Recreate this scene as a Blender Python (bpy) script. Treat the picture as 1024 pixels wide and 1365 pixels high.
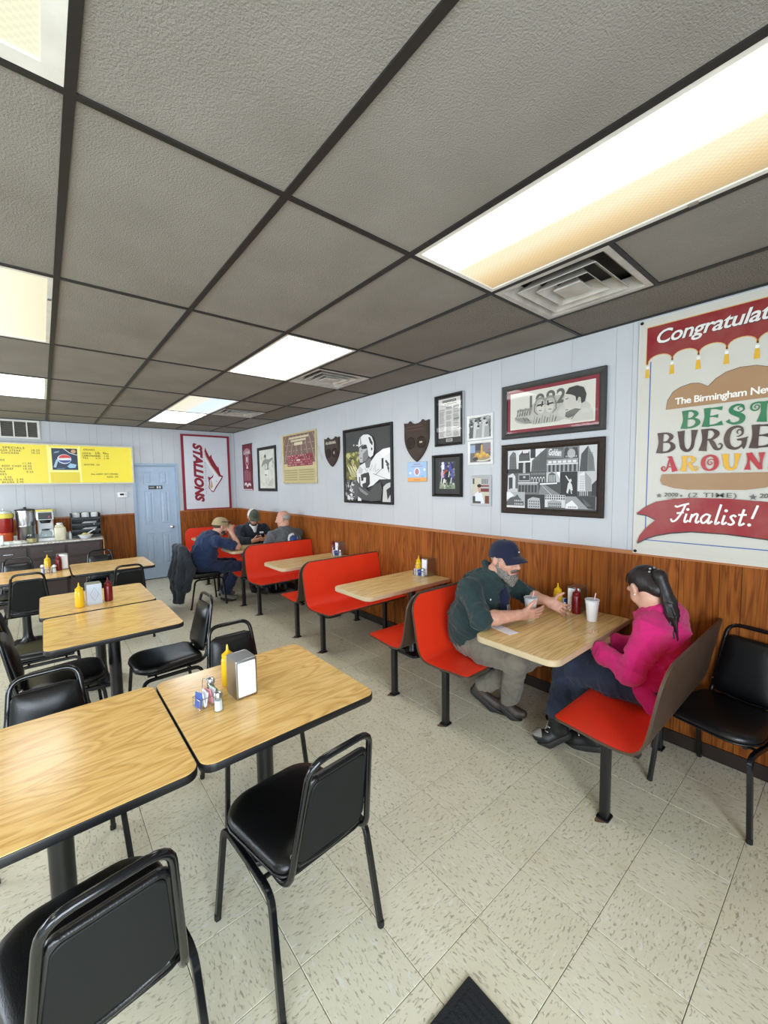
import bpy, bmesh, math, random, colorsys
import numpy as np
from mathutils import Vector, Matrix, Euler
from mathutils.geometry import tessellate_polygon
from mathutils.bvhtree import BVHTree

S = bpy.context.scene
COL = S.collection
for _o in list(bpy.data.objects):
    bpy.data.objects.remove(_o)
rnd = random.Random(7)
R = math.radians

# ------------------------------------------------------------------ camera
CAM_F, CAM_YAW, CAM_PITCH, CAM_ROLL, CAM_H = 543.8837, 0.6963, 0.0745, -0.0148, 1.7082
def make_camera():
    cy, sy = math.cos(CAM_YAW), math.sin(CAM_YAW)
    cp, sp = math.cos(CAM_PITCH), math.sin(CAM_PITCH)
    F = Vector((sy * cp, cy * cp, -sp))
    Rv = Vector((cy, -sy, 0))
    U = Rv.cross(F)
    c, s = math.cos(CAM_ROLL), math.sin(CAM_ROLL)
    R2 = Rv * c + U * s
    U2 = -Rv * s + U * c
    cam = bpy.data.cameras.new('camera')
    cam.sensor_fit = 'HORIZONTAL'
    cam.sensor_width = 36.0
    cam.lens = 36.0 * CAM_F / 1024.0
    cam.clip_start = 0.02
    cam.clip_end = 100
    o = bpy.data.objects.new('camera', cam)
    m = Matrix.Identity(4)
    for i in range(3):
        m[i][0], m[i][1], m[i][2] = R2[i], U2[i], -F[i]
    m[0][3], m[1][3], m[2][3] = 0, 0, CAM_H
    o.matrix_world = m
    COL.objects.link(o)
    S.camera = o
make_camera()

# ------------------------------------------------------------------ world, daylight, exposure
S.view_settings.view_transform = 'Standard'
S.view_settings.look = 'None'
S.view_settings.exposure = 0.33
S.view_settings.gamma = 1.0
S.view_settings.use_curve_mapping = False
S.cycles.use_denoising = True
S.cycles.max_bounces = 8
S.cycles.diffuse_bounces = 5
S.cycles.glossy_bounces = 3
S.cycles.transmission_bounces = 6
S.cycles.caustics_reflective = False
S.cycles.caustics_refractive = False
S.cycles.sample_clamp_indirect = 6.0

W = bpy.data.worlds.new('daylight')
S.world = W
W.use_nodes = True
W.node_tree.nodes['Background'].inputs[0].default_value = (0.72, 0.86, 1.0, 1)
W.node_tree.nodes['Background'].inputs[1].default_value = 1.0

# room
XR, XL, YB, YF, H = 3.03, -4.0, 8.30, -1.75, 2.7216
WINDOWS = [(-3.7, -1.75), (-1.55, 0.45)]     # shop windows in the front wall, behind the camera
WIN_Z = (0.45, 2.45)
SIDE_WINDOWS = [(3.0, 4.6), (4.8, 6.4), (6.6, 8.0)]      # windows in the far left wall (outside the frame)
SIDE_Z = (0.85, 2.25)
def window_light(x0, x1, power):
    l = bpy.data.lights.new('window_daylight', 'AREA')
    l.shape = 'RECTANGLE'
    l.size = x1 - x0 - 0.1
    l.size_y = WIN_Z[1] - WIN_Z[0] - 0.1
    l.energy = power
    l.color = (0.80, 0.90, 1.0)
    o = bpy.data.objects.new('window_daylight', l)
    o.location = ((x0 + x1) / 2, YF - 0.10, (WIN_Z[0] + WIN_Z[1]) / 2)
    o.rotation_euler = (R(90), 0, 0)          # shines along +Y, into the room
    COL.objects.link(o)
for _x0, _x1 in WINDOWS:
    window_light(_x0, _x1, 74.0 * (_x1 - _x0))
for _y0, _y1 in SIDE_WINDOWS:
    _l = bpy.data.lights.new('side_daylight', 'AREA')
    _l.shape = 'RECTANGLE'; _l.size = SIDE_Z[1] - SIDE_Z[0] - .1; _l.size_y = _y1 - _y0 - .1
    _l.energy = 44.0 * (_y1 - _y0); _l.color = (0.82, 0.91, 1.0)
    _o = bpy.data.objects.new('side_daylight', _l)
    _o.location = (XL - 0.12, (_y0 + _y1) / 2, (SIDE_Z[0] + SIDE_Z[1]) / 2)
    _o.rotation_euler = (0, R(-90), 0)       # shines along +X
    COL.objects.link(_o)
LAMP_STRENGTH = 4.2

# ------------------------------------------------------------------ materials
def lin(c):
    return tuple((v / 12.92 if v <= 0.04045 else ((v + 0.055) / 1.055) ** 2.4) for v in c)
def rgb(r, g, b):
    return lin((r / 255, g / 255, b / 255)) + (1.0,)

MATS = {}
def base(name, col, rough=0.5, metal=0.0, spec=0.5, **kw):
    m = bpy.data.materials.new(name)
    m.use_nodes = True
    b = m.node_tree.nodes['Principled BSDF']
    b.inputs['Base Color'].default_value = col
    b.inputs['Roughness'].default_value = rough
    b.inputs['Metallic'].default_value = metal
    b.inputs['Specular IOR Level'].default_value = spec
    for k, v in kw.items():
        b.inputs[k.replace('_', ' ')].default_value = v
    MATS[name] = m
    return m, m.node_tree, b

def coords(nt, scale=(1, 1, 1), rot=(0, 0, 0), kind='Object', rand=0.0):
    tc = nt.nodes.new('ShaderNodeTexCoord')
    mp = nt.nodes.new('ShaderNodeMapping')
    mp.inputs['Scale'].default_value = scale
    mp.inputs['Rotation'].default_value = rot
    src = tc.outputs[kind]
    if rand:
        oi = nt.nodes.new('ShaderNodeObjectInfo')
        mul = nt.nodes.new('ShaderNodeVectorMath')
        mul.operation = 'MULTIPLY_ADD'
        mul.inputs[0].default_value = (rand, rand * 1.7, rand * 0.6)
        nt.links.new(oi.outputs['Random'], mul.inputs[1])
        nt.links.new(src, mul.inputs[2])
        src = mul.outputs[0]
    nt.links.new(src, mp.inputs[0])
    return mp.outputs[0]

def noise(nt, vec, scale, detail=3, rough=0.5, dist=0.0):
    n = nt.nodes.new('ShaderNodeTexNoise')
    n.inputs['Scale'].default_value = scale
    n.inputs['Detail'].default_value = detail
    n.inputs['Roughness'].default_value = rough
    n.inputs['Distortion'].default_value = dist
    nt.links.new(vec, n.inputs['Vector'])
    return n.outputs['Fac']

def ramp(nt, fac, stops):
    r = nt.nodes.new('ShaderNodeValToRGB')
    e = r.color_ramp.elements
    while len(e) > 1:
        e.remove(e[-1])
    e[0].position, e[0].color = stops[0]
    for p, c in stops[1:]:
        x = e.new(p)
        x.color = c
    nt.links.new(fac, r.inputs[0])
    return r.outputs[0]

def mixc(nt, fac, a, b, mode='MIX'):
    m = nt.nodes.new('ShaderNodeMix')
    m.data_type = 'RGBA'
    m.blend_type = mode
    for sock, v in ((m.inputs[0], fac), (m.inputs[6], a), (m.inputs[7], b)):
        if isinstance(v, (float, int)):
            sock.default_value = v
        elif isinstance(v, tuple):
            sock.default_value = v
        else:
            nt.links.new(v, sock)
    return m.outputs[2]

def bump(nt, b, h, strength=0.2, dist=0.01):
    n = nt.nodes.new('ShaderNodeBump')
    n.inputs['Strength'].default_value = strength
    n.inputs['Distance'].default_value = dist
    nt.links.new(h, n.inputs['Height'])
    nt.links.new(n.outputs[0], b.inputs['Normal'])

def plain(name, col, rough=0.5, metal=0.0, var=0.08, vscale=12.0, bmp=0.0, bscale=80.0, spec=0.5, **kw):
    m, nt, b = base(name, col, rough, metal, spec, **kw)
    v = coords(nt)
    if var:
        n = noise(nt, v, vscale, 4)
        lo = tuple(c * (1 - var) for c in col[:3]) + (1,)
        hi = tuple(min(1, c * (1 + var)) for c in col[:3]) + (1,)
        nt.links.new(ramp(nt, n, [(0.3, lo), (0.7, hi)]), b.inputs['Base Color'])
    if bmp:
        bump(nt, b, noise(nt, v, bscale, 3), bmp, 0.004)
    return m

def make_materials():
    # ---- floor tile: cream vinyl with streaked flecks, one direction per tile
    m, nt, b = base('floor_vinyl', rgb(200, 197, 180), 0.32)
    v = coords(nt, rand=37.0)
    n1 = noise(nt, v, 3.0, 4)
    basec = ramp(nt, n1, [(0.3, rgb(212, 205, 178)), (0.7, rgb(222, 216, 192))])
    vs = coords(nt, (44, 125, 44), rot=(0, 0, 0.5), rand=37.0)
    f = noise(nt, vs, 1.0, 2, 0.45, 0.6)
    mask = ramp(nt, f, [(0.57, (0, 0, 0, 1)), (0.69, (0.9, 0.9, 0.9, 1))])
    c = mixc(nt, mask, basec, rgb(158, 151, 128))
    vw = coords(nt, (20, 70, 20), rot=(0, 0, 0.8), rand=11.0)
    mask2 = ramp(nt, noise(nt, vw, 1.0, 2, 0.5, 0.5), [(0.62, (0, 0, 0, 1)), (0.72, (0.7, 0.7, 0.7, 1))])
    c = mixc(nt, mask2, c, rgb(228, 226, 214))
    nt.links.new(c, b.inputs['Base Color'])
    nr = noise(nt, coords(nt, rand=5.0), 9.0, 4)
    nt.links.new(ramp(nt, nr, [(0.3, (0.26,) * 3 + (1,)), (0.7, (0.42,) * 3 + (1,))]), b.inputs['Roughness'])
    plain('grout', rgb(72, 66, 52), 0.9)
    # ---- ceiling tile
    m, nt, b = base('ceiling_tile', rgb(196, 190, 182), 0.95, spec=0.1)
    v = coords(nt, rand=21.0)
    n = noise(nt, v, 2.2, 3)
    nt.links.new(ramp(nt, n, [(0.3, rgb(130, 126, 118)), (0.7, rgb(141, 137, 130))]), b.inputs['Base Color'])
    bump(nt, b, noise(nt, v, 170, 2, 0.6), 0.55, 0.006)
    m, nt, b = base('sooty_tile', rgb(180, 176, 168), 0.95, spec=0.1)
    v = coords(nt)
    n = noise(nt, v, 150, 2, 0.6)
    n2 = noise(nt, v, 3.5, 3)
    k = mixc(nt, n2, rgb(123, 118, 110), rgb(139, 135, 127))
    nt.links.new(mixc(nt, ramp(nt, n, [(0.42, (0, 0, 0, 1)), (0.56, (1, 1, 1, 1))]), mixc(nt, 0.5, k, rgb(70, 66, 60)), k), b.inputs['Base Color'])
    bump(nt, b, n, 0.5, 0.006)
    plain('tee_metal', rgb(27, 25, 23), 0.55, var=0.15, vscale=30)
    # ---- walls
    m, nt, b = base('white_panel', rgb(214, 218, 224), 0.45)
    v = coords(nt, (1, 1, 1), rand=9.0)
    n = noise(nt, v, 2.5, 5, 0.6)
    nt.links.new(ramp(nt, n, [(0.3, rgb(185, 188, 192)), (0.7, rgb(191, 194, 197))]), b.inputs['Base Color'])
    vg = coords(nt, (60, 60, 2.0), rand=9.0)
    bump(nt, b, noise(nt, vg, 1.0, 3), 0.15, 0.003)
    plain('wall_backing', rgb(150, 152, 156), 0.8)
    m, nt, b = base('wainscot_wood', rgb(125, 68, 28), 0.55, spec=0.14)
    v = coords(nt, (9, 9, 0.75), rand=23.0)
    n = noise(nt, v, 0.9, 3, 0.5, 0.8)
    d1, d2, l1, l2 = rgb(100, 46, 8), rgb(118, 60, 14), rgb(166, 98, 38), rgb(146, 80, 26)
    c1 = ramp(nt, n, [(0.22, l2), (0.30, d2), (0.34, l1), (0.40, d1), (0.44, l2), (0.48, l1), (0.52, d1), (0.56, l1), (0.60, l2), (0.64, d1), (0.68, l1), (0.76, d2), (0.84, l2)])
    vb = coords(nt, (5, 5, 0.6), rand=5.0)
    c2 = ramp(nt, noise(nt, vb, 1.2, 4), [(0.3, rgb(116, 62, 24)), (0.7, rgb(154, 90, 40))])
    c = mixc(nt, 0.4, c1, c2)
    vf = coords(nt, (150, 150, 3.0), rand=3.0)
    c = mixc(nt, ramp(nt, noise(nt, vf, 1.0, 2), [(0.34, (0.45, 0.45, 0.45, 1)), (0.5, (0, 0, 0, 1))]), c, rgb(80, 36, 12))
    nt.links.new(c, b.inputs['Base Color'])
    plain('wood_backing', rgb(46, 24, 12), 0.8)
    m, nt, b = base('trim_wood', rgb(150, 92, 48), 0.4)
    n = noise(nt, coords(nt, (40, 2, 40)), 1.0, 4)
    nt.links.new(ramp(nt, n, [(0.3, rgb(130, 74, 34)), (0.7, rgb(176, 114, 62))]), b.inputs['Base Color'])
    plain('dark_base', rgb(38, 26, 20), 0.5)
    # ---- laminates
    def laminate(name, lo, mid, hi, seed, sx, sy, rough):
        m, nt, b = base(name, mid, rough)
        v = coords(nt, (sx, sy, 1), rand=13.0 + seed)
        n = noise(nt, v, 1.0, 2, 0.45, 0.5)
        c1 = ramp(nt, n, [(0.20, mid), (0.30, hi), (0.335, lo), (0.37, hi), (0.42, mid), (0.45, lo), (0.485, hi), (0.52, mid), (0.545, lo), (0.58, hi), (0.63, mid), (0.66, lo), (0.70, hi), (0.8, mid)])
        vf = coords(nt, (sx * 6, sy * 16, 1), rand=4.0 + seed)
        c2 = ramp(nt, noise(nt, vf, 1.0, 4, 0.6), [(0.3, lo), (0.5, mid), (0.75, hi)])
        nt.links.new(mixc(nt, 0.5, c1, c2), b.inputs['Base Color'])
        return m
    laminate('oak_laminate', rgb(208, 152, 78), rgb(242, 196, 116), rgb(251, 215, 142), 0, 1.6, 7.0, 0.2)
    laminate('booth_laminate', rgb(190, 152, 92), rgb(232, 198, 134), rgb(244, 216, 158), 5, 0.7, 11.0, 0.2)
    plain('laminate_edge', rgb(192, 172, 138), 0.4)
    plain('black_edge', rgb(22, 22, 24), 0.4)
    # ---- booth
    plain('red_laminate', rgb(226, 54, 26), 0.36, var=0.05, vscale=5)
    plain('booth_brown', rgb(72, 54, 42), 0.5, var=0.12, vscale=8)
    plain('black_steel', rgb(20, 20, 22), 0.3, var=0.1)
    plain('rust', rgb(112, 86, 58), 0.9, var=0.35, vscale=60)
    # ---- chairs
    plain('black_vinyl', rgb(11, 11, 13), 0.31, var=0.06, bmp=0.18, bscale=260, spec=0.5)
    plain('chair_steel', rgb(14, 15, 18), 0.16, var=0.05)
    plain('chair_board', rgb(17, 19, 19), 0.6, spec=0.25)
    plain('rubber', rgb(14, 14, 14), 0.7)
    # ---- metal and plastic
    plain('chrome', rgb(205, 208, 212), 0.18, 1.0, var=0.04)
    plain('steel', rgb(176, 178, 180), 0.3, 1.0, var=0.06)
    plain('grey_metal', rgb(120, 116, 110), 0.4, 1.0, var=0.06)
    plain('white_metal', rgb(216, 214, 206), 0.4)
    plain('vent_metal', rgb(176, 172, 164), 0.5, var=0.18, vscale=9)
    plain('vent_dark', rgb(52, 48, 44), 0.8)
    plain('grille_grey', rgb(120, 118, 112), 0.6)
    plain('mustard', rgb(226, 182, 20), 0.28, var=0.04, Subsurface_Weight=0.0)
    plain('ketchup', rgb(108, 15, 21), 0.28, var=0.04)
    plain('paper', rgb(236, 238, 242), 0.8, var=0.03)
    plain('napkin_print', rgb(186, 198, 214), 0.5, var=0.05)
    plain('foam_white', rgb(228, 228, 226), 0.6, var=0.02)
    plain('lid_plastic', rgb(206, 214, 220), 0.25, var=0.04)
    plain('straw', rgb(226, 196, 196), 0.4)
    plain('sugar_white', rgb(224, 228, 234), 0.5)
    plain('packet_blue', rgb(60, 90, 170), 0.5)
    plain('packet_pink', rgb(220, 150, 160), 0.5)
    plain('packet_green', rgb(70, 120, 90), 0.5)
    # thin pane: clear, with a mirror reflection that grows at grazing angles
    m = bpy.data.materials.new('picture_glass'); m.use_nodes = True; MATS['picture_glass'] = m
    nt = m.node_tree; nt.nodes.remove(nt.nodes['Principled BSDF'])
    fr = nt.nodes.new('ShaderNodeFresnel'); fr.inputs[0].default_value = 1.5
    tr = nt.nodes.new('ShaderNodeBsdfTransparent'); gl = nt.nodes.new('ShaderNodeBsdfGlossy'); gl.inputs['Roughness'].default_value = 0.03
    mx = nt.nodes.new('ShaderNodeMixShader')
    ge = nt.nodes.new('ShaderNodeNewGeometry'); mu = nt.nodes.new('ShaderNodeMath'); mu.operation = 'MULTIPLY'; su = nt.nodes.new('ShaderNodeMath'); su.operation = 'SUBTRACT'; su.inputs[0].default_value = 1.0
    nt.links.new(ge.outputs['Backfacing'], su.inputs[1]); nt.links.new(fr.outputs[0], mu.inputs[0]); nt.links.new(su.outputs[0], mu.inputs[1])
    nt.links.new(mu.outputs[0], mx.inputs[0]); nt.links.new(tr.outputs[0], mx.inputs[1]); nt.links.new(gl.outputs[0], mx.inputs[2])
    nt.links.new(mx.outputs[0], nt.nodes['Material Output'].inputs['Surface'])
    m = m.copy(); m.name = 'glass'; MATS['glass'] = m
    [n for n in m.node_tree.nodes if n.type == 'BSDF_TRANSPARENT'][0].inputs[0].default_value = (0.86, 0.90, 0.90, 1)
    # ---- back of room
    plain('door_paint', rgb(164, 182, 202), 0.42, var=0.04)
    plain('door_trim', rgb(152, 171, 191), 0.45, var=0.04)
    plain('cabinet_brown', rgb(58, 46, 44), 0.5, var=0.12)
    m, nt, b = base('counter_stone', rgb(196, 192, 184), 0.3)
    n = noise(nt, coords(nt), 45, 4, 0.7)
    nt.links.new(ramp(nt, n, [(0.35, rgb(120, 114, 104)), (0.5, rgb(198, 194, 186)), (0.7, rgb(224, 221, 214))]), b.inputs['Base Color'])
    plain('black_plastic', rgb(26, 26, 28), 0.4)
    plain('white_plastic', rgb(226, 228, 228), 0.35)
    plain('yellow_lid', rgb(222, 206, 90), 0.4)
    plain('cream_plastic', rgb(206, 200, 172), 0.35)
    plain('towel', rgb(214, 216, 206), 0.95, var=0.08, vscale=60, bmp=0.4, bscale=140)
    plain('red_drink', rgb(142, 26, 20), 0.3)
    plain('orange_drink', rgb(206, 88, 40), 0.3)
    plain('tan_food', rgb(196, 178, 120), 0.7, var=0.3, vscale=60)
    plain('mat_rubber', rgb(22, 24, 27), 0.85, bmp=0.6, bscale=220)
    # ---- frames
    plain('frame_black', rgb(22, 21, 21), 0.4, spec=0.3)
    plain('frame_grey', rgb(60, 60, 58), 0.5, spec=0.3)
    plain('frame_brown', rgb(44, 33, 26), 0.55, var=0.2, vscale=30, spec=0.25)
    plain('frame_white', rgb(222, 222, 220), 0.4)
    plain('frame_silver', rgb(178, 180, 182), 0.35)
    plain('plaque_wood', rgb(54, 38, 27), 0.6, var=0.3, vscale=18)
    plain('plaque_gold', rgb(196, 180, 130), 0.3)
    m, nt, b = base('print', (1, 1, 1, 1), 0.55)
    a = nt.nodes.new('ShaderNodeVertexColor'); a.layer_name = 'Col'
    nt.links.new(a.outputs[0], b.inputs['Base Color'])
    m, nt, b = base('vinyl_print', (1, 1, 1, 1), 0.38)
    a = nt.nodes.new('ShaderNodeVertexColor'); a.layer_name = 'Col'
    nn = noise(nt, coords(nt), 6.0, 5)
    nt.links.new(mixc(nt, ramp(nt, nn, [(0.35, (0, 0, 0, 1)), (0.75, (0.12, 0.12, 0.12, 1))]), a.outputs[0], rgb(190, 178, 150)), b.inputs['Base Color'])
    bump(nt, b, noise(nt, coords(nt), 9.0, 3), 0.12, 0.02)
    m, nt, b = base('menu_print', (1, 1, 1, 1), 0.4)
    a = nt.nodes.new('ShaderNodeVertexColor'); a.layer_name = 'Col'
    nt.links.new(a.outputs[0], b.inputs['Base Color'])
    nt.links.new(a.outputs[0], b.inputs['Emission Color'])
    b.inputs['Emission Strength'].default_value = 0.06
    # ---- people
    def skin(name, c, var):
        m, nt, b = base(name, c, 0.5, Subsurface_Weight=0.08)
        b.inputs['Subsurface Radius'].default_value = (0.02, 0.008, 0.004)
        n = noise(nt, coords(nt), 22, 4)
        nt.links.new(ramp(nt, n, [(0.3, tuple(x * (1 - var) for x in c[:3]) + (1,)), (0.7, tuple(min(1, x * (1 + var)) for x in c[:3]) + (1,))]), b.inputs['Base Color'])
    skin('skin', rgb(198, 148, 126), 0.14)
    skin('skin_pale', rgb(206, 160, 138), 0.1)
    plain('lips', rgb(170, 100, 92), 0.45)
    plain('eye_white', rgb(226, 222, 216), 0.2)
    plain('eye_iris', rgb(52, 40, 32), 0.2)
    def cloth(name, c, var=0.14, bs=55, bstr=0.35):
        m, nt, b = base(name, c, 0.88, spec=0.2)
        b.inputs['Sheen Weight'].default_value = 0.15
        n = noise(nt, coords(nt), 9, 5)
        nt.links.new(ramp(nt, n, [(0.3, tuple(x * (1 - var) for x in c[:3]) + (1,)), (0.7, tuple(min(1, x * (1 + var)) for x in c[:3]) + (1,))]), b.inputs['Base Color'])
        bump(nt, b, noise(nt, coords(nt), bs, 4, 0.6, 0.5), bstr, 0.006)
    cloth('green_cotton', rgb(38, 54, 54))
    cloth('navy_cotton', rgb(36, 44, 68))
    cloth('cap_navy', rgb(28, 32, 56), 0.08)
    cloth('khaki_cotton', rgb(112, 106, 94))
    cloth('denim', rgb(40, 46, 62))
    cloth('pink_wool', rgb(196, 34, 108), 0.12, 160, 0.5)
    cloth('black_knit', rgb(20, 20, 22))
    cloth('jacket_charcoal', rgb(46, 50, 56))
    cloth('shirt_blue', rgb(36, 50, 80))
    cloth('shirt_grey', rgb(86, 88, 90))
    cloth('shirt_dark', rgb(40, 46, 54))
    cloth('shirt_white', rgb(206, 206, 202))
    cloth('cap_tan', rgb(168, 150, 116), 0.15)
    cloth('cap_camo', rgb(78, 84, 70), 0.3)
    cloth('cap_white', rgb(206, 206, 200), 0.06)
    plain('shoe_black', rgb(24, 23, 23), 0.5)
    plain('shoe_brown', rgb(58, 48, 40), 0.55)
    plain('shoe_grey', rgb(126, 122, 116), 0.6)
    plain('sole', rgb(40, 38, 36), 0.7)
    plain('lace', rgb(190, 190, 186), 0.7)
    def hair(name, lo, hi, rough, st):
        m, nt, b = base(name, hi, rough, spec=0.4)
        n = noise(nt, coords(nt, st), 1.0, 3)
        nt.links.new(ramp(nt, n, [(0.35, lo), (0.65, hi)]), b.inputs['Base Color'])
        bump(nt, b, n, 0.3, 0.004)
    hair('hair_black', rgb(16, 13, 14), rgb(40, 32, 32), 0.42, (200, 200, 22))
    hair('hair_grey', rgb(120, 116, 110), rgb(176, 172, 166), 0.7, (160, 160, 160))
    hair('hair_brown', rgb(52, 40, 32), rgb(92, 74, 60), 0.7, (160, 160, 160))
    hair('beard_grey', rgb(70, 64, 60), rgb(146, 141, 135), 0.85, (190, 190, 120))
make_materials()

# ------------------------------------------------------------------ mesh helpers
class MB:
    """collects simple shapes and links them as ONE mesh object"""
    def __init__(self):
        self.v, self.f, self.c = [], [], []
    def add(self, vs, fs, m=None):
        n = len(self.v)
        for p in vs:
            p = Vector(p)
            self.v.append(m @ p if m is not None else p)
        self.f += [tuple(i + n for i in f) for f in fs]
        return self
    def box(self, c, s, m=None):
        x, y, z = s[0] / 2, s[1] / 2, s[2] / 2
        vs = [(c[0] + a * x, c[1] + b * y, c[2] + d * z) for d in (-1, 1) for b in (-1, 1) for a in (-1, 1)]
        return self.add(vs, [(0, 2, 3, 1), (4, 5, 7, 6), (0, 1, 5, 4), (2, 6, 7, 3), (0, 4, 6, 2), (1, 3, 7, 5)], m)
    def bb(self, a, b, m=None):
        return self.box([(a[i] + b[i]) / 2 for i in range(3)], [abs(b[i] - a[i]) for i in range(3)], m)
    def cbox(self, c, s, ch, m=None):
        """box with chamfered edges (rounded rectangle prism with chamfered rims)"""
        return self.rprism(c, s[0], s[1], s[2], ch, ch, 2, m)
    def rings(self, rings, closed=True, cap0=True, cap1=True, m=None):
        n = len(rings[0])
        vs = [p for r in rings for p in r]
        fs = []
        for i in range(len(rings) - 1):
            for j in range(n if closed else n - 1):
                k = (j + 1) % n
                fs.append((i * n + j, i * n + k, (i + 1) * n + k, (i + 1) * n + j))
        if cap0: fs.append(tuple(reversed(range(n))))
        if cap1: fs.append(tuple((len(rings) - 1) * n + j for j in range(n)))
        return self.add(vs, fs, m)
    def rprism(self, c, sx, sy, sz, r, ch=0.0, seg=5, m=None):
        """rounded-corner slab: corner radius r, chamfer ch on top and bottom rims"""
        def ring(inset, z):
            out = []
            rr = max(r - inset, 1e-4)
            for qx, qy, a0 in ((1, 1, 0), (-1, 1, 90), (-1, -1, 180), (1, -1, 270)):
                cx, cy = qx * (sx / 2 - r), qy * (sy / 2 - r)
                for k in range(seg + 1):
                    a = R(a0 + 90 * k / seg)
                    out.append((c[0] + cx + rr * math.cos(a), c[1] + cy + rr * math.sin(a), c[2] + z))
            return out
        z0, z1 = -sz / 2, sz / 2
        if ch > 0:
            return self.rings([ring(ch, z0), ring(ch * 0.3, z0 + ch * 0.3), ring(0, z0 + ch), ring(0, z1 - ch), ring(ch * 0.3, z1 - ch * 0.3), ring(ch, z1)], m=m)
        return self.rings([ring(0, z0), ring(0, z1)], m=m)
    def lathe(self, prof, seg=16, c=(0, 0, 0), m=None):
        rs = [[(c[0] + max(r, 1e-5) * math.cos(2 * math.pi * k / seg), c[1] + max(r, 1e-5) * math.sin(2 * math.pi * k / seg), c[2] + z) for k in range(seg)] for r, z in prof]
        return self.rings(rs, m=m)
    def tube(self, pts, r, seg=8, m=None, sq=False, closed=False, up=None):
        pts = [Vector(p) for p in pts]
        rs, n = [], len(pts)
        rad = r if isinstance(r, (list, tuple)) else [r] * n
        prev = None
        for i, p in enumerate(pts):
            if closed:
                t = (pts[(i + 1) % n] - pts[i - 1]).normalized()
            else:
                t = (pts[min(i + 1, n - 1)] - pts[max(i - 1, 0)]).normalized()
            if prev is None:
                a = Vector(up) if up else (Vector((0, 0, 1)) if abs(t.z) < 0.9 else Vector((1, 0, 0)))
                x = (a - t * a.dot(t)).normalized()
            else:
                x = (prev - t * prev.dot(t)).normalized()
            prev = x
            y = t.cross(x)
            if sq:
                q = [(1, 1), (-1, 1), (-1, -1), (1, -1)]
                e = 0.78
                ring = []
                for a, b in q:
                    if a * b > 0: ring += [(a, b * e), (a * e, b)]
                    else: ring += [(a * e, b), (a, b * e)]
                rs.append([p + (x * a + y * b) * rad[i] for a, b in ring])
            else:
                rs.append([p + (x * math.cos(2 * math.pi * k / seg) + y * math.sin(2 * math.pi * k / seg)) * rad[i] for k in range(seg)])
        if closed:
            rs.append(rs[0])
            return self.rings(rs, cap0=False, cap1=False, m=m)
        return self.rings(rs, m=m)
    def prism(self, poly, z0, z1, m=None):
        """flat outline (list of 2D points, ccw) extruded along z"""
        n = len(poly)
        tri = tessellate_polygon([[Vector((x, y, 0)) for x, y in poly]])
        vs = [(x, y, z0) for x, y in poly] + [(x, y, z1) for x, y in poly]
        fs = [(i, (i + 1) % n, n + (i + 1) % n, n + i) for i in range(n)]
        fs += [(n + a, n + b, n + c) for a, b, c in tri] + [(c, b, a) for a, b, c in tri]
        return self.add(vs, fs, m)
    def ell(self, c, r, seg=12, rings=8, m=None):
        rs = []
        for i in range(1, rings):
            a = math.pi * i / rings
            rs.append([(c[0] + r[0] * math.sin(a) * math.cos(2 * math.pi * k / seg), c[1] + r[1] * math.sin(a) * math.sin(2 * math.pi * k / seg), c[2] - r[2] * math.cos(a)) for k in range(seg)])
        return self.rings(rs, m=m)
    def mesh(self, name, smooth=None, org=(0, 0, 0)):
        me = bpy.data.meshes.new(name)
        o = Vector(org)
        me.from_pydata([tuple(p - o) for p in self.v], [], self.f)
        bm = bmesh.new(); bm.from_mesh(me)
        bmesh.ops.recalc_face_normals(bm, faces=bm.faces)
        bm.to_mesh(me); bm.free()
        if smooth is not None:
            me.polygons.foreach_set('use_smooth', [True] * len(me.polygons))
            if smooth < 180:
                me.set_sharp_from_angle(angle=R(smooth))
        return me
    def build(self, name, mat, parent=None, smooth=None, org=None):
        """org: world position that becomes the object's own zero when the shapes were given in world space under an unrotated parent"""
        me = self.mesh(name, smooth, org if org is not None else (0, 0, 0))
        me.materials.append(MATS[mat])
        return link(name, me, parent)

def link(name, me, parent=None):
    o = bpy.data.objects.new(name, me)
    COL.objects.link(o)
    if parent is not None:
        o.parent = parent
    return o

def thing(name, label, cat, loc=(0, 0, 0), rz=0.0, group=None):
    o = bpy.data.objects.new(name, None)
    o.empty_display_size = 0.05
    COL.objects.link(o)
    o.location = loc
    o.rotation_euler = (0, 0, rz)
    return tag(o, label, cat, group)
def tag(o, label, cat, group=None):
    o['label'] = label
    o['category'] = cat
    if group: o['group'] = group
    return o
def struct(o, kind='structure'):
    o['kind'] = kind
    return o

def dup(root, loc, rz, label, group=None):
    """copy of a thing with copies of its parts and their sub-parts (mesh data shared)"""
    r = root.copy(); COL.objects.link(r)
    r.location = loc; r.rotation_euler = (0, 0, rz); r['label'] = label
    if group: r['group'] = group
    for ch in list(root.children):
        c = ch.copy(); COL.objects.link(c); c.parent = r
        for g in list(ch.children):
            d = g.copy(); COL.objects.link(d); d.parent = c
    return r

# ------------------------------------------------------------------ rounded bodies: smooth union of tapered capsules and ellipsoids, meshed by surface nets
def cone(a, b, ra, rb, k=0.02, op='+'):
    return ('c', (np.array(a, float), np.array(b, float), ra, rb), k, op)
def ell(c, r, M=None, k=0.02, op='+'):
    return ('e', (np.array(c, float), np.array(r, float), np.eye(3) if M is None else np.array(M, float)), k, op)
def rbox(c, h, M, r, k=0.01, op='+'):
    return ('b', (np.array(c, float), np.array(h, float), np.array(M, float), r), k, op)
def chain(pts, rads, k=0.02):
    return [cone(pts[i], pts[i + 1], rads[i], rads[i + 1], k) for i in range(len(pts) - 1)]

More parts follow.
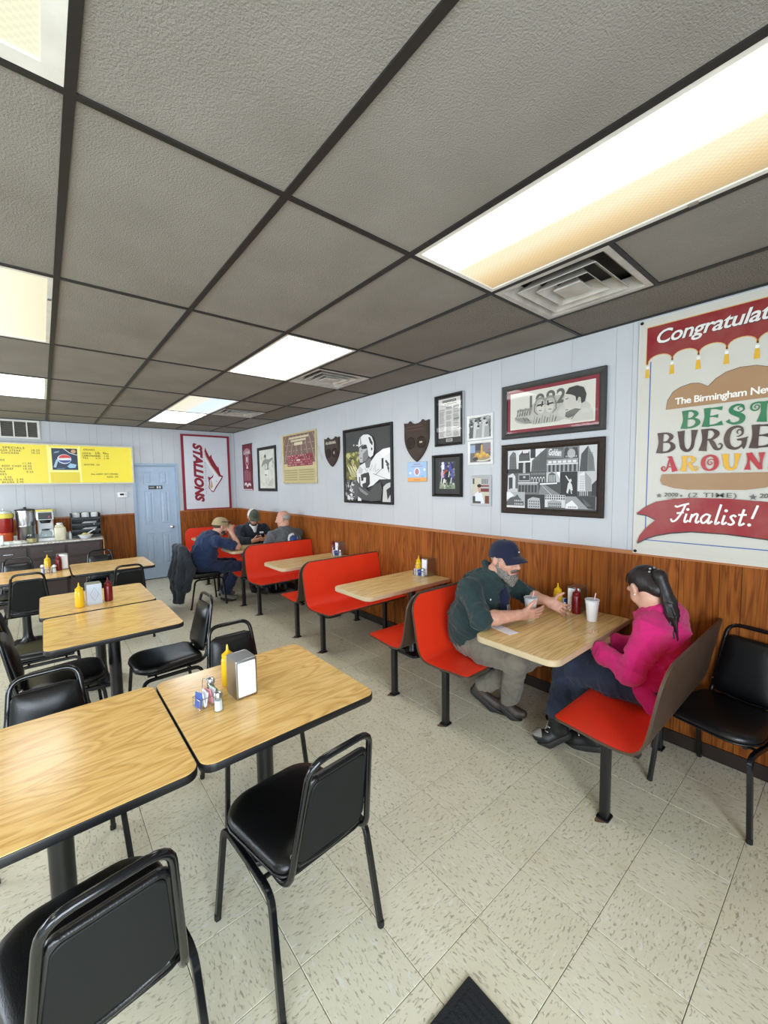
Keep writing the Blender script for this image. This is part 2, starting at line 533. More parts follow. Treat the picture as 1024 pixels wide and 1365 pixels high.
def _bounds(p):
    t, a, k, op = p
    if t == 'c':
        r = max(a[2], a[3]); return np.minimum(a[0], a[1]) - r, np.maximum(a[0], a[1]) + r
    if t == 'e':
        e = np.sqrt((a[2].T ** 2) @ (a[1] ** 2)); return a[0] - e, a[0] + e
    e = np.abs(a[2].T) @ a[1] + a[3]; return a[0] - e, a[0] + e

def sdf_mesh(prims, vox):
    lo = np.min([_bounds(p)[0] for p in prims if p[3] == '+'], 0) - 3 * vox
    hi = np.max([_bounds(p)[1] for p in prims if p[3] == '+'], 0) + 3 * vox
    n = np.ceil((hi - lo) / vox).astype(int) + 1
    F = np.full(tuple(n), 0.2, np.float32)
    ax = [(lo[i] + vox * np.arange(n[i])).astype(np.float32) for i in range(3)]
    for p in prims:
        t, a, k, op = p
        bl, bh = _bounds(p)
        mg = k + 3 * vox
        i0 = np.clip(np.floor((bl - mg - lo) / vox).astype(int), 0, n)
        i1 = np.clip(np.ceil((bh + mg - lo) / vox).astype(int) + 1, 0, n)
        if np.any(i1 <= i0): continue
        sl = tuple(slice(i0[i], i1[i]) for i in range(3))
        X = ax[0][sl[0]][:, None, None]; Y = ax[1][sl[1]][None, :, None]; Z = ax[2][sl[2]][None, None, :]
        if t == 'c':
            A, B, ra, rb = a
            d = B - A; L2 = float(d @ d) + 1e-12
            tt = np.clip(((X - A[0]) * d[0] + (Y - A[1]) * d[1] + (Z - A[2]) * d[2]) / L2, 0, 1)
            D = np.sqrt((X - A[0] - tt * d[0]) ** 2 + (Y - A[1] - tt * d[1]) ** 2 + (Z - A[2] - tt * d[2]) ** 2) - (ra + tt * (rb - ra))
        else:
            c, r, M = a[0], a[1], a[2]
            q = [M[i, 0] * (X - c[0]) + M[i, 1] * (Y - c[1]) + M[i, 2] * (Z - c[2]) for i in range(3)]
            if t == 'e':
                k0 = np.sqrt((q[0] / r[0]) ** 2 + (q[1] / r[1]) ** 2 + (q[2] / r[2]) ** 2)
                k1 = np.sqrt((q[0] / r[0] ** 2) ** 2 + (q[1] / r[1] ** 2) ** 2 + (q[2] / r[2] ** 2) ** 2)
                D = k0 * (k0 - 1) / (k1 + 1e-9)
            else:
                g = [np.abs(q[i]) - r[i] for i in range(3)]
                D = np.sqrt(sum(np.maximum(x, 0) ** 2 for x in g)) + np.minimum(np.maximum(np.maximum(g[0], g[1]), g[2]), 0) - a[3]
        G = F[sl]
        if op == '+':
            h = np.clip(0.5 + 0.5 * (G - D) / k, 0, 1)
            F[sl] = G + (D - G) * h - k * h * (1 - h)
        else:
            D = -D
            h = np.clip(0.5 - 0.5 * (G - D) / k, 0, 1)
            F[sl] = G + (D - G) * h + k * h * (1 - h)
    return _nets(F, lo, vox)

def _nets(F, lo, vox):
    s = F < 0
    nx, ny, nz = F.shape
    cs = np.zeros((nx - 1, ny - 1, nz - 1), np.int8)
    for i in (0, 1):
        for j in (0, 1):
            for k in (0, 1):
                cs += s[i:nx - 1 + i, j:ny - 1 + j, k:nz - 1 + k]
    act = np.argwhere((cs > 0) & (cs < 8))
    idx = -np.ones(cs.shape, np.int64)
    idx[tuple(act.T)] = np.arange(len(act))
    acc = np.zeros((len(act), 3)); cnt = np.zeros(len(act))
    corners = [(i, j, k) for i in (0, 1) for j in (0, 1) for k in (0, 1)]
    for a in corners:
        for b in corners:
            if a < b and sum(abs(a[i] - b[i]) for i in range(3)) == 1:
                fa = F[tuple((act + a).T)]; fb = F[tuple((act + b).T)]
                m = (fa < 0) != (fb < 0)
                t = np.where(m, fa / (fa - fb + 1e-12), 0)
                acc += np.where(m[:, None], np.array(a) + t[:, None] * (np.array(b) - np.array(a)), 0)
                cnt += m
    V = lo + vox * (act + acc / np.maximum(cnt, 1)[:, None])
    faces = []
    for d in range(3):
        u, w = [(1, 2), (2, 0), (0, 1)][d]
        sh = [slice(None)] * 3
        s0 = [slice(1, -1)] * 3; s1 = [slice(1, -1)] * 3
        s0[d] = slice(0, -1); s1[d] = slice(1, None)
        A, B = s[tuple(s0)], s[tuple(s1)]
        e = np.argwhere(A != B)
        if not len(e): continue
        flip = A[tuple(e.T)]
        off = np.ones(3, int); off[d] = 0
        e = e + off
        eu = np.zeros(3, int); eu[u] = 1
        ew = np.zeros(3, int); ew[w] = 1
        q = np.stack([idx[tuple((e - eu - ew).T)], idx[tuple((e - ew).T)], idx[tuple(e.T)], idx[tuple((e - eu).T)]], 1)
        q[~flip] = q[~flip][:, ::-1]
        faces.append(q)
    return V, np.concatenate(faces)

def wrinkle(V, amp, freq, seed):
    """soft folds: sums of bent sine sheets, moved along a smooth random field"""
    g = np.random.RandomState(seed)
    d = np.zeros(len(V))
    for i in range(7):
        k = g.randn(3); k[2] *= 1.6; k *= freq * (0.6 + 0.9 * g.rand()) / np.linalg.norm(k)
        k2 = g.randn(3) * freq * 0.35
        s = np.abs(np.sin(0.5 * (V @ k) + 1.2 * np.sin(V @ k2 + g.rand() * 6) + g.rand() * 6))
        d += 1.5 * (1 - s) ** 2 - 0.15
    return amp * d / 2.0

def organic(name, prims, vox, mat, parent, org, wr=None):
    V, Fc = sdf_mesh(prims, vox)
    me = bpy.data.meshes.new(name)
    if wr is not None:
        a, b, c = V[Fc[:, 0]], V[Fc[:, 1]], V[Fc[:, 2]]
        nf = np.cross(b - a, c - a)
        N = np.zeros_like(V)
        for k in range(4): np.add.at(N, Fc[:, k], nf)
        N /= np.linalg.norm(N, axis=1)[:, None] + 1e-12
        V = V + N * wrinkle(V, *wr)[:, None]
    me.from_pydata((V - np.array(org)).tolist(), [], Fc.tolist())
    me.polygons.foreach_set('use_smooth', [True] * len(me.polygons))
    me.materials.append(MATS[mat])
    return link(name, me, parent)

# ------------------------------------------------------------------ flat prints: layered polygons with a colour each
_TXT = {}
def text_tris(s, bold=0.0, shear=0.0, spacing=1.0):
    key = (s, bold, shear, spacing)
    if key not in _TXT:
        cu = bpy.data.curves.new('lettering', 'FONT')
        cu.body = s; cu.size = 1.0; cu.offset = bold; cu.shear = shear; cu.space_character = spacing
        cu.fill_mode = 'FRONT'; cu.resolution_u = 3
        ob = bpy.data.objects.new('lettering', cu)
        COL.objects.link(ob)
        dg = bpy.context.evaluated_depsgraph_get()
        me = ob.evaluated_get(dg).to_mesh()
        vs = [(v.co.x, v.co.y) for v in me.vertices]
        fs = [tuple(p.vertices) for p in me.polygons]
        ob.evaluated_get(dg).to_mesh_clear()
        bpy.data.objects.remove(ob); bpy.data.curves.remove(cu)
        x0 = min((v[0] for v in vs), default=0); x1 = max((v[0] for v in vs), default=1)
        y0 = min((v[1] for v in vs), default=0); y1 = max((v[1] for v in vs), default=1)
        _TXT[key] = (vs, fs, (x0, x1, y0, y1))
    return _TXT[key]

class Print:
    """u to the viewer's right, v up, metres; each new shape lies a hair above the one before"""
    STEP = 0.00012
    def __init__(self):
        self.v, self.f, self.col, self.n = [], [], [], 0
    def _put(self, pts, fs, c):
        b = len(self.v); z = self.n * self.STEP; self.n += 1
        self.v += [(p[0], p[1], z) for p in pts]
        for f in fs:
            q = [self.v[b + i] for i in f]
            ar = sum(q[i][0] * q[(i + 1) % len(q)][1] - q[(i + 1) % len(q)][0] * q[i][1] for i in range(len(q)))
            f = tuple(b + i for i in f)
            self.f.append(f if ar > 0 else f[::-1]); self.col.append(c)
        return self
    def poly(self, pts, c):
        tri = tessellate_polygon([[Vector((p[0], p[1], 0)) for p in pts]])
        return self._put(pts, [tuple(t) for t in tri], c)
    def rect(self, u0, v0, u1, v1, c):
        return self._put([(u0, v0), (u1, v0), (u1, v1), (u0, v1)], [(0, 1, 2, 3)], c)
    def rects(self, rs, c):
        pts, fs = [], []
        for u0, v0, u1, v1 in rs:
            k = len(pts); pts += [(u0, v0), (u1, v0), (u1, v1), (u0, v1)]; fs.append((k, k + 1, k + 2, k + 3))
        return self._put(pts, fs, c)
    def ell(self, cu, cv, ru, rv, c, rot=0.0, seg=20, a0=0, a1=360):
        pts = []
        for k in range(seg + (0 if a1 - a0 >= 360 else 1)):
            a = R(a0 + (a1 - a0) * k / seg)
            x, y = ru * math.cos(a), rv * math.sin(a)
            pts.append((cu + x * math.cos(rot) - y * math.sin(rot), cv + x * math.sin(rot) + y * math.cos(rot)))
        return self._put(pts, [tuple(range(len(pts)))], c)
    def line(self, pts, w, c, closed=False, taper=None):
        P = [Vector((p[0], p[1])) for p in pts]; n = len(P)
        A, B = [], []
        for i in range(n):
            if closed: t = P[(i + 1) % n] - P[i - 1]
            else: t = P[min(i + 1, n - 1)] - P[max(i - 1, 0)]
            t = t.normalized() if t.length > 0 else Vector((1, 0))
            nn = Vector((-t.y, t.x)) * ((w[i] if isinstance(w, (list, tuple)) else w) / 2)
            A.append(P[i] + nn); B.append(P[i] - nn)
        pts = [tuple(p) for p in A + B]
        fs = [(i, (i + 1) % n, n + (i + 1) % n, n + i) for i in range(n if closed else n - 1)]
        return self._put(pts, fs, c)
    def text(self, s, u, v, h, c, bold=0.0, shear=0.0, spacing=1.0, w=None, align='l', rot=0.0, mirror=False):
        """h: cap height; w: total width if it must fit; (u, v) is the left/centre/right of the base line"""
        vs, fs, (x0, x1, y0, y1) = text_tris(s, bold, shear, spacing)
        if not vs: return self
        sy = h / 0.69
        sx = w / (x1 - x0) if w else sy
        ox = {'l': x0, 'c': (x0 + x1) / 2, 'r': x1}[align]
        cr, sr = math.cos(rot), math.sin(rot)
        pts = []
        for x, y in vs:
            a, b = (x - ox) * sx, y * sy
            pts.append((u + a * cr - b * sr, v + a * sr + b * cr))
        return self._put(pts, fs, c)
    def build(self, name, parent, place, mat='print', org=(0, 0, 0)):
        """place(u, v, z) -> world point"""
        me = bpy.data.meshes.new(name)
        o = Vector(org)
        me.from_pydata([tuple(Vector(place(*p)) - o) for p in self.v], [], self.f)
        me.materials.append(MATS[mat])
        at = me.color_attributes.new('Col', 'FLOAT_COLOR', 'CORNER')
        buf = []
        for f, c in zip(self.f, self.col):
            buf += list(c) * len(f)
        at.data.foreach_set('color', buf)
        return link(name, me, parent)

def smooth_path(pts, n=6):
    """Catmull-Rom through the points"""
    P = [Vector(p) for p in pts]; out = []
    for i in range(len(P) - 1):
        a, b, c, d = P[max(i - 1, 0)], P[i], P[i + 1], P[min(i + 2, len(P) - 1)]
        for k in range(n):
            t = k / n
            out.append(0.5 * ((2 * b) + (c - a) * t + (2 * a - 5 * b + 4 * c - d) * t * t + (3 * b - a - 3 * c + d) * t ** 3))
    out.append(P[-1])
    return out

# ------------------------------------------------------------------ room shell
def cut(a, lo, hi):
    return max(lo, min(hi, a))
TEE, COLX0, ROWY0 = 0.026, 0.1163, 1.3868
def build_floor():
    T, x0, y0 = 0.3048, 1.5177, 0.9127
    fl = struct(MB().bb((XL - .1, YF - .1, -0.12), (XR + .1, YB + .1, -0.0035)).build('floor', 'grout'))
    full = MB()
    h, g = T / 2 - 0.0012, 0.0012
    full.add([(-h, -h, -.004), (h, -h, -.004), (h, h, -.004), (-h, h, -.004), (-h, -h, -g), (h, -h, -g), (h, h, -g), (-h, h, -g),
              (-h + g, -h + g, 0), (h - g, -h + g, 0), (h - g, h - g, 0), (-h + g, h - g, 0)],
             [(0, 1, 5, 4), (1, 2, 6, 5), (2, 3, 7, 6), (3, 0, 4, 7), (4, 5, 9, 8), (5, 6, 10, 9), (6, 7, 11, 10), (7, 4, 8, 11), (8, 9, 10, 11)])
    me = full.mesh('floor_tile'); me.materials.append(MATS['floor_vinyl'])
    cells = []
    for i in range(-20, 8):
        for j in range(-10, 26):
            a, b = x0 + i * T, y0 + j * T
            xa, xb = cut(a, XL, XR), cut(a + T, XL, XR)
            ya, yb = cut(b, YF, YB), cut(b + T, YF, YB)
            if xb - xa < 0.01 or yb - ya < 0.01: continue
            whole = xb - xa > T - 1e-4 and yb - ya > T - 1e-4
            cx, cy = (xa + xb) / 2, (ya + yb) / 2
            th = math.atan2(cx, cy) - CAM_YAW
            d = math.hypot(cx, cy)
            seen = abs(th) < 0.80 and d > 0.6
            cells.append((0 if seen else 1, d, i, j, xa, xb, ya, yb, whole))
    cells.sort()
    rest = MB()
    for n, (u, d, i, j, xa, xb, ya, yb, whole) in enumerate(cells):
        if n < 300 and whole:
            o = link('floor_tile', me, fl)
            o.location = ((xa + xb) / 2, (ya + yb) / 2, 0)
            o.rotation_euler = (0, 0, R(90) * ((i + j) % 2) + R(180) * rnd.randint(0, 1))
        elif n < 300:
            m = MB().bb((xa + g, ya + g, -.004), (xb - g, yb - g, 0))
            c = ((xa + xb) / 2, (ya + yb) / 2, 0)
            o = m.build('floor_tile', 'floor_vinyl', fl, org=c); o.location = c
        else:
            rest.bb((xa + g, ya + g, -.004), (xb - g, yb - g, 0))
    struct(rest.build('floor_tile_field', 'floor_vinyl', fl), 'stuff')
    return fl
build_floor()

CX = [COLX0 + 0.6096 * k for k in range(-7, 5)]           # main runners
RY = [ROWY0 + 1.2192 * k for k in range(-3, 6)]           # cross tees
LIGHT_CELLS = {(1.3355, 0.1676): 'mixed', (1.3355, 2.606): 'white', (1.3355, 5.0444): 'split', (1.3355, 6.2636): 'cool',
               (-0.4933, 0.1676): 'cream', (-0.4933, 2.606): 'ivory', (-0.4933, 5.0444): 'bright', (-2.3221, 0.1676): 'white', (-2.3221, 2.606): 'white', (-2.3221, 5.0444): 'white'}
VENTS = [(1.9451, 0.7772), (1.9451, 3.2156), (1.9451, 5.654)]
def near(a, b): return abs(a - b) < 0.02
def lamp_mat(name, stops, noise_amt=0.1):
    m = bpy.data.materials.new(name); m.use_nodes = True
    nt = m.node_tree; b = nt.nodes['Principled BSDF']
    b.inputs['Base Color'].default_value = (0.16, 0.16, 0.15, 1); b.inputs['Roughness'].default_value = 0.4
    tc = nt.nodes.new('ShaderNodeTexCoord'); sp = nt.nodes.new('ShaderNodeSeparateXYZ')
    nt.links.new(tc.outputs['Generated'], sp.inputs[0])
    c = ramp(nt, sp.outputs['X'], stops)
    ch = nt.nodes.new('ShaderNodeTexChecker'); ch.inputs['Scale'].default_value = 90
    ch.inputs[1].default_value = (1, 1, 1, 1); ch.inputs[2].default_value = (1 - noise_amt,) * 3 + (1,)
    nt.links.new(tc.outputs['Object'], ch.inputs[0])
    c = mixc(nt, 1.0, c, ch.outputs[0], 'MULTIPLY')
    nt.links.new(c, b.inputs['Emission Color'])
    b.inputs['Emission Strength'].default_value = LAMP_STRENGTH
    MATS[name] = m
def L(r, g, b, k):
    return tuple(x * k for x in lin((r / 255, g / 255, b / 255))) + (1,)
LK = 1 / 4.2
lamp_mat('lamp_mixed', [(0.0, L(236, 226, 190, .8 * LK)), (0.08, L(255, 252, 240, 2.5 * LK)), (0.22, L(255, 252, 240, 5 * LK)), (0.36, L(255, 252, 240, 2 * LK)), (0.50, L(248, 236, 196, .78 * LK)), (0.62, L(246, 232, 190, .78 * LK)), (0.80, L(236, 202, 140, .72 * LK)), (0.92, L(226, 188, 122, .66 * LK)), (1.0, L(206, 172, 112, .6 * LK))])
lamp_mat('lamp_white', [(0.0, L(255, 250, 235, 4 * LK)), (0.3, L(255, 253, 246, 9 * LK)), (0.5, L(250, 250, 246, 4.0 * LK)), (0.7, L(255, 253, 246, 9 * LK)), (1.0, L(255, 250, 235, 4 * LK))])
lamp_mat('lamp_cream', [(0.0, L(238, 236, 192, .72 * LK)), (1.0, L(240, 238, 202, .74 * LK))], 0.12)
lamp_mat('lamp_ivory', [(0.0, L(248, 243, 212, .80 * LK)), (0.6, L(250, 246, 220, .82 * LK)), (1.0, L(244, 236, 200, .72 * LK))])
lamp_mat('lamp_bright', [(0.0, L(250, 252, 255, 5 * LK)), (1.0, L(250, 252, 255, 5 * LK))])
lamp_mat('lamp_split', [(0.0, L(246, 242, 212, .74 * LK)), (0.40, L(244, 242, 222, .76 * LK)), (0.55, L(214, 236, 252, .85 * LK)), (1.0, L(224, 240, 252, .85 * LK))])
lamp_mat('lamp_cool', [(0.0, L(226, 242, 255, 8 * LK)), (0.5, L(240, 248, 255, 8 * LK)), (1.0, L(232, 244, 255, 8 * LK))])

LIGHT_LABELS = {
    (1.3355, 0.1676): 'long ceiling light half white half amber beside the square air vent near the banner',
    (1.3355, 2.606): 'bright white ceiling light in mid ceiling, second along the row from the banner',
    (1.3355, 5.0444): 'ceiling light with one cream half and one bluish half near the back wall',
    (1.3355, 6.2636): 'bluish white ceiling light closest to the back wall, before the white flag',
    (-0.4933, 0.1676): 'pale yellow ceiling light with grey metal rim above the nearest tables',
    (-0.4933, 2.606): 'ivory ceiling light above the second pair of tables',
    (-0.4933, 5.0444): 'cool white ceiling light in front of the wall grille and yellow menu',
    (-2.3221, 0.1676): 'white ceiling light over the far side of the room by the shop windows',
    (-2.3221, 2.606): 'white ceiling light over the far side of the room, middle of three',
    (-2.3221, 5.0444): 'white ceiling light over the far side of the room by the back wall'}
def build_ceiling():
    ce = struct(MB().bb((XL - .1, YF - .1, H + .10), (XR + .1, YB + .1, H + .2)).build('ceiling', 'wall_backing'))
    for x in CX:
        if XL + .02 < x < XR - .02:
            MB().bb((x - TEE / 2, YF, H), (x + TEE / 2, YB, H + .035)).build('main_runner', 'tee_metal', ce, org=None)
    edge = MB()
    edge.bb((XR - .02, YF, H - .002), (XR, YB, H + .03)); edge.bb((XL, YF, H - .002), (XL + .02, YB, H + .03))
    edge.bb((XL, YB - .02, H - .002), (XR, YB, H + .03)); edge.bb((XL, YF, H - .002), (XR, YF + .02, H + .03))
    edge.build('wall_angle', 'tee_metal', ce)
    xs = [XL] + [x for x in CX if XL + .02 < x < XR - .02] + [XR]
    ys = [YF] + [y for y in RY if YF + .02 < y < YB - .02] + [YB]
    tw = TEE * 0.8
    def tile(xa, xb, ya, yb, sooty=False):
        m = MB().rprism(((xa + xb) / 2, (ya + yb) / 2, H + .014), xb - xa - .004, yb - ya - .004, .014, .003, .002, 1)
        c = ((xa + xb) / 2, (ya + yb) / 2, H + .014)
        o = m.build('ceiling_tile', 'sooty_tile' if sooty else 'ceiling_tile', ce, org=c); o.location = c
    for i in range(len(xs) - 1):
        xa, xb = xs[i], xs[i + 1]
        for j in range(len(ys)):
            if 0 < j < len(ys) - 1:
                y = ys[j]
                MB().bb((xa + TEE / 2, y - tw / 2, H + .0004), (xb - TEE / 2, y + tw / 2, H + .034)).build('cross_tee', 'tee_metal', ce)
        for j in range(len(ys) - 1):
            ya, yb = ys[j], ys[j + 1]
            lit = [k for k in LIGHT_CELLS if near(k[0], xa) and abs(k[1] - ya) < .03]
            if lit: continue
            vent = [v for v in VENTS if near(v[0], xa) and ya - .02 < v[1] < yb]
            if vent:
                v = vent[0]
                MB().bb((xa + TEE / 2, v[1] - tw / 2, H + .0004), (xb - TEE / 2, v[1] + tw / 2, H + .034)).build('cross_tee', 'tee_metal', ce)
                tile(xa, xb, ya, v[1])
                continue
            sooty = any(abs(xa - v[0]) < .03 and abs(ya - v[1] - .6096) < .05 or abs(xa - v[0] - .6096) < .05 and ya - .1 < v[1] < yb + .1 for v in VENTS)
            tile(xa, xb, ya, yb, sooty)
    # fittings
    for (x, y), kind in LIGHT_CELLS.items():
        w, d = 0.6096 - TEE, 1.2192 - TEE
        c = (x + .3048, y + .6096, H)
        t = thing('ceiling_light', LIGHT_LABELS[(x, y)], 'ceiling light', c, 0, 'ceiling lights')
        fr = MB(); r = 0.022 if kind != 'cream' else 0.045
        fr.bb((-w / 2, -d / 2, .002), (-w / 2 + r, d / 2, .02)); fr.bb((w / 2 - r, -d / 2, .002), (w / 2, d / 2, .02))
        fr.bb((-w / 2 + r, -d / 2, .002), (w / 2 - r, -d / 2 + r, .02)); fr.bb((-w / 2 + r, d / 2 - r, .002), (w / 2 - r, d / 2, .02))
        fr.build('frame', 'white_metal', t)
        MB().bb((-w / 2 + r, -d / 2 + r, .008), (w / 2 - r, d / 2 - r, .014)).build('diffuser', 'lamp_' + kind, t)
        MB().bb((-w / 2, -d / 2, .021), (w / 2, d / 2, .09)).build('housing', 'white_metal', t)
        l = MB().box((w / 2 - r / 2, -.3, .001), (.016, .03, .008)); l.build('latch', 'steel', t)
    vl = ['square louvred ceiling vent with dark soot beside the long amber light', 'square louvred ceiling vent beside the middle white ceiling light', 'square louvred ceiling vent nearest to the back wall']
    for n, (x, y) in enumerate(VENTS):
        t = thing('ceiling_vent', vl[n], 'air vent', (x + .3048, y + .3048, H), 0, 'ceiling air vents')
        MB().box((0, 0, .085), (.57, .57, .01)).build('backing', 'vent_dark', t)
        # square cones nested inside one another
        def cone_ring(a, b, z0, z1, nm):
            m = MB()
            ra = [(-a, -a, z0), (a, -a, z0), (a, a, z0), (-a, a, z0)]
            rb = [(-b, -b, z1), (b, -b, z1), (b, b, z1), (-b, b, z1)]
            ra2 = [(p[0], p[1], p[2] + .004) for p in ra]; rb2 = [(p[0], p[1], p[2] + .004) for p in rb]
            m.rings([ra, rb, rb2, ra2, ra], cap0=False, cap1=False)
            m.build(nm, 'vent_metal', t)
        a = (.6096 - TEE) / 2
        rim = MB(); rim.bb((-a, -a, .0), (a, -a + .03, .006)); rim.bb((-a, a - .03, .0), (a, a, .006)); rim.bb((-a, -a + .03, .0), (-a + .03, a - .03, .006)); rim.bb((a - .03, -a + .03, .0), (a, a - .03, .006))
        rim.build('rim', 'vent_metal', t)
        cone_ring(a - .03, a - .075, .002, .05, 'outer_cone')
        cone_ring(.205, .145, -.006, .05, 'louvre')
        cone_ring(.135, .085, -.006, .05, 'louvre')
        MB().box((0, 0, -.002), (.14, .14, .008)).rings([[(-.07, -.07, .0), (.07, -.07, .0), (.07, .07, .0), (-.07, .07, .0)], [(-.03, -.03, .05), (.03, -.03, .05), (.03, .03, .05), (-.03, .03, .05)]]).build('centre_plate', 'vent_metal', t)
build_ceiling()

WT = 1.222     # top of the brown wainscot
def planks(parent, name, mat, a0, a1, z0, z1, widths, place, depth, gap, ch=.0012):
    """upright boards side by side; place(a, depth) -> world xy"""
    a = a0; n = 0
    while a < a1 - 1e-4:
        w = widths[n % len(widths)]; n += 1
        b = min(a + w, a1)
        m = MB()
        e = gap / 2
        # board section: bevelled long edges
        prof = [(a + e, 0), (a + e, depth - ch), (a + e + ch, depth), (b - e - ch, depth), (b - e, depth - ch), (b - e, 0)]
        if b - a > 0.012:
            r0 = [(*place(p[0], p[1]), z0) for p in prof]; r1 = [(*place(p[0], p[1]), z1) for p in prof]
            m.rings([r0, r1])
            c = (*place((a + b) / 2, 0), (z0 + z1) / 2)
            o = m.build(name, mat, parent, org=c); o.location = c
        a = b
def build_walls():
    # right wall
    wr = struct(MB().bb((XR + .004, YF - .1, -.1), (XR + .15, YB + .15, H + .1)).build('wall_right', 'wall_backing'))
    pr = lambda a, d: (XR + .004 - d, a)
    r2 = random.Random(3)
    planks(wr, 'wall_panel', 'white_panel', YF, YB, WT, H + .02, [r2.choice([.2, .3, .4, .1]) for _ in range(60)], pr, .008, .0012, .0006)
    planks(wr, 'wainscot_plank', 'wainscot_wood', YF, YB, .0, WT - .02, [r2.choice([.1, .2, .3, .2, .4]) for _ in range(120)], pr, .013, .0025)
    tr = struct(MB().bb((XR - .018, YF, WT - .026), (XR + .004, 1.55, WT)).bb((XR - .018, 1.552, WT - .026), (XR + .004, 4.0, WT)).bb((XR - .018, 4.002, WT - .026), (XR + .004, YB, WT)).build('trim_1', 'trim_wood'))
    struct(MB().bb((XR - .020, YF, 0), (XR - .009, YB, .085)).build('baseboard_right', 'dark_base'))
    # back wall, with the door opening
    DX0, DX1, DZ = 1.262, 1.912, 2.055
    wb = MB()
    wb.bb((XL - .1, YB + .004, -.1), (DX0, YB + .15, H + .1)); wb.bb((DX1, YB + .004, -.1), (XR + .15, YB + .15, H + .1)); wb.bb((DX0, YB + .004, DZ), (DX1, YB + .15, H + .1))
    wb.bb((DX0, YB + .11, -.1), (DX1, YB + .15, DZ))
    wb = struct(wb.build('wall_back', 'wall_backing'))
    pb = lambda a, d: (a, YB + .004 - d)
    ww = [.1, .2, .15, .2, .3, .1, .2, .15, .25, .2]
    planks(wb, 'wall_panel', 'white_panel', XL, DX0, WT, H + .02, ww, pb, .008, .002, .0008)
    planks(wb, 'wall_panel', 'white_panel', DX0, DX1, DZ, H + .02, ww, pb, .008, .002, .0008)
    planks(wb, 'wall_panel', 'white_panel', DX1, XR - .008, WT, H + .02, ww, pb, .008, .002, .0008)
    planks(wb, 'wainscot_plank', 'wainscot_wood', XL, DX0, 0, WT - .02, [.085, .075], pb, .012, .004)
    planks(wb, 'wainscot_plank', 'wainscot_wood', DX1, XR - .013, 0, WT - .02, [.085, .075], pb, .012, .004)
    struct(MB().bb((XL, YB - .016, WT - .026), (1.23, YB + .004, WT)).bb((1.945, YB - .016, WT - .026), (XR - .018, YB + .004, WT)).build('trim_2', 'trim_wood'))
    struct(MB().bb((XL, YB - .018, 0), (1.23, YB - .008, .085)).bb((1.945, YB - .018, 0), (XR - .02, YB - .008, .085)).build('baseboard_back', 'dark_base'))
    # left wall and the front wall with its shop windows (behind the camera)
    wl = MB(); e = [YF - .15] + [v for w in SIDE_WINDOWS for v in w] + [YB + .15]
    wl.bb((XL - .15, YF - .15, -.1), (XL, YB + .15, SIDE_Z[0])).bb((XL - .15, YF - .15, SIDE_Z[1]), (XL, YB + .15, H + .1))
    for i in range(0, len(e), 2): wl.bb((XL - .15, e[i], SIDE_Z[0]), (XL, e[i + 1], SIDE_Z[1]))
    struct(wl.build('wall_left', 'white_panel'))
    for n, (a, b) in enumerate(SIDE_WINDOWS):
        fr = MB()
        for y in (a, (a + b) / 2 - .025, b - .05): fr.bb((XL - .09, y, SIDE_Z[0]), (XL - .03, y + .05, SIDE_Z[1]))
        for z in (SIDE_Z[0], SIDE_Z[1] - .05): fr.bb((XL - .09, a, z), (XL - .03, b, z + .05))
        struct(fr.build('window_%d' % (n + 11), 'steel'))
    wf = MB()
    wf.bb((XL - .15, YF - .15, -.1), (XR + .15, YF, WIN_Z[0])); wf.bb((XL - .15, YF - .15, WIN_Z[1]), (XR + .15, YF, H + .1))
    e = [XL - .15] + [v for w in WINDOWS for v in w] + [XR + .15]
    for i in range(0, len(e), 2): wf.bb((e[i], YF - .15, WIN_Z[0]), (e[i + 1], YF, WIN_Z[1]))
    struct(wf.build('wall_front', 'white_panel'))
    for n, (a, b) in enumerate(WINDOWS):
        fr = MB()
        for x in (a, (a + b) / 2 - .025, b - .05): fr.bb((x, YF - .09, WIN_Z[0]), (x + .05, YF - .03, WIN_Z[1]))
        for z in (WIN_Z[0], WIN_Z[1] - .05): fr.bb((a, YF - .09, z), (b, YF - .03, z + .05))
        struct(fr.build('window_%d' % (n + 1), 'steel'))
    # door
    d = struct(MB().bb((DX0 + .004, YB + .012, .012), (DX1 - .004, YB + .05, DZ - .004)).build('door_1', 'door_paint'))
    for (x0, z0, x1, z1) in [(1.395, 1.72, 1.525, 1.93), (1.645, 1.72, 1.775, 1.93), (1.395, 1.02, 1.525, 1.60), (1.645, 1.02, 1.775, 1.60), (1.395, .26, 1.525, .83), (1.645, .26, 1.775, .83)]:
        y = YB + .012
        q = lambda i, yy: [(x0 + i, yy, z0 + i), (x1 - i, yy, z0 + i), (x1 - i, yy, z1 - i), (x0 + i, yy, z1 - i)]
        c = ((x0 + x1) / 2, y, (z0 + z1) / 2)
        m = MB().rings([q(-.012, y), q(-.010, y - .007), q(-.002, y - .007), q(.004, y - .001), q(.022, y - .001), q(.04, y - .010)], cap0=False)
        o = m.build('door_panel', 'door_paint', d, org=c); o.location = c
    struct(MB().bb((DX0 - .04, YB - .022, 0), (DX0 + .003, YB + .05, DZ + .04)).bb((DX1 - .003, YB - .022, 0), (DX1 + .04, YB + .05, DZ + .04)).bb((DX0 + .003, YB - .022, DZ - .003), (DX1 - .003, YB + .05, DZ + .04)).build('trim_3', 'door_trim'))
    k = MB().lathe([(.028, 0), (.028, .006), (.012, .01), (.012, .03), (.024, .036), (.029, .048), (.024, .06), (.004, .065)], 16, m=Matrix.Translation((1.815, YB + .012, .93)) @ Matrix.Rotation(R(90), 4, 'X'))
    k.build('door_knob', 'chrome', d, smooth=40)
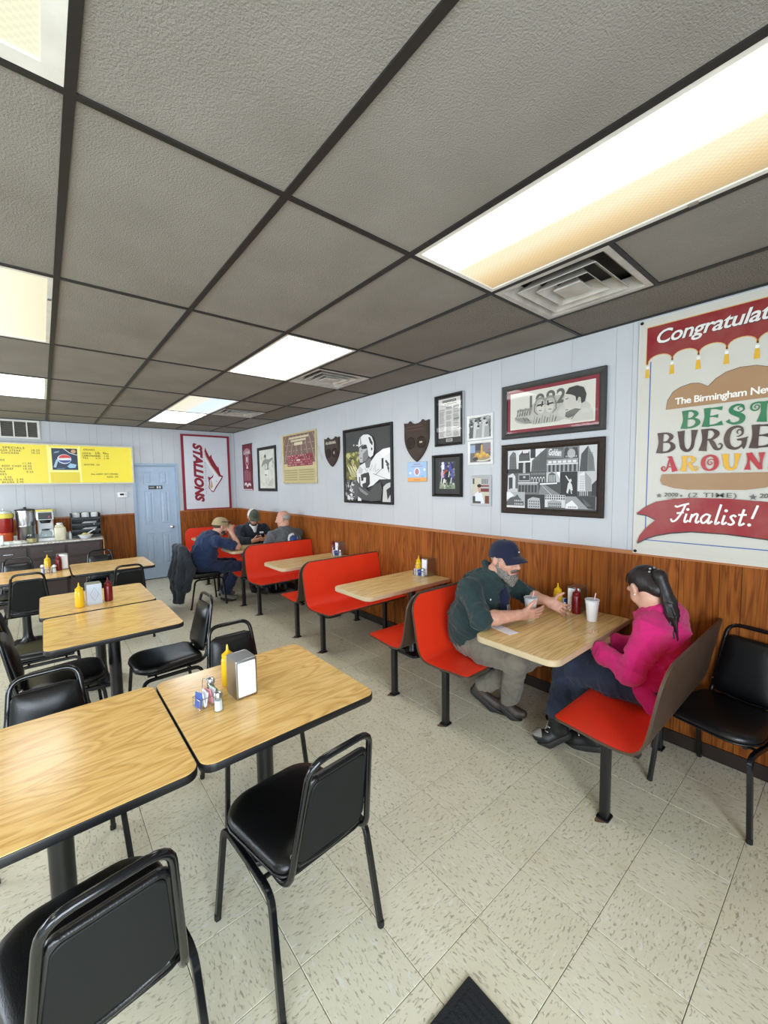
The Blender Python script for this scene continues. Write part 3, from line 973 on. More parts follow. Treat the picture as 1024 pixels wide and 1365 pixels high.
    k = MB().cbox((0, 0, 0), (.225, .066, .006), .002, m=Matrix.Translation((1.575, YB + .009, 1.664)) @ Matrix.Rotation(R(90), 4, 'X')).build('door_sign', 'frame_grey', d)
    P = Print(); P.rect(-.10, -.008, -.02, .012, rgb(150, 152, 156)); P.rect(.02, -.02, .045, .022, rgb(210, 212, 214)); P.rect(.06, -.02, .085, .022, rgb(205, 208, 210))
    P.build('sign_marks', d, lambda u, v, z: (1.575 + u, YB + .0055 - z, 1.664 + v))
    for z in (.25, 1.05, 1.8):
        MB().bb((DX0 + .0, YB - .002, z), (DX0 + .014, YB + .012, z + .09)).build('hinge', 'steel', d)
build_walls()

# ------------------------------------------------------------------ pedestal tables
def make_table(label, c, sx, sy):
    t = thing('pedestal_table', label, 'table', (c[0], c[1], 0), 0, 'oak topped pedestal tables')
    MB().rprism((0, 0, .749), sx - .006, sy - .006, .002, .047, .0006, 7).build('laminate_surface', 'oak_laminate', t)
    MB().rprism((0, 0, .733), sx, sy, .0305, .05, .004, 7).build('edge_band', 'black_edge', t, smooth=35)
    MB().lathe([(.075, .03), (.055, .05), (.043, .09), (.038, .16), (.038, .60), (.045, .69), (.045, .70)], 16).build('column', 'black_steel', t, smooth=40)
    m = MB().box((0, 0, .709), (.42, .05, .018)).box((0, 0, .709), (.05, .42, .018)); m.build('top_spider', 'black_steel', t)
    MB().rprism((0, 0, .015), .25, .25, .026, .05, .008, 6).build('base_plate', 'black_steel', t, smooth=40)
    return t
make_table('oak laminate table with napkin dispenser, shaker and sugar packets on it', (.7375, 1.7925), .755, .775)
make_table('empty oak laminate table with window glare, joined to the dispenser table', (-.0225, 1.7925), .755, .775)
make_table('empty oak table with condiment reflections in the second joined pair', (.33, 3.415), .765, .765)
make_table('oak table carrying square patterned dispenser between mustard and ketchup bottles', (.31, 4.215), .765, .765)
make_table('oak table near the brown counter with nothing on it', (.60, 5.88), .80, .775)
make_table('oak table near the brown counter with grouped condiments', (-.21, 5.86), .80, .775)

# ------------------------------------------------------------------ stacking chairs
def arc_corner(a, b, c, r, n=5):
    """points that round the corner b between a and c"""
    a, b, c = Vector(a), Vector(b), Vector(c)
    p = b + (a - b).normalized() * r; q = b + (c - b).normalized() * r
    return [p.lerp(b, k / n).lerp(b.lerp(q, k / n), k / n) for k in range(n + 1)]
def make_chair(label, loc, rz):
    t = thing('stacking_chair', label, 'chair', loc, rz, 'black vinyl stacking chairs')
    # seat: rounded cushion with a soft crown
    rs = []
    def outline(inset, z, n=6):
        pts = []
        for (cx, cy, a0, r) in ((.208 - .12, .232 - .12, 0, .12), (-.208 + .12, .232 - .12, 90, .12), (-.178 + .06, -.195 + .06, 180, .06), (.178 - .06, -.195 + .06, 270, .06)):
            for k in range(n + 1):
                a = R(a0 + 90 * k / n)
                rr = r - inset if r > inset else .001
                pts.append((cx + rr * math.cos(a), cy + rr * math.sin(a), z))
        return pts
    for i, z in ((.012, .428), (.002, .434), (-.003, .446), (-.002, .458), (.010, .470), (.03, .476), (.06, .479)):
        rs.append(outline(i, z))
    cen = [(p[0] * .45, p[1] * .45, .482) for p in rs[-1]]
    rs.append(cen)
    s = MB().rings(rs).build('seat', 'black_vinyl', t, smooth=50)
    MB().tube([Vector(p) for p in outline(-.004, .436)], .0045, 6, closed=True).build('piping', 'black_vinyl', s, smooth=60)
    MB().rings([outline(.02, .418), outline(.02, .4275)]).build('seat_board', 'chair_board', t)
    # back frame: one tube, J-shaped under the seat, inverted U at the top
    side = [(-.165, .17, .412), (-.165, -.10, .412)]
    p = [Vector(side[0])]
    p += arc_corner((-.165, .0, .412), (-.163, -.215, .412), (-.130, -.275, .76), .07)
    p += arc_corner((-.161, -.2, .45), (-.120, -.296, .853), (0, -.300, .858), .055)
    full = p + [Vector((-q.x, q.y, q.z)) for q in reversed(p)]
    MB().tube(full, .0115, 10, up=(1, 0, 0)).build('back_frame', 'chair_steel', t, smooth=60)
    for sx in (-1, 1):
        f = [Vector((sx * .228, .235, .0)), Vector((sx * .203, .205, .36))]
        f = [f[0]] + arc_corner(f[0], (sx * .200, .20, .392), (sx * .198, 0, .392), .045) + [Vector((sx * .198, .0, .392))]
        l = MB().tube(f, .0105, 8, sq=True, up=(sx, 0, 0)).build('leg', 'chair_steel', t, smooth=40)
        MB().lathe([(.012, 0), (.0135, .002), (.0135, .022), (.012, .024)], 8, (sx * .2275, .2345, 0)).build('glide', 'rubber', l)
        b = [Vector((sx * .212, -.235, .0))]
        b = b + arc_corner(b[0], (sx * .200, -.165, .392), (sx * .198, 0, .392), .05) + [Vector((sx * .198, .0, .392))]
        l = MB().tube(b, .0105, 8, sq=True, up=(sx, 0, 0)).build('leg', 'chair_steel', t, smooth=40)
        MB().lathe([(.012, 0), (.0135, .002), (.0135, .022), (.012, .024)], 8, (sx * .212, -.2345, 0)).build('glide', 'rubber', l)
    MB().tube([(-.198, .12, .395), (.198, .12, .395)], .008, 8).tube([(-.198, -.10, .395), (.198, -.10, .395)], .008, 8).build('cross_bar', 'chair_steel', t)
    # padded back on the leaning plane
    up = Vector((0, -.22, .9755)).normalized(); nn = Vector((0, up.z, -up.y)); o = Vector((0, -.2155, .50))
    def hw(v): return .149 - .026 * v / .30
    def bo(inset, dn, n=5):
        pts = []
        v0, v1, r = -.02 + inset, .300 - inset, .03
        w0, w1 = hw(0) - inset, hw(.30) - inset
        pts += [(w0 - r + r * math.cos(R(a)), v0 + r + r * math.sin(R(a))) for a in range(-90, 1, 18)]
        pts += [(w1 - r + r * math.cos(R(a)), v1 - r + r * math.sin(R(a))) for a in range(0, 91, 18)]
        pts += [(-(w1 - r) + r * math.cos(R(a)), v1 - r + r * math.sin(R(a))) for a in range(90, 181, 18)]
        pts += [(-(w0 - r) + r * math.cos(R(a)), v0 + r + r * math.sin(R(a))) for a in range(180, 271, 18)]
        # bottom edge bows downwards
        out = []
        for u, v in pts:
            if v < .06: v -= .026 * (1 - (u / .15) ** 2) * (1 - max(v, 0) / .06)
            out.append(Vector((u, 0, 0)) + o + up * v + nn * dn)
        return out
    MB().rings([bo(.004, -.004), bo(.0, .002), bo(.0, .012), bo(.004, .018), bo(.018, .027), bo(.036, .034), bo(.056, .038), bo(.074, .040)]).build('back_pad', 'black_vinyl', t, smooth=50)
    pn = MB().rings([bo(.014, -.0095), bo(.012, -.0075), bo(.012, -.0042)]).build('back_panel', 'chair_board', t)
    e0 = [o + up * .296 + nn * .000 + Vector((u, 0, 0)) for u in (-.09, -.05, 0, .05, .09)]
    MB().tube(e0, .0095, 8).build('top_roll', 'black_vinyl', pn, smooth=60)
    e1 = [o + up * (-.014 - .028 * (1 - (u / .15) ** 2)) + nn * .0 + Vector((u, 0, 0)) for u in (-.125, -.08, -.04, 0, .04, .08, .125)]
    MB().tube(e1, .011, 8).build('bottom_roll', 'black_vinyl', pn, smooth=60)
    for sx in (-1, 1):
        q = [o + up * v + Vector((sx * (hw(v) + .008), 0, 0)) for v in (.03, .26)]
        MB().ell(q[0], (.006, .006, .006), 8, 6).ell(q[1], (.006, .006, .006), 8, 6).build('rivet', 'grey_metal', t)
    return t
ch = make_chair('black chair pushed out from the dispenser table, its back turned to the doormat', (.675, 1.355, 0), R(4))
CH = [
    ('black chair pulled up to the empty glare-lit table, cut off by the picture edge', (.035, 1.31, 0), R(6)),
    ('black chair with blue sheen facing the dispenser table from its far side', (.83, 2.19, 0), R(180)),
    ('black chair with blue sheen tucked under the empty glare-lit table', (-.03, 2.11, 0), R(182)),
    ('black chair in the aisle, side on, turned towards the second table pair', (.64, 3.27, 0), R(92)),
    ('black chair facing the empty table of the second pair, behind the blue-sheened chair', (.03, 3.40, 0), R(-88)),
    ('black chair facing the patterned dispenser, on the side away from the aisle', (-.05, 4.10, 0), R(-90)),
    ('black chair with its back to us at the condiment table by the counter', (-.16, 5.58, 0), R(0)),
    ('black chair with its back to us at the bare table by the counter', (.665, 5.36, 0), R(0)),
    ('black chair between the counter drawers and the condiment table', (-.275, 6.27, 0), R(180)),
    ('black chair between the counter drawers and the bare table', (.54, 6.24, 0), R(180)),
    ('black chair standing against the wood wall under the burger banner', (2.715, .452, 0), R(76)),
    ('black chair with a dark jacket over it, under the man in the blue shirt', (1.70, 6.08, 0), R(-90)),
]
for lab, loc, rz in CH:
    dup(ch, loc, rz, lab)

# ------------------------------------------------------------------ booths
def make_bench(label, yleg, sgn):
    """sgn +1: sitter faces +Y (the back is towards -Y)"""
    t = thing('booth_bench', label, 'bench', (2.0, yleg, 0), 0, 'red booth benches')
    Wd = 1.018
    prof = smooth_path([(-.245, .447, 0), (-.20, .452, 0), (-.10, .445, 0), (0, .437, 0), (.09, .437, 0), (.145, .452, 0), (.180, .50, 0), (.200, .58, 0), (.218, .68, 0), (.236, .78, 0), (.249, .855, 0), (.254, .882, 0)], 4)
    P = [(p.x, p.y) for p in prof]
    L = [0.0]
    for i in range(1, len(P)): L.append(L[-1] + math.hypot(P[i][0] - P[i - 1][0], P[i][1] - P[i - 1][1]))
    T = L[-1]
    N = []
    for i in range(len(P)):
        a, b = P[max(i - 1, 0)], P[min(i + 1, len(P) - 1)]
        dx, dz = b[0] - a[0], b[1] - a[1]; l = math.hypot(dx, dz)
        N.append((-dz / l, dx / l))
    def inset(s, r0, r1):
        i = 0.0
        if s < r0: i = max(i, r0 - math.sqrt(max(0, r0 * r0 - (r0 - s) ** 2)))
        if T - s < r1: i = max(i, r1 - math.sqrt(max(0, r1 * r1 - (r1 - (T - s)) ** 2)))
        return i
    # extra stations near the ends so that the rounded corners are smooth
    st = sorted(set([round(x, 4) for x in L] + [.002, .006, .014, .026, .045] + [T - v for v in (.002, .008, .02, .036, .06, .09, .12)]))
    def at(s):
        for i in range(1, len(L)):
            if s <= L[i] + 1e-9:
                k = (s - L[i - 1]) / (L[i] - L[i - 1])
                return [P[i - 1][j] * (1 - k) + P[i][j] * k for j in (0, 1)], [N[i - 1][j] * (1 - k) + N[i][j] * k for j in (0, 1)]
        return P[-1], N[-1]
    def sheet(d0, d1, ext, name, mat):
        rings = []
        for s in st:
            ss = min(max(s, ext), T - ext) if ext else s
            (y, z), (ny, nz) = at(ss)
            i = inset(ss, .05, .13) + ext
            w0, w1 = i, Wd - inset(ss, .02, .02) - ext
            r = []
            for x, d in ((w0, d0), (w1, d0), (w1, d1), (w0, d1)):
                r.append((x, -sgn * (y + ny * d), z + nz * d))
            rings.append(r)
        m = MB().rings(rings)
        return m.build(name, mat, t, smooth=40)
    sheet(-.013, -.0005, 0, 'plywood_shell', 'booth_brown')
    sheet(-.0012, .0012, .005, 'red_facing', 'red_laminate')
    f = MB()
    f.bb((.05, -.022, .385), (.97, .022, .42))
    for x in (.085, .90):
        f.bb((x - .02, -.15, .395), (x + .02, .17, .418))
    f.build('seat_rail', 'black_steel', t)
    for x in (.085, .90):
        l = MB().rprism((x, 0, .20), .042, .042, .39, .006, 0, 3).build('leg', 'black_steel', t, smooth=40)
        MB().rprism((x, 0, .004), .075, .06, .008, .012, .002, 3).build('foot_plate', 'black_steel', l)
        if x < .5:
            q = [(x - .020 + .040 * math.cos(a) * (1 + .25 * math.sin(3 * a)), .006 + .030 * math.sin(a) * (1 + .3 * math.cos(2 * a))) for a in [2 * math.pi * k / 16 for k in range(16)]]
            MB().prism(q, .0002, .0009).build('rust_stain', 'rust', l)
    g = MB().bb((1.0, -.06, .40), (1.016, .06, .44)); g.build('wall_bracket', 'black_steel', t)
    return t
BENCH = [(.79, 1, 'red booth bench with brown back that the woman in pink sits on'),
         (1.850, -1, 'red booth bench that the bearded man in the cap sits on'),
         (2.392, 1, 'booth bench back to back with the bearded man, brown side showing'),
         (3.481, -1, 'red booth bench facing us at the table with the yellow mustard'),
         (4.023, 1, 'booth bench with brown back, behind the bench at the mustard table'),
         (5.046, -1, 'red booth bench facing us at the table with only ketchup and napkins'),
         (5.588, 1, 'booth bench under the bald man in grey'),
         (6.65, -1, 'red booth bench under the man in the camouflage cap'),
         (7.192, 1, 'booth bench hidden behind the men, backing onto the camouflage cap man'),
         (8.0, -1, 'red booth bench against the back wall below the white flag')]
for y, s, lab in BENCH: make_bench(lab, y, s)

def booth_table(label, y):
    t = thing('booth_table', label, 'table', (2.0, y, 0), 0, 'wall mounted booth tables')
    # square towards the wall, round corners towards the aisle
    def outl(i, z):
        r = .07 - i
        pts = [(1.018, -.27 + i, z), (1.018, .27 - i, z)]
        pts += [(.07 + r * math.cos(R(a)), .27 - .07 + r * math.sin(R(a)), z) for a in range(90, 181, 15)]
        pts += [(.07 + r * math.cos(R(a)), -.27 + .07 + r * math.sin(R(a)), z) for a in range(180, 271, 15)]
        return pts
    MB().rings([outl(.004, .7495), outl(.004, .7505)]).build('laminate_surface', 'booth_laminate', t)
    MB().rings([outl(.003, .715), outl(0, .718), outl(0, .7465), outl(.003, .7494)]).build('edge_band', 'laminate_edge', t, smooth=35)
    MB().lathe([(.05, .02), (.036, .05), (.036, .69), (.06, .70), (.06, .7145)], 14, (.76, 0, 0)).build('column', 'black_steel', t, smooth=40)
    MB().rprism((.76, 0, .011), .24, .30, .02, .06, .006, 4).build('base_plate', 'black_steel', t)
    MB().bb((.985, -.22, .67), (1.016, .22, .7145)).build('wall_cleat', 'booth_brown', t)
for y, lab in ((1.283, 'booth table between the bearded man and the woman in pink'), (2.885, 'booth table with the yellow mustard bottle by the wall'),
               (4.44, 'booth table with ketchup and napkins between two empty benches'), (6.0, 'booth table where the three men sit'),
               (7.57, 'last booth table, by the back wall under the white flag')):
    booth_table(lab, y)

# ------------------------------------------------------------------ counter along the back wall
def cabinet(x0, label):
    w, y0 = .43, 7.665
    t = thing('base_cabinet', label, 'cabinet', (x0 + w / 2, y0 + .3, 0), 0, 'brown base cabinets under the counter')
    MB().bb((-w / 2 + .001, -.28, .09), (w / 2 - .001, .31, .874)).bb((-w / 2 + .001, -.22, .0), (w / 2 - .001, .31, .09)).build('body', 'cabinet_brown', t)
    d = MB().rprism((0, 0, 0), w - .045, .165, .02, .004, .003, 2, Matrix.Translation((0, -.291, .765)) @ Matrix.Rotation(R(90), 4, 'X')).build('drawer', 'cabinet_brown', t)
    pull = lambda z: MB().tube([(-.05, -.302, z), (-.05, -.322, z), (.05, -.322, z), (.05, -.302, z)], .005, 6)
    pull(.77).build('pull', 'chrome', d)
    d = MB().rprism((0, 0, 0), w - .045, .52, .02, .004, .003, 2, Matrix.Translation((0, -.291, .385)) @ Matrix.Rotation(R(90), 4, 'X')).build('door', 'cabinet_brown', t)
    MB().tube([(.15, -.302, .50), (.15, -.322, .50), (.15, -.322, .60), (.15, -.302, .60)], .005, 6).build('pull', 'chrome', d)
names = ['brown cabinet at the end of the counter under the black rack', 'brown cabinet below the coffee maker', 'brown cabinet below the red drink dispenser',
         'brown cabinet under the counter beyond the picture edge', 'brown cabinet second beyond the picture edge', 'brown cabinet third beyond the picture edge']
for k, n in enumerate(names): cabinet(.235 - .43 * k, n)
t = thing('counter_top', 'pale speckled stone counter top along the back wall', 'counter', (-.6, 7.97, .875))
MB().rprism((0, 0, .0135), 2.57, .63, .025, .012, .006, 3).build('slab', 'counter_stone', t)
MB().bb((-1.28, .295, .0265), (1.28, .312, .10)).build('backsplash', 'counter_stone', t)

# ------------------------------------------------------------------ condiments
TZ = .7505
def bottle(name, label, cat, mat, x, y, z=TZ, s=1.0, group='squeeze bottles'):
    t = thing(name, label, cat, (x, y, z), 0, group)
    MB().lathe([(.020 * s, 0), (.029 * s, .003), (.0305 * s, .012), (.0305 * s, .118 * s), (.028 * s, .130 * s), (.024 * s, .136 * s)], 16).build('bottle_body', mat, t, smooth=50)
    m = MB().lathe([(.026 * s, .134 * s), (.0275 * s, .138 * s), (.0265 * s, .150 * s), (.019 * s, .155 * s), (.013 * s, .162 * s), (.007 * s, .168 * s), (.0035 * s, .194 * s), (.002 * s, .197 * s)], 14)
    m.build('nozzle_cap', mat, t, smooth=40)
    return t
def mustard(l, x, y, **k): return bottle('mustard_bottle', l, 'bottle', 'mustard', x, y, **k)
def ketchup(l, x, y, **k): return bottle('ketchup_bottle', l, 'bottle', 'ketchup', x, y, **k)
def napkin_box(label, x, y, rz, w=.095, d=.115, h=.175, face='paper', diamond=False):
    t = thing('napkin_dispenser', label, 'dispenser', (x, y, TZ), rz, 'napkin dispensers')
    m = MB().bb((-w / 2, -d / 2 + .008, .0), (-w / 2 + .003, d / 2 - .008, h)).bb((w / 2 - .003, -d / 2 + .008, 0), (w / 2, d / 2 - .008, h))
    m.bb((-w / 2 + .003, -d / 2 + .008, h - .003), (w / 2 - .003, d / 2 - .008, h)).bb((-w / 2 + .003, -d / 2 + .008, 0), (w / 2 - .003, d / 2 - .008, .003))
    m.build('case', 'steel', t)
    for s in (-1, 1):
        f = MB().rprism((0, 0, 0), w + .002, h + .002, .006, .008, .002, 3, Matrix.Translation((0, s * (d / 2 - .005), h / 2)) @ Matrix.Rotation(R(90), 4, 'X'))
        f = f.build('face_plate', 'steel' if face != 'print' else 'napkin_print', t, smooth=30)
        if face == 'paper':
            MB().rprism((0, 0, 0), w - .014, h - .02, .003, .004, .001, 2, Matrix.Translation((0, s * (d / 2 - .0005), h / 2)) @ Matrix.Rotation(R(90), 4, 'X')).build('napkins', 'paper', t)
        if diamond:
            q = [(0, -.055), (.028, 0), (0, .055), (-.028, 0)]
            P = Print(); P.line([(a, b) for a, b in q], .003, rgb(120, 126, 140), closed=True)
            P.line([(a * .35, b * .35) for a, b in q], .002, rgb(140, 146, 160), closed=True)
            P.build('diamond_print', t, lambda u, v, z: (u * -s, s * (d / 2 - .0017 + z), h / 2 + v))
    return t
def shaker(label, x, y, tall=.085, lid='steel', fill='sugar_white'):
    t = thing('glass_shaker', label, 'shaker', (x, y, TZ), 0, 'glass shakers')
    MB().lathe([(.017, 0), (.021, .002), (.021, .012), (.018, tall * .6), (.0165, tall * .74)], 8).build('glass_jar', 'glass', t, smooth=20)
    MB().lathe([(.0155, .003), (.0165, .004), (.0150, tall * .55)], 8).build('contents', fill, t, smooth=20)
    MB().lathe([(.0185, tall * .72), (.0185, tall * .86), (.015, tall * .95), (.006, tall)], 12).build('lid', lid, t, smooth=40)
    return t
def caddy(label, x, y, rz=0.0):
    t = thing('packet_caddy', label, 'caddy', (x, y, TZ), rz, 'sweetener packet caddies')
    m = MB()
    for z in (.004, .045):
        m.tube([(-.045, -.03, z), (.045, -.03, z), (.045, .03, z), (-.045, .03, z)], .0016, 6, closed=True)
    for a in (-.045, 0, .045):
        for b in (-.03, .03): m.tube([(a, b, .004), (a, b, .045)], .0013, 6)
    m.tube([(-.045, 0, .004), (-.03, 0, .004), (.045, 0, .004)], .0013, 6)
    m.tube(arc_corner((0, -.03, .004), (0, -.03, .115), (0, .03, .115), .025) + arc_corner((0, -.03, .115), (0, .03, .115), (0, .03, .004), .025) + [(0, .03, .004)], .0016, 6)
    m.build('wire_rack', 'chrome', t, smooth=60)
    for i, mat in enumerate(('packet_blue', 'sugar_white', 'sugar_white', 'packet_pink', 'sugar_white', 'packet_green')):
        a = -.036 + .0135 * i + (.008 if i > 2 else 0)
        mm = Matrix.Translation((a, 0, .037)) @ Matrix.Rotation(R(8 * (-1) ** i), 4, 'Y') @ Matrix.Rotation(R(6 * (i % 3 - 1)), 4, 'X')
        MB().rprism((0, 0, 0), .005, .050, .062, .002, .001, 2, mm).build('packet', mat, t)
    return t

# nearest table
napkin_box('napkin dispenser with white napkins on the nearest table', .652, 1.815, R(3))
mustard('mustard bottle behind the napkin dispenser on the nearest table', .632, 1.935)
shaker('glass salt shaker with steel lid in front of the packet rack, nearest table', .520, 1.735)
caddy('wire rack of sweetener packets on the nearest table', .495, 1.815, R(12))
shaker('second glass shaker, behind the packet rack on the nearest table', .535, 1.885, fill='grey_metal')
# second pair
mustard('mustard bottle beside the diamond patterned dispenser', .178, 3.99)
napkin_box('silver blue napkin dispenser with a diamond pattern', .275, 4.055, R(2), .10, .115, .165, 'print', True)
ketchup('ketchup bottle standing next to the diamond patterned dispenser', .375, 4.05)
# by the counter
mustard('mustard bottle in the cluster on the table by the counter', .0, 5.90)
ketchup('ketchup bottle in the cluster on the table by the counter', .095, 5.92)
napkin_box('white napkin dispenser behind ketchup on the table by the counter', .135, 6.01, R(5))
shaker('empty glass shaker in front of mustard on the table by the counter', -.045, 5.83, .10, 'white_plastic')
shaker('glass shaker with white lid in front of ketchup by the counter', .055, 5.80, .09, 'white_plastic')
caddy('wire rack of packets between the shakers by the counter', .0, 5.82)
# booth of the bearded man
mustard('mustard bottle between the hand of the bearded man and the wall', 2.862, 1.445)
ketchup('ketchup bottle in front of the dispenser at the booth of the bearded man', 2.868, 1.312)
napkin_box('steel napkin dispenser by the wood wall at the booth of the bearded man', 2.955, 1.345, R(88))
caddy('wire rack of packets between mustard and dispenser at the man and woman booth', 2.955, 1.455, R(80))
# middle booths
mustard('mustard bottle by the wall on the unoccupied booth table', 2.925, 2.955)
ketchup('ketchup bottle behind mustard on the unoccupied booth table', 2.985, 2.985)
napkin_box('napkin dispenser beside mustard on the unoccupied booth table', 2.975, 2.86, R(80))
caddy('packet rack in front of mustard on the unoccupied booth table', 2.885, 2.93, R(80))
shaker('glass shaker in front of the dispenser on the unoccupied booth table', 2.885, 2.855)
ketchup('ketchup bottle on the booth table before the three men', 2.955, 4.61)
napkin_box('napkin dispenser on the booth table before the three men', 2.985, 4.48, R(80))
shaker('glass salt shaker by the napkins on the booth table before the three men', 2.93, 4.40)
caddy('packet rack beside ketchup on the booth table before the three men', 2.905, 4.49, R(75))

def foam_cup(label, x, y, h=.142):
    t = thing('foam_cup', label, 'cup', (x, y, TZ), 0, 'white foam drink cups')
    MB().lathe([(.024, 0), (.030, .002), (.0405, h * .84), (.0425, h * .85), (.0425, h * .97), (.0445, h * .985), (.0445, h)], 24).build('cup', 'foam_white', t, smooth=30)
    MB().lathe([(.0455, h - .002), (.0465, h + .004), (.043, h + .007), (.039, h + .003), (.002, h + .004)], 24).build('lid', 'lid_plastic', t, smooth=40)
    MB().tube([(.012, -.008, h + .001), (.02, -.014, h + .048)], .0035, 8).build('straw', 'straw', t)
    return t
foam_cup('white foam cup with lid and straw behind the hand of the bearded man', 2.54, 1.475)
foam_cup('white foam cup with lid near the middle of the booth table edge by the wall', 2.79, 1.17)
t = thing('paper_slip', 'folded white paper slip at the aisle corner of the booth table', 'paper', (2.218, 1.475, TZ), R(78))
MB().rings([[(-.092, -.038, .0004), (.092, -.038, .0004), (.092, .038, .0004), (-.092, .038, .0004)], [(-.092, -.038, .0014), (.092, -.038, .0020), (.092, .038, .0030), (-.092, .038, .0020)]]).build('sheet', 'paper', t)
MB().bb((-.090, -.034, .0026), (.090, .004, .0034)).build('folded_flap', 'paper', t)
t = thing('phone', 'black phone in the hands of the man in the camouflage cap', 'phone', (2.60, 6.24, .835), R(15))
MB().rprism((0, 0, 0), .07, .14, .008, .01, .002, 4, Matrix.Rotation(R(-35), 4, 'X')).build('case', 'black_plastic', t)
MB().rprism((0, 0, .0046), .062, .13, .0008, .006, 0, 4, Matrix.Rotation(R(-35), 4, 'X')).build('screen', 'frame_grey', t)

# door mat
t = thing('door_mat', 'black ribbed rubber mat on the floor by the camera', 'mat', (.715, .505, 0))
MB().rprism((0, 0, .004), .63, .615, .008, .006, .003, 2).build('mat_base', 'mat_rubber', t)
m = MB()
for k in range(26): m.bb((-.29 + k * .0225, -.28, .0078), (-.278 + k * .0225, .28, .0105))
m.build('ribs', 'mat_rubber', t)
t = thing('paper_scrap', 'thin white scrap of litter on the floor under the back booths', 'litter', (2.30, 4.72, .0), R(20))
MB().rings([[(-.05, -.006, .0003), (.05, -.006, .0003), (.05, .006, .0003), (-.05, .006, .0003)], [(-.05, -.005, .0013), (.05, -.005, .0016), (.05, .005, .0016), (-.05, .005, .0013)]]).build('scrap', 'paper', t)

# ------------------------------------------------------------------ things on the counter
CZ = .9015
t = thing('tea_urn', 'tall stainless steel drink urn with two bands on the counter', 'urn', (-.212, 7.98, CZ))
MB().lathe([(.10, 0), (.105, .004), (.105, .03), (.108, .04), (.108, .22), (.112, .225), (.112, .245), (.108, .25), (.108, .44), (.113, .445), (.113, .46)], 28).build('tank', 'steel', t, smooth=40)
MB().lathe([(.114, .459), (.114, .475), (.06, .487), (.018, .49), (.018, .51), (.003, .513)], 24).build('lid', 'black_plastic', t, smooth=40)
MB().bb((-.012, -.15, .05), (.012, -.105, .075)).lathe([(.012, .02), (.012, .085), (.004, .09)], 10, (0, -.15, 0)).build('spigot', 'black_plastic', t)
t = thing('drink_dispenser', 'drink dispenser with yellow lid and red and orange contents', 'dispenser', (-.442, 7.95, CZ))
MB().lathe([(.075, 0), (.085, .005), (.09, .15), (.09, .155)], 20).build('lower_bowl', 'orange_drink', t, smooth=40)
MB().lathe([(.091, .155), (.096, .165), (.10, .36), (.10, .365)], 20).build('upper_bowl', 'red_drink', t, smooth=40)
MB().lathe([(.108, .365), (.11, .37), (.11, .425), (.10, .432)], 20).build('lid', 'yellow_lid', t, smooth=40)
MB().lathe([(.09, .432), (.088, .46), (.03, .475), (.012, .48), (.012, .50), (.002, .505)], 16).build('top_cover', 'lid_plastic', t, smooth=40)
t = thing('white_canister', 'small white box beside the red drink dispenser at the picture edge', 'box', (-.50, 7.76, CZ))
MB().rprism((0, 0, .062), .10, .09, .124, .008, .003, 3).build('body', 'white_plastic', t); MB().rprism((0, 0, .130), .104, .094, .012, .008, .003, 3).build('lid', 'white_plastic', t)
t = thing('bar_towel', 'crumpled off white towel lying on the counter below the urn', 'towel', (-.36, 7.74, CZ))
organic('cloth', [ell((-.36 + .03 * i - .09, 7.74 + .02 * math.sin(i * 2.1), CZ + .021 + .004 * math.sin(i * 1.7)), (.05, .045, .016 + .004 * (i % 3)), k=.02) for i in range(8)], .005, 'towel', t, (-.36, 7.74, CZ), (.004, 90, 3))
t = thing('coffee_maker', 'white drip coffee maker with glass pot and yellow top', 'coffee maker', (.012, 7.99, CZ))
MB().rprism((0, -.01, .022), .205, .32, .044, .02, .006, 3).build('base', 'white_plastic', t)
MB().rprism((0, .10, .23), .19, .10, .38, .015, .004, 3).build('tower', 'white_plastic', t)
MB().rprism((0, -.02, .375), .20, .30, .12, .02, .006, 3).build('head', 'white_plastic', t)
MB().rprism((0, .0, .450), .205, .28, .028, .02, .006, 3).build('top_warmer', 'yellow_lid', t)
MB().rprism((0, -.172, .375), .155, .006, .10, .002, .001, 2).build('control_panel', 'black_plastic', t)
MB().lathe([(.055, .265), (.068, .30), (.07, .315)], 18, (0, -.10, 0)).build('brew_basket', 'black_plastic', t, smooth=40)
MB().box((.045, -.1765, .36), (.02, .004, .03)).build('switch', 'red_drink', t)
pot = MB().lathe([(.05, .046), (.066, .055), (.07, .09), (.055, .14), (.045, .155)], 20, (0, -.09, 0)).build('glass_pot', 'glass', t, smooth=50)
MB().lathe([(.047, .155), (.05, .16), (.05, .172), (.01, .178)], 16, (0, -.09, 0)).build('pot_lid', 'black_plastic', pot)
MB().tube([(.045, -.12, .16), (.08, -.16, .155), (.085, -.165, .09), (.068, -.14, .075)], .008, 8).build('pot_handle', 'white_plastic', pot)
t = thing('plastic_jug', 'cream translucent plastic jug in front of the coffee maker', 'jug', (.172, 7.80, CZ))
MB().rprism((0, 0, .10), .135, .11, .20, .03, .012, 4).build('jug_body', 'cream_plastic', t, smooth=40)
MB().rprism((-.005, 0, .215), .105, .085, .032, .028, .010, 4).lathe([(.032, .23), (.032, .236)], 14).build('shoulder', 'cream_plastic', t, smooth=40)
MB().lathe([(.036, .235), (.038, .238), (.038, .258), (.03, .262)], 18).build('cap', 'white_plastic', t, smooth=40)
MB().tube([(.045, -.02, .20), (.062, -.03, .18), (.068, -.03, .12), (.06, -.02, .08)], .008, 8).build('handle', 'cream_plastic', t)
t = thing('glass_pitcher', 'clear glass pitcher with pale drink in front of the urn', 'pitcher', (-.155, 7.765, CZ))
MB().lathe([(.05, 0), (.058, .004), (.062, .10), (.060, .125)], 18).build('pitcher_body', 'glass', t, smooth=40)
MB().lathe([(.050, .006), (.055, .008), (.057, .06)], 18).build('drink', 'tan_food', t, smooth=40)
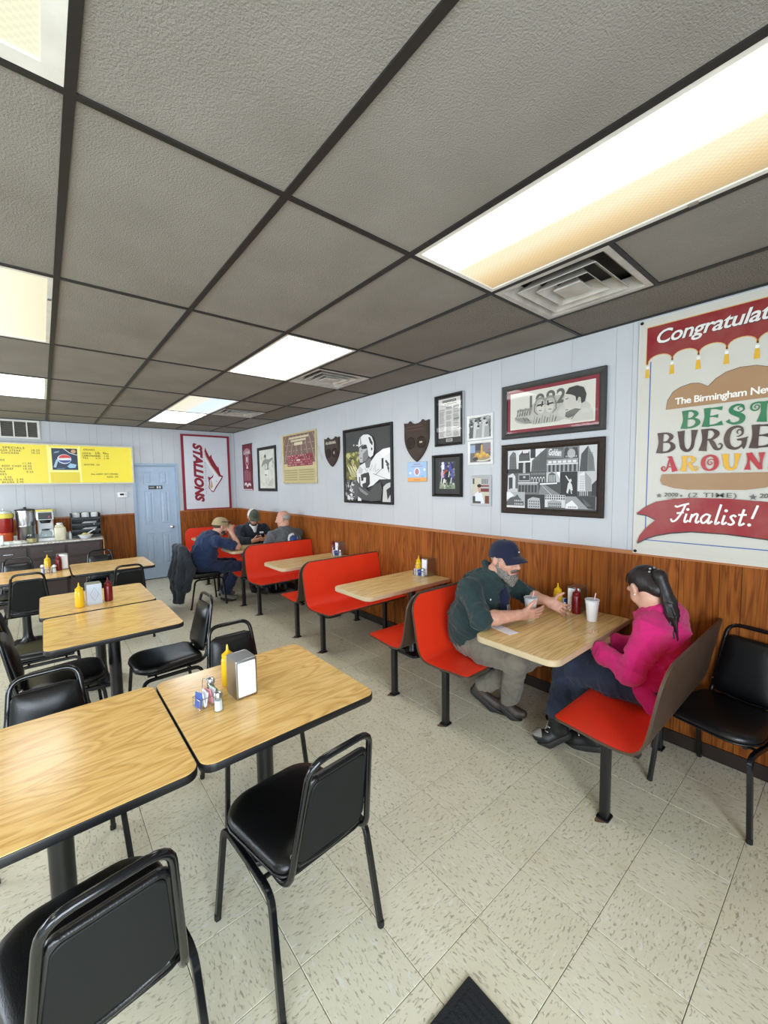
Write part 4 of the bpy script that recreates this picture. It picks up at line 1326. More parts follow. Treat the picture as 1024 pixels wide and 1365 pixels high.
MB().tube([(.058, 0, .11), (.09, 0, .10), (.09, 0, .05), (.06, 0, .04)], .006, 8).build('pitcher_handle', 'glass', t)
t = thing('condiment_bottle', 'small red and white bottle beside the black rack', 'bottle', (.292, 7.86, CZ))
MB().lathe([(.016, 0), (.018, .003), (.018, .08), (.009, .10), (.009, .115)], 12).build('body', 'white_plastic', t, smooth=40); MB().lathe([(.010, .115), (.010, .135)], 10).build('cap', 'red_drink', t)
t = thing('lid_rack', 'black plastic rack of shelves with white lids on top', 'rack', (.505, 8.06, CZ))
MB().bb((-.19, -.15, 0), (-.182, .14, .375)).bb((.182, -.15, 0), (.19, .14, .375)).bb((-.182, .132, 0), (.182, .14, .375)).build('case', 'black_plastic', t)
for z in (.005, .095, .19, .285):
    MB().bb((-.182, -.15, z), (.182, .132, z + .008)).bb((-.182, -.156, z), (.182, -.15, z + .035)).build('shelf', 'black_plastic', t)
for k in range(3):
    l = thing('lid_stack', ['stack of white cup lids on the black rack, beside the coffee maker', 'middle stack of white cup lids on top of the black rack', 'stack of white cup lids on the black rack, nearest the door'][k], 'cup lids', (.505 - .12 + .12 * k, 8.03, CZ + .2932), 0, 'stacks of cup lids')
    MB().lathe([(.046, 0)] + [v for i in range(7) for v in ((.052, .004 + .012 * i), (.048, .010 + .012 * i))] + [(.03, .095)], 18).build('lids', 'white_plastic', l, smooth=30)
for k in range(2):
    l = thing('wrapped_packets', ['white wrapped packets lying on the upper shelf of the black rack', 'white wrapped packets lying on the lower shelf of the black rack'][k], 'packets', (.55, 7.96, CZ + .1034 + .095 * k), R(8))
    for j in range(5): MB().rprism((0, 0, 0), .19, .022, .012, .008, .004, 3, Matrix.Translation((-.03 + .012 * j, .012 * j - .02, .007 + .009 * j)) @ Matrix.Rotation(R(12 * j - 24), 4, 'Z')).build('packet', 'white_plastic', l)
t = thing('snack_bowl', 'bowl lined with white paper and filled with wrapped crackers', 'bowl', (.475, 7.77, CZ))
MB().lathe([(.05, 0), (.06, .004), (.095, .055), (.10, .06)], 20).build('bowl', 'white_plastic', t, smooth=40)
organic('crackers', [ell((.475 + .06 * math.cos(i * 2.4) * (i / 9), 7.77 + .06 * math.sin(i * 2.4) * (i / 9), CZ + .062 + .012 * math.cos(i)), (.024, .022, .014), k=.006) for i in range(10)], .005, 'tan_food', t, (.475, 7.77, CZ))
MB().tube([(.03, -.01, .075), (.09, .0, .115), (.13, .005, .135)], [.012, .009, .007], 8).build('scoop', 'lid_plastic', t)
t = thing('power_cord', 'pale cord hanging down the end of the counter', 'cord', (.69, 7.70, .55))
MB().tube([Vector(p) - Vector((.69, 7.70, .55)) for p in smooth_path([(.66, 7.92, .906), (.69, 7.80, .907), (.698, 7.72, .86), (.695, 7.70, .70), (.70, 7.71, .5), (.69, 7.72, .3)])], .004, 6).build('cable', 'cream_plastic', t)

# ------------------------------------------------------------------ pictures on the right wall
WX = XR - .0045            # face of the white panels
def wall_place(depth):
    """flat print hung on the right wall, in its thing's own space; u to the viewer's right"""
    return lambda u, v, z: (-depth - z, -u, v)
def framed(name, label, cat, y0, y1, z0, z1, fw, fmat, depth=.022, tilt=0.0, glass=False, group='framed pictures on the white wall'):
    t = thing(name, label, cat, (WX, (y0 + y1) / 2, (z0 + z1) / 2), 0, group)
    if tilt: t.rotation_euler = (tilt, 0, 0)
    w, h = abs(y1 - y0), abs(z1 - z0)
    m = MB()
    q = lambda i, x: [(x, -w / 2 + i, -h / 2 + i), (x, w / 2 - i, -h / 2 + i), (x, w / 2 - i, h / 2 - i), (x, -w / 2 + i, h / 2 - i)]
    m.rings([q(0, -.0005), q(0, -depth * .8), q(fw * .15, -depth), q(fw * .6, -depth * .92), q(fw * .85, -depth * .75), q(fw, -depth * .6), q(fw, -.004), q(0.001, -.0005)], cap0=False, cap1=False)
    m.build('frame', fmat, t)
    MB().bb((-.008, -w / 2 + fw * .5, -h / 2 + fw * .5), (-.004, w / 2 - fw * .5, h / 2 - fw * .5)).build('backing_board', 'frame_black', t)
    if glass:
        MB().bb((-depth * .6 - .0005, -w / 2 + fw * .9, -h / 2 + fw * .9), (-depth * .6 + .001, w / 2 - fw * .9, h / 2 - fw * .9)).build('glass_pane', 'picture_glass', t)
    return t, w, h
K = lambda v: rgb(v, v, v)
def grain(P, u0, v0, u1, v1, n, cols, rs, smin=.02, smax=.08):
    """loose print texture: many small flat shapes"""
    for i in range(n):
        u, v = rs.uniform(u0, u1), rs.uniform(v0, v1)
        a, b = rs.uniform(smin, smax), rs.uniform(smin, smax)
        c = rs.choice(cols)
        P.poly([(max(u0, u - a), v), (u, min(v1, v + b)), (min(u1, u + a), v + b * .2), (u + a * .3 if u + a * .3 < u1 else u, max(v0, v - b))], c)

def art_1982():
    t, w, h = framed('framed_drawing', 'long framed pencil drawing of 1982 in a crimson mat', 'picture', 1.202, 2.027, 2.044, 2.478, .044, 'frame_grey', .03, glass=True)
    P = Print(); a, b = w / 2 - .04, h / 2 - .04
    P.rect(-a, -b, a, b, rgb(132, 34, 48))
    u0, u1, v0, v1 = -.335, .335, -.142, .142
    P.rect(u0 - .004, v0 - .004, u1 + .004, v1 + .004, rgb(230, 226, 214)); P.rect(u0, v0, u1, v1, rgb(214, 211, 200))
    g1, g2, g3, dk = rgb(178, 175, 166), rgb(140, 137, 130), rgb(96, 94, 90), rgb(52, 50, 48)
    P.ell(.02, -.02, .2, .1, g1); P.ell(-.17, -.06, .13, .05, g1); P.ell(.19, -.05, .12, .07, rgb(190, 187, 178))
    # the year
    P.text('1', -.165, .02, .085, g3, .03); P.text('9', -.115, .0, .11, g3, .02); P.text('8', -.03, .01, .11, g3, .02); P.text('2', .055, .02, .10, g3, .03)
    # two helmeted players
    for c, m in ((-.075, 1), (.005, -1)):
        P.ell(c, .045, .045, .04, g2); P.ell(c, .038, .036, .030, g1); P.ell(c + .004 * m, .0, .034, .042, rgb(204, 200, 190))
        P.poly([(c - .03, .015), (c + .03, .02), (c + .024, .032), (c - .024, .03)], dk); P.line([(c - .012, -.018), (c + .014, -.02)], .006, g3)
        P.line([(c - .045 * m, .04), (c - .05 * m, -.02), (c - .02 * m, -.05)], .007, g3)
        P.line([(c + .02 * m, .05), (c + .01 * m, .01)], .012, dk)
    P.poly([(-.14, -.12), (-.10, -.05), (-.05, -.075), (.0, -.045), (.06, -.08), (.07, -.12)], g1)
    for k in range(9): P.line([(-.13 + .022 * k, -.115), (-.12 + .022 * k, -.055 - .012 * (k % 3))], .006, [g2, g3, dk][k % 3])
    # man in profile with dark hair, chin in hand
    P.poly([(.115, .045), (.13, .085), (.18, .10), (.235, .08), (.26, .03), (.235, -.05), (.19, -.08), (.145, -.075), (.13, -.045), (.118, -.03), (.122, -.012), (.108, .005)], rgb(200, 196, 186))
    P.poly([(.125, .075), (.15, .115), (.21, .122), (.258, .10), (.278, .05), (.268, .0), (.245, -.012), (.235, .02), (.205, .01), (.20, .045), (.17, .062)], dk)
    P.ell(.228, .015, .012, .022, rgb(188, 184, 174)); P.line([(.128, .035), (.148, .04)], .006, dk); P.line([(.125, -.042), (.15, -.045)], .006, g3)
    P.poly([(.13, -.06), (.16, -.05), (.20, -.04), (.235, -.05), (.20, -.09), (.15, -.105), (.125, -.09)], g3)
    P.poly([(.19, -.09), (.26, -.05), (.325, -.06), (.33, -.135), (.17, -.135)], rgb(196, 193, 184)); P.line([(.175, -.115), (.21, -.07), (.24, -.05)], .005, g3)
    # crouching row at the side
    for k in range(6): P.ell(-.265 + .022 * k, -.0 + .004 * (k % 2), .011, .013, g2); P.line([(-.275 + .022 * k, -.045), (-.268 + .022 * k, -.01)], .007, g3)
    P.poly([(-.30, -.05), (-.20, -.06), (-.14, -.11), (-.2, -.105), (-.27, -.075)], g2)
    P.line([(-.22, -.055), (-.20, -.085), (-.185, -.06), (-.165, -.09)], .005, dk)
    P.build('drawing', t, wall_place(.0085))
art_1982()

def art_collage():
    t, w, h = framed('framed_collage', 'dark wood framed black and white collage of city buildings', 'picture', 1.201, 2.027, 1.427, 1.998, .05, 'frame_brown', .03)
    P = Print(); a, b = w / 2 - .046, h / 2 - .044
    P.rect(-a, -b, a, b, K(60))
    N = lambda x, y: (-a + 2 * a * x, -b + 2 * b * (1 - y))
    def panel(x0, y0, x1, y1, c): P.rect(*N(x0, y1), *N(x1, y0), c)
    def poly(pts, c): P.poly([N(*p) for p in pts], c)
    def windows(x0, y0, x1, y1, nx, ny, c, fx=.5, fy=.5):
        rs = []
        for i in range(nx):
            for j in range(ny):
                xa = x0 + (x1 - x0) * (i + .5 - fx / 2) / nx; xb = x0 + (x1 - x0) * (i + .5 + fx / 2) / nx
                ya = y0 + (y1 - y0) * (j + .5 - fy / 2) / ny; yb = y0 + (y1 - y0) * (j + .5 + fy / 2) / ny
                rs.append((*N(xa, yb), *N(xb, ya)))
        P.rects(rs, c)
    panel(0, 0, .145, .40, K(206)); poly([(.025, .40), (.03, .11), (.075, .03), (.11, .06), (.125, .40)], K(104)); windows(.035, .12, .115, .36, 6, 10, K(66)); panel(0, .33, .145, .40, K(52))
    panel(.145, 0, .29, .20, K(214)); poly([(.15, .2), (.15, .1), (.18, .06), (.19, .02), (.2, .07), (.26, .07), (.275, .03), (.285, .2)], K(70)); windows(.155, .1, .28, .19, 8, 4, K(108))
    panel(.145, .20, .29, .40, K(46)); poly([(.2, .40), (.205, .2), (.228, .2), (.232, .40)], K(180)); panel(.145, .20, .29, .225, K(222))
    panel(.29, 0, .48, .38, K(216)); panel(.29, 0, .35, .16, K(50)); poly([(.30, .38), (.31, .2), (.40, .09), (.48, .0), (.48, .38)], K(92)); windows(.33, .2, .47, .36, 9, 8, K(48)); windows(.40, .06, .475, .2, 4, 7, K(52))
    panel(.48, 0, .66, .20, K(88)); poly([(.485, .02), (.65, .06), (.65, .185), (.485, .16)], K(120)); P.text('Golden', *N(.497, .125), .048, K(222), .03, w=.10, rot=-.12)
    panel(.48, .20, .81, .40, K(150)); windows(.49, .21, .80, .27, 6, 1, K(216), .7, .6); windows(.49, .28, .80, .40, 7, 1, K(62), .55, .9); panel(.48, .265, .81, .285, K(210))
    panel(.66, 0, .82, .20, K(120)); poly([(.665, .19), (.67, .04), (.7, .02), (.72, .06), (.76, .03), (.8, .03), (.815, .19)], K(66)); P.ell(*N(.74, .12), .030, .034, K(170)); windows(.68, .14, .8, .19, 7, 1, K(190))
    panel(.82, 0, 1, .42, K(196)); poly([(.825, .40), (.84, .14), (.905, .02), (.96, .20), (.975, .40)], K(74)); poly([(.905, .02), (.96, .20), (.975, .40), (.9, .40)], K(120)); windows(.91, .12, .955, .38, 3, 12, K(60))
    panel(0, .40, .145, .72, K(92)); poly([(.01, .72), (.015, .44), (.08, .40), (.11, .46), (.11, .66), (.03, .72)], K(206)); poly([(.025, .68), (.025, .47), (.075, .47), (.075, .66)], K(58)); poly([(0, .72), (.05, .66), (.14, .66), (.14, .72)], K(190))
    panel(.145, .40, .29, .56, K(120)); panel(.155, .43, .285, .53, K(62)); P.line([N(.155, .43), N(.285, .43), N(.285, .53), N(.155, .53)], .004, K(220), closed=True); P.ell(*N(.22, .47), .012, .01, K(170))
    panel(.29, .38, .48, .56, K(78)); windows(.30, .39, .47, .45, 9, 1, K(140)); 
    for k in range(5): P.ell(*N(.315 + .034 * k, .53), .010, .03, K(214)); P.ell(*N(.315 + .034 * k, .535), .007, .024, K(40))
    panel(.48, .40, .63, .58, K(190)); poly([(.5, .58), (.505, .43), (.54, .40), (.58, .43), (.59, .58)], K(90)); windows(.51, .44, .58, .56, 4, 1, K(206), .4, .9); poly([(.59, .4), (.63, .4), (.63, .5)], K(240))
    panel(.145, .56, .39, .76, K(110)); windows(.15, .58, .38, .74, 6, 1, K(52), .6, .8); windows(.15, .575, .38, .61, 12, 1, K(200)); panel(.145, .56, .39, .575, K(226))
    panel(.39, .56, .64, .76, K(70)); poly([(.39, .76), (.42, .60), (.47, .60), (.64, .76)], K(128)); poly([(.41, .575), (.6, .565), (.6, .585), (.41, .60)], K(228)); P.line([N(.44, .62), N(.54, .76)], .003, K(210))
    panel(.64, .40, .81, .78, K(40)); poly([(.70, .72), (.715, .58), (.735, .55), (.755, .60), (.765, .68), (.75, .70), (.73, .66), (.715, .74)], K(206)); P.line([N(.735, .56), N(.69, .46)], .008, K(214)); P.ell(*N(.74, .535), .009, .012, K(200)); P.line([N(.745, .68), N(.755, .74)], .008, K(190))
    panel(.81, .40, 1, .78, K(188)); poly([(.82, .74), (.825, .45), (.88, .40), (.945, .52), (.945, .74)], K(216)); windows(.83, .46, .88, .70, 4, 9, K(92)); poly([(.88, .40), (.945, .52), (.945, .74), (.89, .74)], K(150)); panel(.81, .70, 1, .78, K(72)); windows(.83, .69, .92, .77, 5, 1, K(210), .3, .9); poly([(.95, .6), (1, .52), (1, .76), (.95, .76)], K(50))
    panel(0, .72, .235, 1, K(170)); poly([(0, .9), (.05, .82), (.11, .80), (.14, .76), (.17, .82), (.22, .88), (.22, .97), (0, .97)], K(84)); windows(.10, .84, .21, .95, 5, 2, K(200)); panel(0, .95, .235, 1, K(206)); poly([(0, .72), (.05, .72), (.1, .78), (0, .86)], K(226))
    panel(.235, .76, .47, 1, K(42)); poly([(.27, .99), (.27, .84), (.33, .80), (.41, .82), (.42, .99)], K(176)); windows(.28, .85, .41, .98, 5, 3, K(60)); 
    panel(.47, .76, .69, 1, K(206)); windows(.47, .76, .69, .84, 9, 2, K(56), .6, .7); poly([(.5, .98), (.5, .87), (.56, .84), (.65, .86), (.66, .98)], K(160)); windows(.51, .88, .65, .97, 7, 2, K(48)); panel(.47, .96, .69, 1, K(70))
    panel(.69, .78, 1, 1, K(150)); poly([(.69, 1), (.70, .9), (.76, .84), (.82, .93), (.82, 1)], K(226)); poly([(.80, .78), (.99, .78), (.99, .97), (.92, .96)], K(58)); windows(.72, .92, .81, .97, 5, 1, K(80)); poly([(.86, .80), (.95, .92), (.9, .93)], K(90)); panel(.69, .97, 1, 1, K(52))
    P.build('collage_print', t, wall_place(.0085))
art_collage()

def art_news():
    t, w, h = framed('framed_newspaper', 'black framed newspaper page with a small plate below it', 'picture', 2.442, 2.795, 2.042, 2.528, .022, 'frame_black', .028, glass=True)
    P = Print(); a, b = w / 2 - .02, h / 2 - .02
    P.rect(-a, -b, a, b, K(24))
    pu0, pu1, pv0, pv1 = -.135, .135, -.165, .205
    P.rect(pu0, pv0, pu1, pv1, rgb(206, 204, 200))
    P.rect(-.085, .168, .085, .19, K(66)); P.rects([(-.08 + .02 * i, .172, -.068 + .02 * i, .186) for i in range(8)], K(150))
    P.rect(-.06, .148, .09, .155, K(70)); P.rect(-.1, .136, .11, .139, K(120))
    rs = []
    for c, (x0, x1) in enumerate(((-.125, -.055), (-.04, .035), (.05, .125))):
        v = .118 - .012 * (c == 0)
        while v > -.155:
            if rnd.random() > .12: rs.append((x0, v - .0035, x1 - rnd.uniform(0, .02), v))
            v -= .0066
    P.rects(rs, rgb(132, 130, 128))
    P.rect(-.04, .117, .03, .122, K(60)); P.rect(.05, .112, .12, .128, K(110)); P.rect(.055, -.0, .12, .012, K(120))
    P.rect(-.04, -.205, .04, -.175, rgb(170, 168, 162)); P.rects([(-.03, -.185, .03, -.181), (-.03, -.192, .025, -.188), (-.028, -.2, .03, -.196)], K(70))
    P.build('page_print', t, wall_place(.0085))
    MB().bb((-.029, -w / 2 - .002, -h / 2), (-.002, -w / 2, h / 2)).build('silver_edge', 'frame_silver', t)
art_news()

def art_colour_game():
    t, w, h = framed('framed_photo', 'black framed small colour photo of a football play in a wide dark mat', 'picture', 2.461, 2.833, 1.552, 1.959, .026, 'frame_black', .03)
    P = Print(); a, b = w / 2 - .024, h / 2 - .024
    P.rect(-a, -b, a, b, rgb(38, 38, 36))
    u0, u1, v0, v1 = -.098, .098, -.125, .13
    P.rect(u0 - .003, v0 - .003, u1 + .003, v1 + .003, rgb(90, 90, 88)); P.rect(u0, v0, u1, v1, rgb(42, 46, 62))
    P.rect(u0, v0, u1, -.085, rgb(128, 142, 116)); P.rect(u0, -.085, u1, -.06, rgb(96, 108, 92))
    rs = random.Random(5)
    grain(P, u0, -.06, u1, v1, 40, [rgb(62, 66, 120), rgb(40, 42, 60), rgb(92, 90, 140), rgb(150, 140, 150), rgb(70, 58, 62)], rs, .01, .025)
    for x, y, c in ((-.05, .10, rgb(220, 220, 224)), (-.055, .02, rgb(190, 176, 196)), (.045, .08, rgb(70, 74, 150)), (.07, .02, rgb(80, 84, 150)), (.0, .0, rgb(34, 36, 48))):
        P.ell(x, y + .02, .014, .015, c); P.poly([(x - .02, y + .005), (x + .02, y + .008), (x + .016, y - .04), (x - .016, y - .04)], c)
        P.line([(x - .01, y - .04), (x - .02, y - .095)], .012, rgb(206, 206, 200)); P.line([(x + .01, y - .04), (x + .022, y - .09)], .012, rgb(40, 40, 46))
    P.line([(-.045, .0), (-.02, .045), (.01, .05)], .014, rgb(206, 110, 70)); P.ell(-.01, .045, .016, .012, rgb(150, 60, 50))
    P.line([(-.03, -.03), (-.04, -.09)], .02, rgb(224, 222, 216))
    grain(P, u0, v0, u1, -.07, 16, [rgb(150, 160, 132), rgb(60, 66, 60), rgb(200, 204, 194)], rs, .008, .02)
    P.build('photo_print', t, wall_place(.0085))
art_colour_game()

def art_small():
    t, w, h = framed('framed_photo', 'white framed black and white group photo, above the golden food photo', 'picture', 2.125, 2.402, 2.066, 2.289, .024, 'frame_white', .016)
    P = Print(); a, b = w / 2 - .02, h / 2 - .02
    P.rect(-a, -b, a, b, rgb(112, 120, 116)); rs = random.Random(8)
    grain(P, -a, -b, a, b, 50, [K(70), K(150), K(180), rgb(90, 98, 94)], rs, .01, .03)
    for x, y in ((-.085, .02), (-.04, .05), (.01, .045), (.055, .06), (.08, .02), (-.01, .0)):
        P.poly([(x - .022, y - .015), (x + .022, y - .012), (x + .03, -b), (x - .03, -b)], rs.choice([K(196), K(90), K(160)])); P.ell(x, y, .013, .016, K(206)); P.ell(x, y + .008, .014, .010, K(58))
    P.build('photo_print', t, wall_place(.0085))
    t, w, h = framed('framed_photo', 'white framed photo of golden fried food, below the group photo', 'picture', 2.125, 2.394, 1.846, 2.061, .024, 'frame_white', .016)
    P = Print(); a, b = w / 2 - .02, h / 2 - .02
    P.rect(-a, -b, a, b, rgb(104, 100, 96)); P.rect(-a, .0, -.055, .07, rgb(150, 164, 190)); P.rect(-.05, .02, .02, b, rgb(70, 72, 80)); P.rect(.03, .0, a, b, rgb(126, 122, 128))
    P.ell(.02, -.05, .10, .03, rgb(206, 200, 184)); P.ell(.02, -.045, .085, .022, rgb(150, 136, 110))
    for x, y, r in ((-.03, -.02, .03), (.03, -.015, .034), (.0, -.035, .03), (.07, -.03, .026)): P.ell(x, y, r, r * .7, rgb(192, 146, 66)); P.ell(x + .006, y + .006, r * .6, r * .4, rgb(214, 176, 90))
    P.poly([(.005, -.01), (.03, -.01), (.028, .06), (.01, .062)], rgb(204, 160, 70)); P.ell(.019, .06, .009, .01, rgb(210, 170, 84))
    P.ell(-.05, -.055, .03, .018, rgb(70, 66, 62)); P.ell(.1, .02, .01, .01, rgb(180, 70, 60))
    P.build('photo_print', t, wall_place(.0085))
    t, w, h = framed('framed_photo', 'silver framed photo of someone in a white shirt at shelves', 'picture', 2.141, 2.361, 1.478, 1.749, .022, 'frame_silver', .016)
    P = Print(); a, b = w / 2 - .018, h / 2 - .018
    P.rect(-a, -b, a, b, rgb(196, 190, 170)); P.rect(0, 0, a, b, rgb(176, 176, 178)); P.rects([(.01 + .018 * i, .06, .022 + .018 * i, .105) for i in range(4)], K(110)); P.rect(0, .035, a, .05, rgb(130, 60, 60)); P.rect(.0, -.01, a, .02, rgb(116, 52, 50)); P.rect(.045, -b, a, -.045, rgb(106, 58, 40)); P.rect(-a, .06, -.07, .11, K(60))
    P.poly([(-.08, -b), (-.065, -.03), (-.03, -.005), (.01, -.02), (.04, -b)], rgb(218, 224, 232)); P.rect(-.025, -.02, -.0, .02, rgb(188, 150, 130)); P.ell(-.018, .028, .018, .024, rgb(196, 158, 138)); P.ell(-.016, .044, .023, .016, rgb(30, 26, 26)); P.rect(-a, -b, -.06, -.05, rgb(54, 54, 58)); P.rect(-a, -b, .0, -.095, rgb(70, 66, 50))
    P.build('photo_print', t, wall_place(.0085))
art_small()

def shield(label, yc, zb, w, h, words, sub):
    t = thing('wooden_shield_plaque', label, 'plaque', (WX, yc, zb), 0, 'shield shaped wooden plaques')
    a = w / 2
    half = [(0, 0)] + [(a * math.sin(math.pi / 2 * k / 8) ** .9, h * .62 * (k / 8) ** 1.15) for k in range(1, 9)] + [(a, h * .88), (a * 1.02, h * .97), (a * .82, h * .955), (a * .66, h * .955), (a * .52, h * 1.0)]
    half += [(a * .40, h * .955), (a * .2, h * .925)]
    out = half + [(0, h * .918)] + [(-x, y) for x, y in reversed(half[1:])]
    m = MB()
    M = Matrix(((0, 0, -1, 0), (-1, 0, 0, 0), (0, 1, 0, 0), (0, 0, 0, 1)))
    m.prism(out, .001, .022, M).build('board', 'plaque_wood', t)
    ins = [(x * .9, y * .93 + h * .03) for x, y in out]
    m = MB().prism(ins, .0221, .025, M); m.build('raised_field', 'plaque_wood', t)
    for sx in (-1, 1):
        m = MB().lathe([(a * .36, .025), (a * .36, .029), (a * .31, .031), (a * .28, .028), (a * .1, .029), (.002, .033)], 18, m=M @ Matrix.Translation((sx * a * .44, h * .46, 0)))
        m.build('round_medallion', 'frame_brown', t)
    P = Print()
    if words: P.text(words, 0, h * .76, h * .09, rgb(206, 196, 176), .03, w=w * .72, align='c')
    if sub:
        P.rects([(-a * .66, h * .76, a * .66, h * .79), (-a * .66, h * .83, a * .66, h * .86)], rgb(84, 46, 36)); P.rects([(-a * .7, h * .66, a * .7, h * .675), (-a * .6, h * .62, a * .6, h * .63)], rgb(58, 42, 32))
        P.ell(a * .40, h * .46, .010, .010, rgb(180, 172, 150)); P.ell(a * .52, h * .46, .010, .010, rgb(180, 172, 150))
    else:
        P.ell(a * .44, h * .46, .014, .020, rgb(176, 168, 150))
    P.build('plaque_marks', t, lambda u, v, z: (-.0334 - z, -u, v))
shield('dark wooden shield plaque lettered ALABAMA, between the gold plaque and the football portrait', 4.67, 1.917, .355, .395, 'ALABAMA', False)
shield('dark wooden shield plaque above the blue certificate', 3.058, 1.910, .355, .425, '', True)
t, w, h = framed('certificate', 'pale blue certificate with orange strip, below a wooden shield', 'certificate', 2.918, 3.206, 1.70, 1.909, .004, 'frame_silver', .008)
P = Print(); a, b = w / 2 - .003, h / 2 - .003
P.rect(-a, -b, a, b, rgb(158, 188, 222)); P.rect(-a, -b, a, -b + .042, rgb(222, 160, 92)); P.rect(-.05, -b + .014, .05, -b + .02, rgb(190, 120, 60))
P.rects([(-.05, .075, .05, .081), (-.085, .055, .085, .059)], rgb(150, 90, 110))
P.ell(0, .0, .048, .044, rgb(206, 216, 230)); P.ell(0, .0, .024, .030, rgb(170, 44, 50)); P.ell(0, .0, .013, .020, rgb(210, 190, 196)); P.ell(0, .0, .006, .013, rgb(150, 40, 50))
P.ell(-.1, -.01, .016, .014, rgb(226, 234, 240)); P.ell(.11, .02, .016, .014, rgb(226, 234, 240)); P.rect(.06, -.05, .10, -.045, rgb(110, 130, 160))
P.build('certificate_print', t, wall_place(.0085))

def art_portrait():
    t, w, h = framed('framed_photo', 'large framed football portrait, player in white helmet and jersey', 'picture', 3.44, 4.392, 1.445, 2.368, .034, 'frame_black', .03)
    P = Print(); a, b = w / 2 - .03, h / 2 - .03
    N = lambda x, y: (-a + 2 * a * x, -b + 2 * b * (1 - y))
    q = lambda pts, c: P.poly([N(*p) for p in pts], c)
    P.rect(-a, -b, a, b, K(52)); rs = random.Random(11)
    P.rect(*N(0, .31), *N(1, 0), K(62)); P.rect(*N(0, .72), *N(.34, .30), rgb(116, 112, 62))
    u0, v0 = N(0, .72); u1, v1 = N(.34, .30)
    grain(P, u0, v0, u1, v1, 60, [rgb(150, 144, 78), rgb(96, 94, 50), rgb(186, 180, 120), rgb(70, 70, 44)], rs, .015, .05)
    for k in range(7): P.line([N(.05 + .03 * k, .48 + .02 * (k % 2)), N(.16 + .035 * k, .66)], .012, rgb(222, 216, 170))
    u0, v0 = N(0, 1); u1, v1 = N(.26, .70)
    P.rect(u0, v0, u1, v1, K(70)); grain(P, u0, v0, u1, v1, 55, [K(214), K(40), K(160), K(96)], rs, .012, .045)
    # shoulders and jersey
    q([(.30, .98), (.29, .58), (.36, .50), (.48, .46), (.60, .46), (.72, .36), (.86, .30), (1, .29), (1, .70), (.78, .70), (.64, .78), (.40, .84), (.38, 1), (.30, 1)], K(222))
    q([(.80, .34), (.90, .31), (1, .31), (1, .36), (.86, .40)], K(236)); q([(.83, .42), (.87, .42), (.87, .56), (.83, .56)], K(40))
    for k in range(3): q([(.92 + .02 * k, .44 + .04 * k), (.98, .50 + .05 * k), (.98, .53 + .05 * k), (.90 + .02 * k, .47 + .04 * k)], K(70))
    q([(.48, .46), (.56, .40), (.62, .42), (.58, .53), (.5, .54)], K(110)); q([(.35, .5), (.44, .56), (.40, .62), (.32, .60)], K(190))
    # number on the chest
    q([(.38, .63), (.46, .61), (.56, .60), (.58, .66), (.58, .76), (.50, .83), (.42, .82), (.41, .76), (.49, .74), (.50, .67), (.44, .67), (.44, .71), (.39, .72)], K(50))
    P.line([N(.35, .66), N(.36, .80)], .022, K(60))
    # arm and hand
    q([(.24, .74), (.30, .72), (.40, .80), (.58, .86), (.68, .76), (.80, .74), (.84, .84), (.80, .98), (.6, 1), (.40, .98), (.28, .92), (.24, .86)], K(74)); q([(.32, .80), (.42, .84), (.55, .90), (.5, .92), (.36, .86)], K(132))
    q([(.22, .80), (.27, .70), (.31, .72), (.31, .96), (.22, .98)], K(88)); q([(.84, 1), (.86, .8), (.92, .76), (1, .74), (1, 1)], K(190)); q([(.92, .84), (1, .8), (1, .9), (.94, .97)], K(40))
    # face and helmet
    q([(.36, .44), (.34, .36), (.355, .30), (.36, .22), (.46, .18), (.56, .22), (.56, .38), (.50, .44), (.42, .46), (.38, .46)], K(176)); q([(.40, .24), (.54, .20), (.54, .27), (.42, .275)], K(52)); q([(.44, .34), (.54, .28), (.57, .36), (.50, .44), (.43, .46)], K(120))
    P.line([N(.37, .395), N(.42, .40)], .008, K(70)); P.line([N(.345, .345), N(.37, .35)], .008, K(90)); P.ell(*N(.41, .295), .012, .006, K(40))
    q([(.345, .25), (.34, .18), (.38, .11), (.46, .075), (.56, .08), (.64, .12), (.68, .20), (.68, .30), (.66, .37), (.60, .40), (.56, .37), (.55, .28), (.52, .22), (.44, .205)], K(220)); q([(.345, .24), (.44, .205), (.44, .225), (.35, .26)], K(80))
    q([(.565, .12), (.60, .12), (.66, .20), (.65, .24), (.60, .20)], K(60)); P.ell(*N(.635, .285), .014, .018, K(44)); q([(.385, .115), (.40, .10), (.41, .2), (.385, .215)], K(110)); P.ell(*N(.235, .205), .012, .012, K(200)); P.line([N(.29, .21), N(.36, .215)], .014, K(206))
    # signature
    P.line([N(.48, .54), N(.53, .60), N(.55, .52), N(.60, .58), N(.64, .50), N(.66, .58), N(.72, .48), N(.70, .60), N(.78, .56)], .006, K(70)); P.line([N(.70, .64), N(.84, .56)], .006, K(80)); P.line([N(.66, .62), N(.95, .70)], .005, K(80))
    P.build('photo_print', t, wall_place(.0085))
art_portrait()

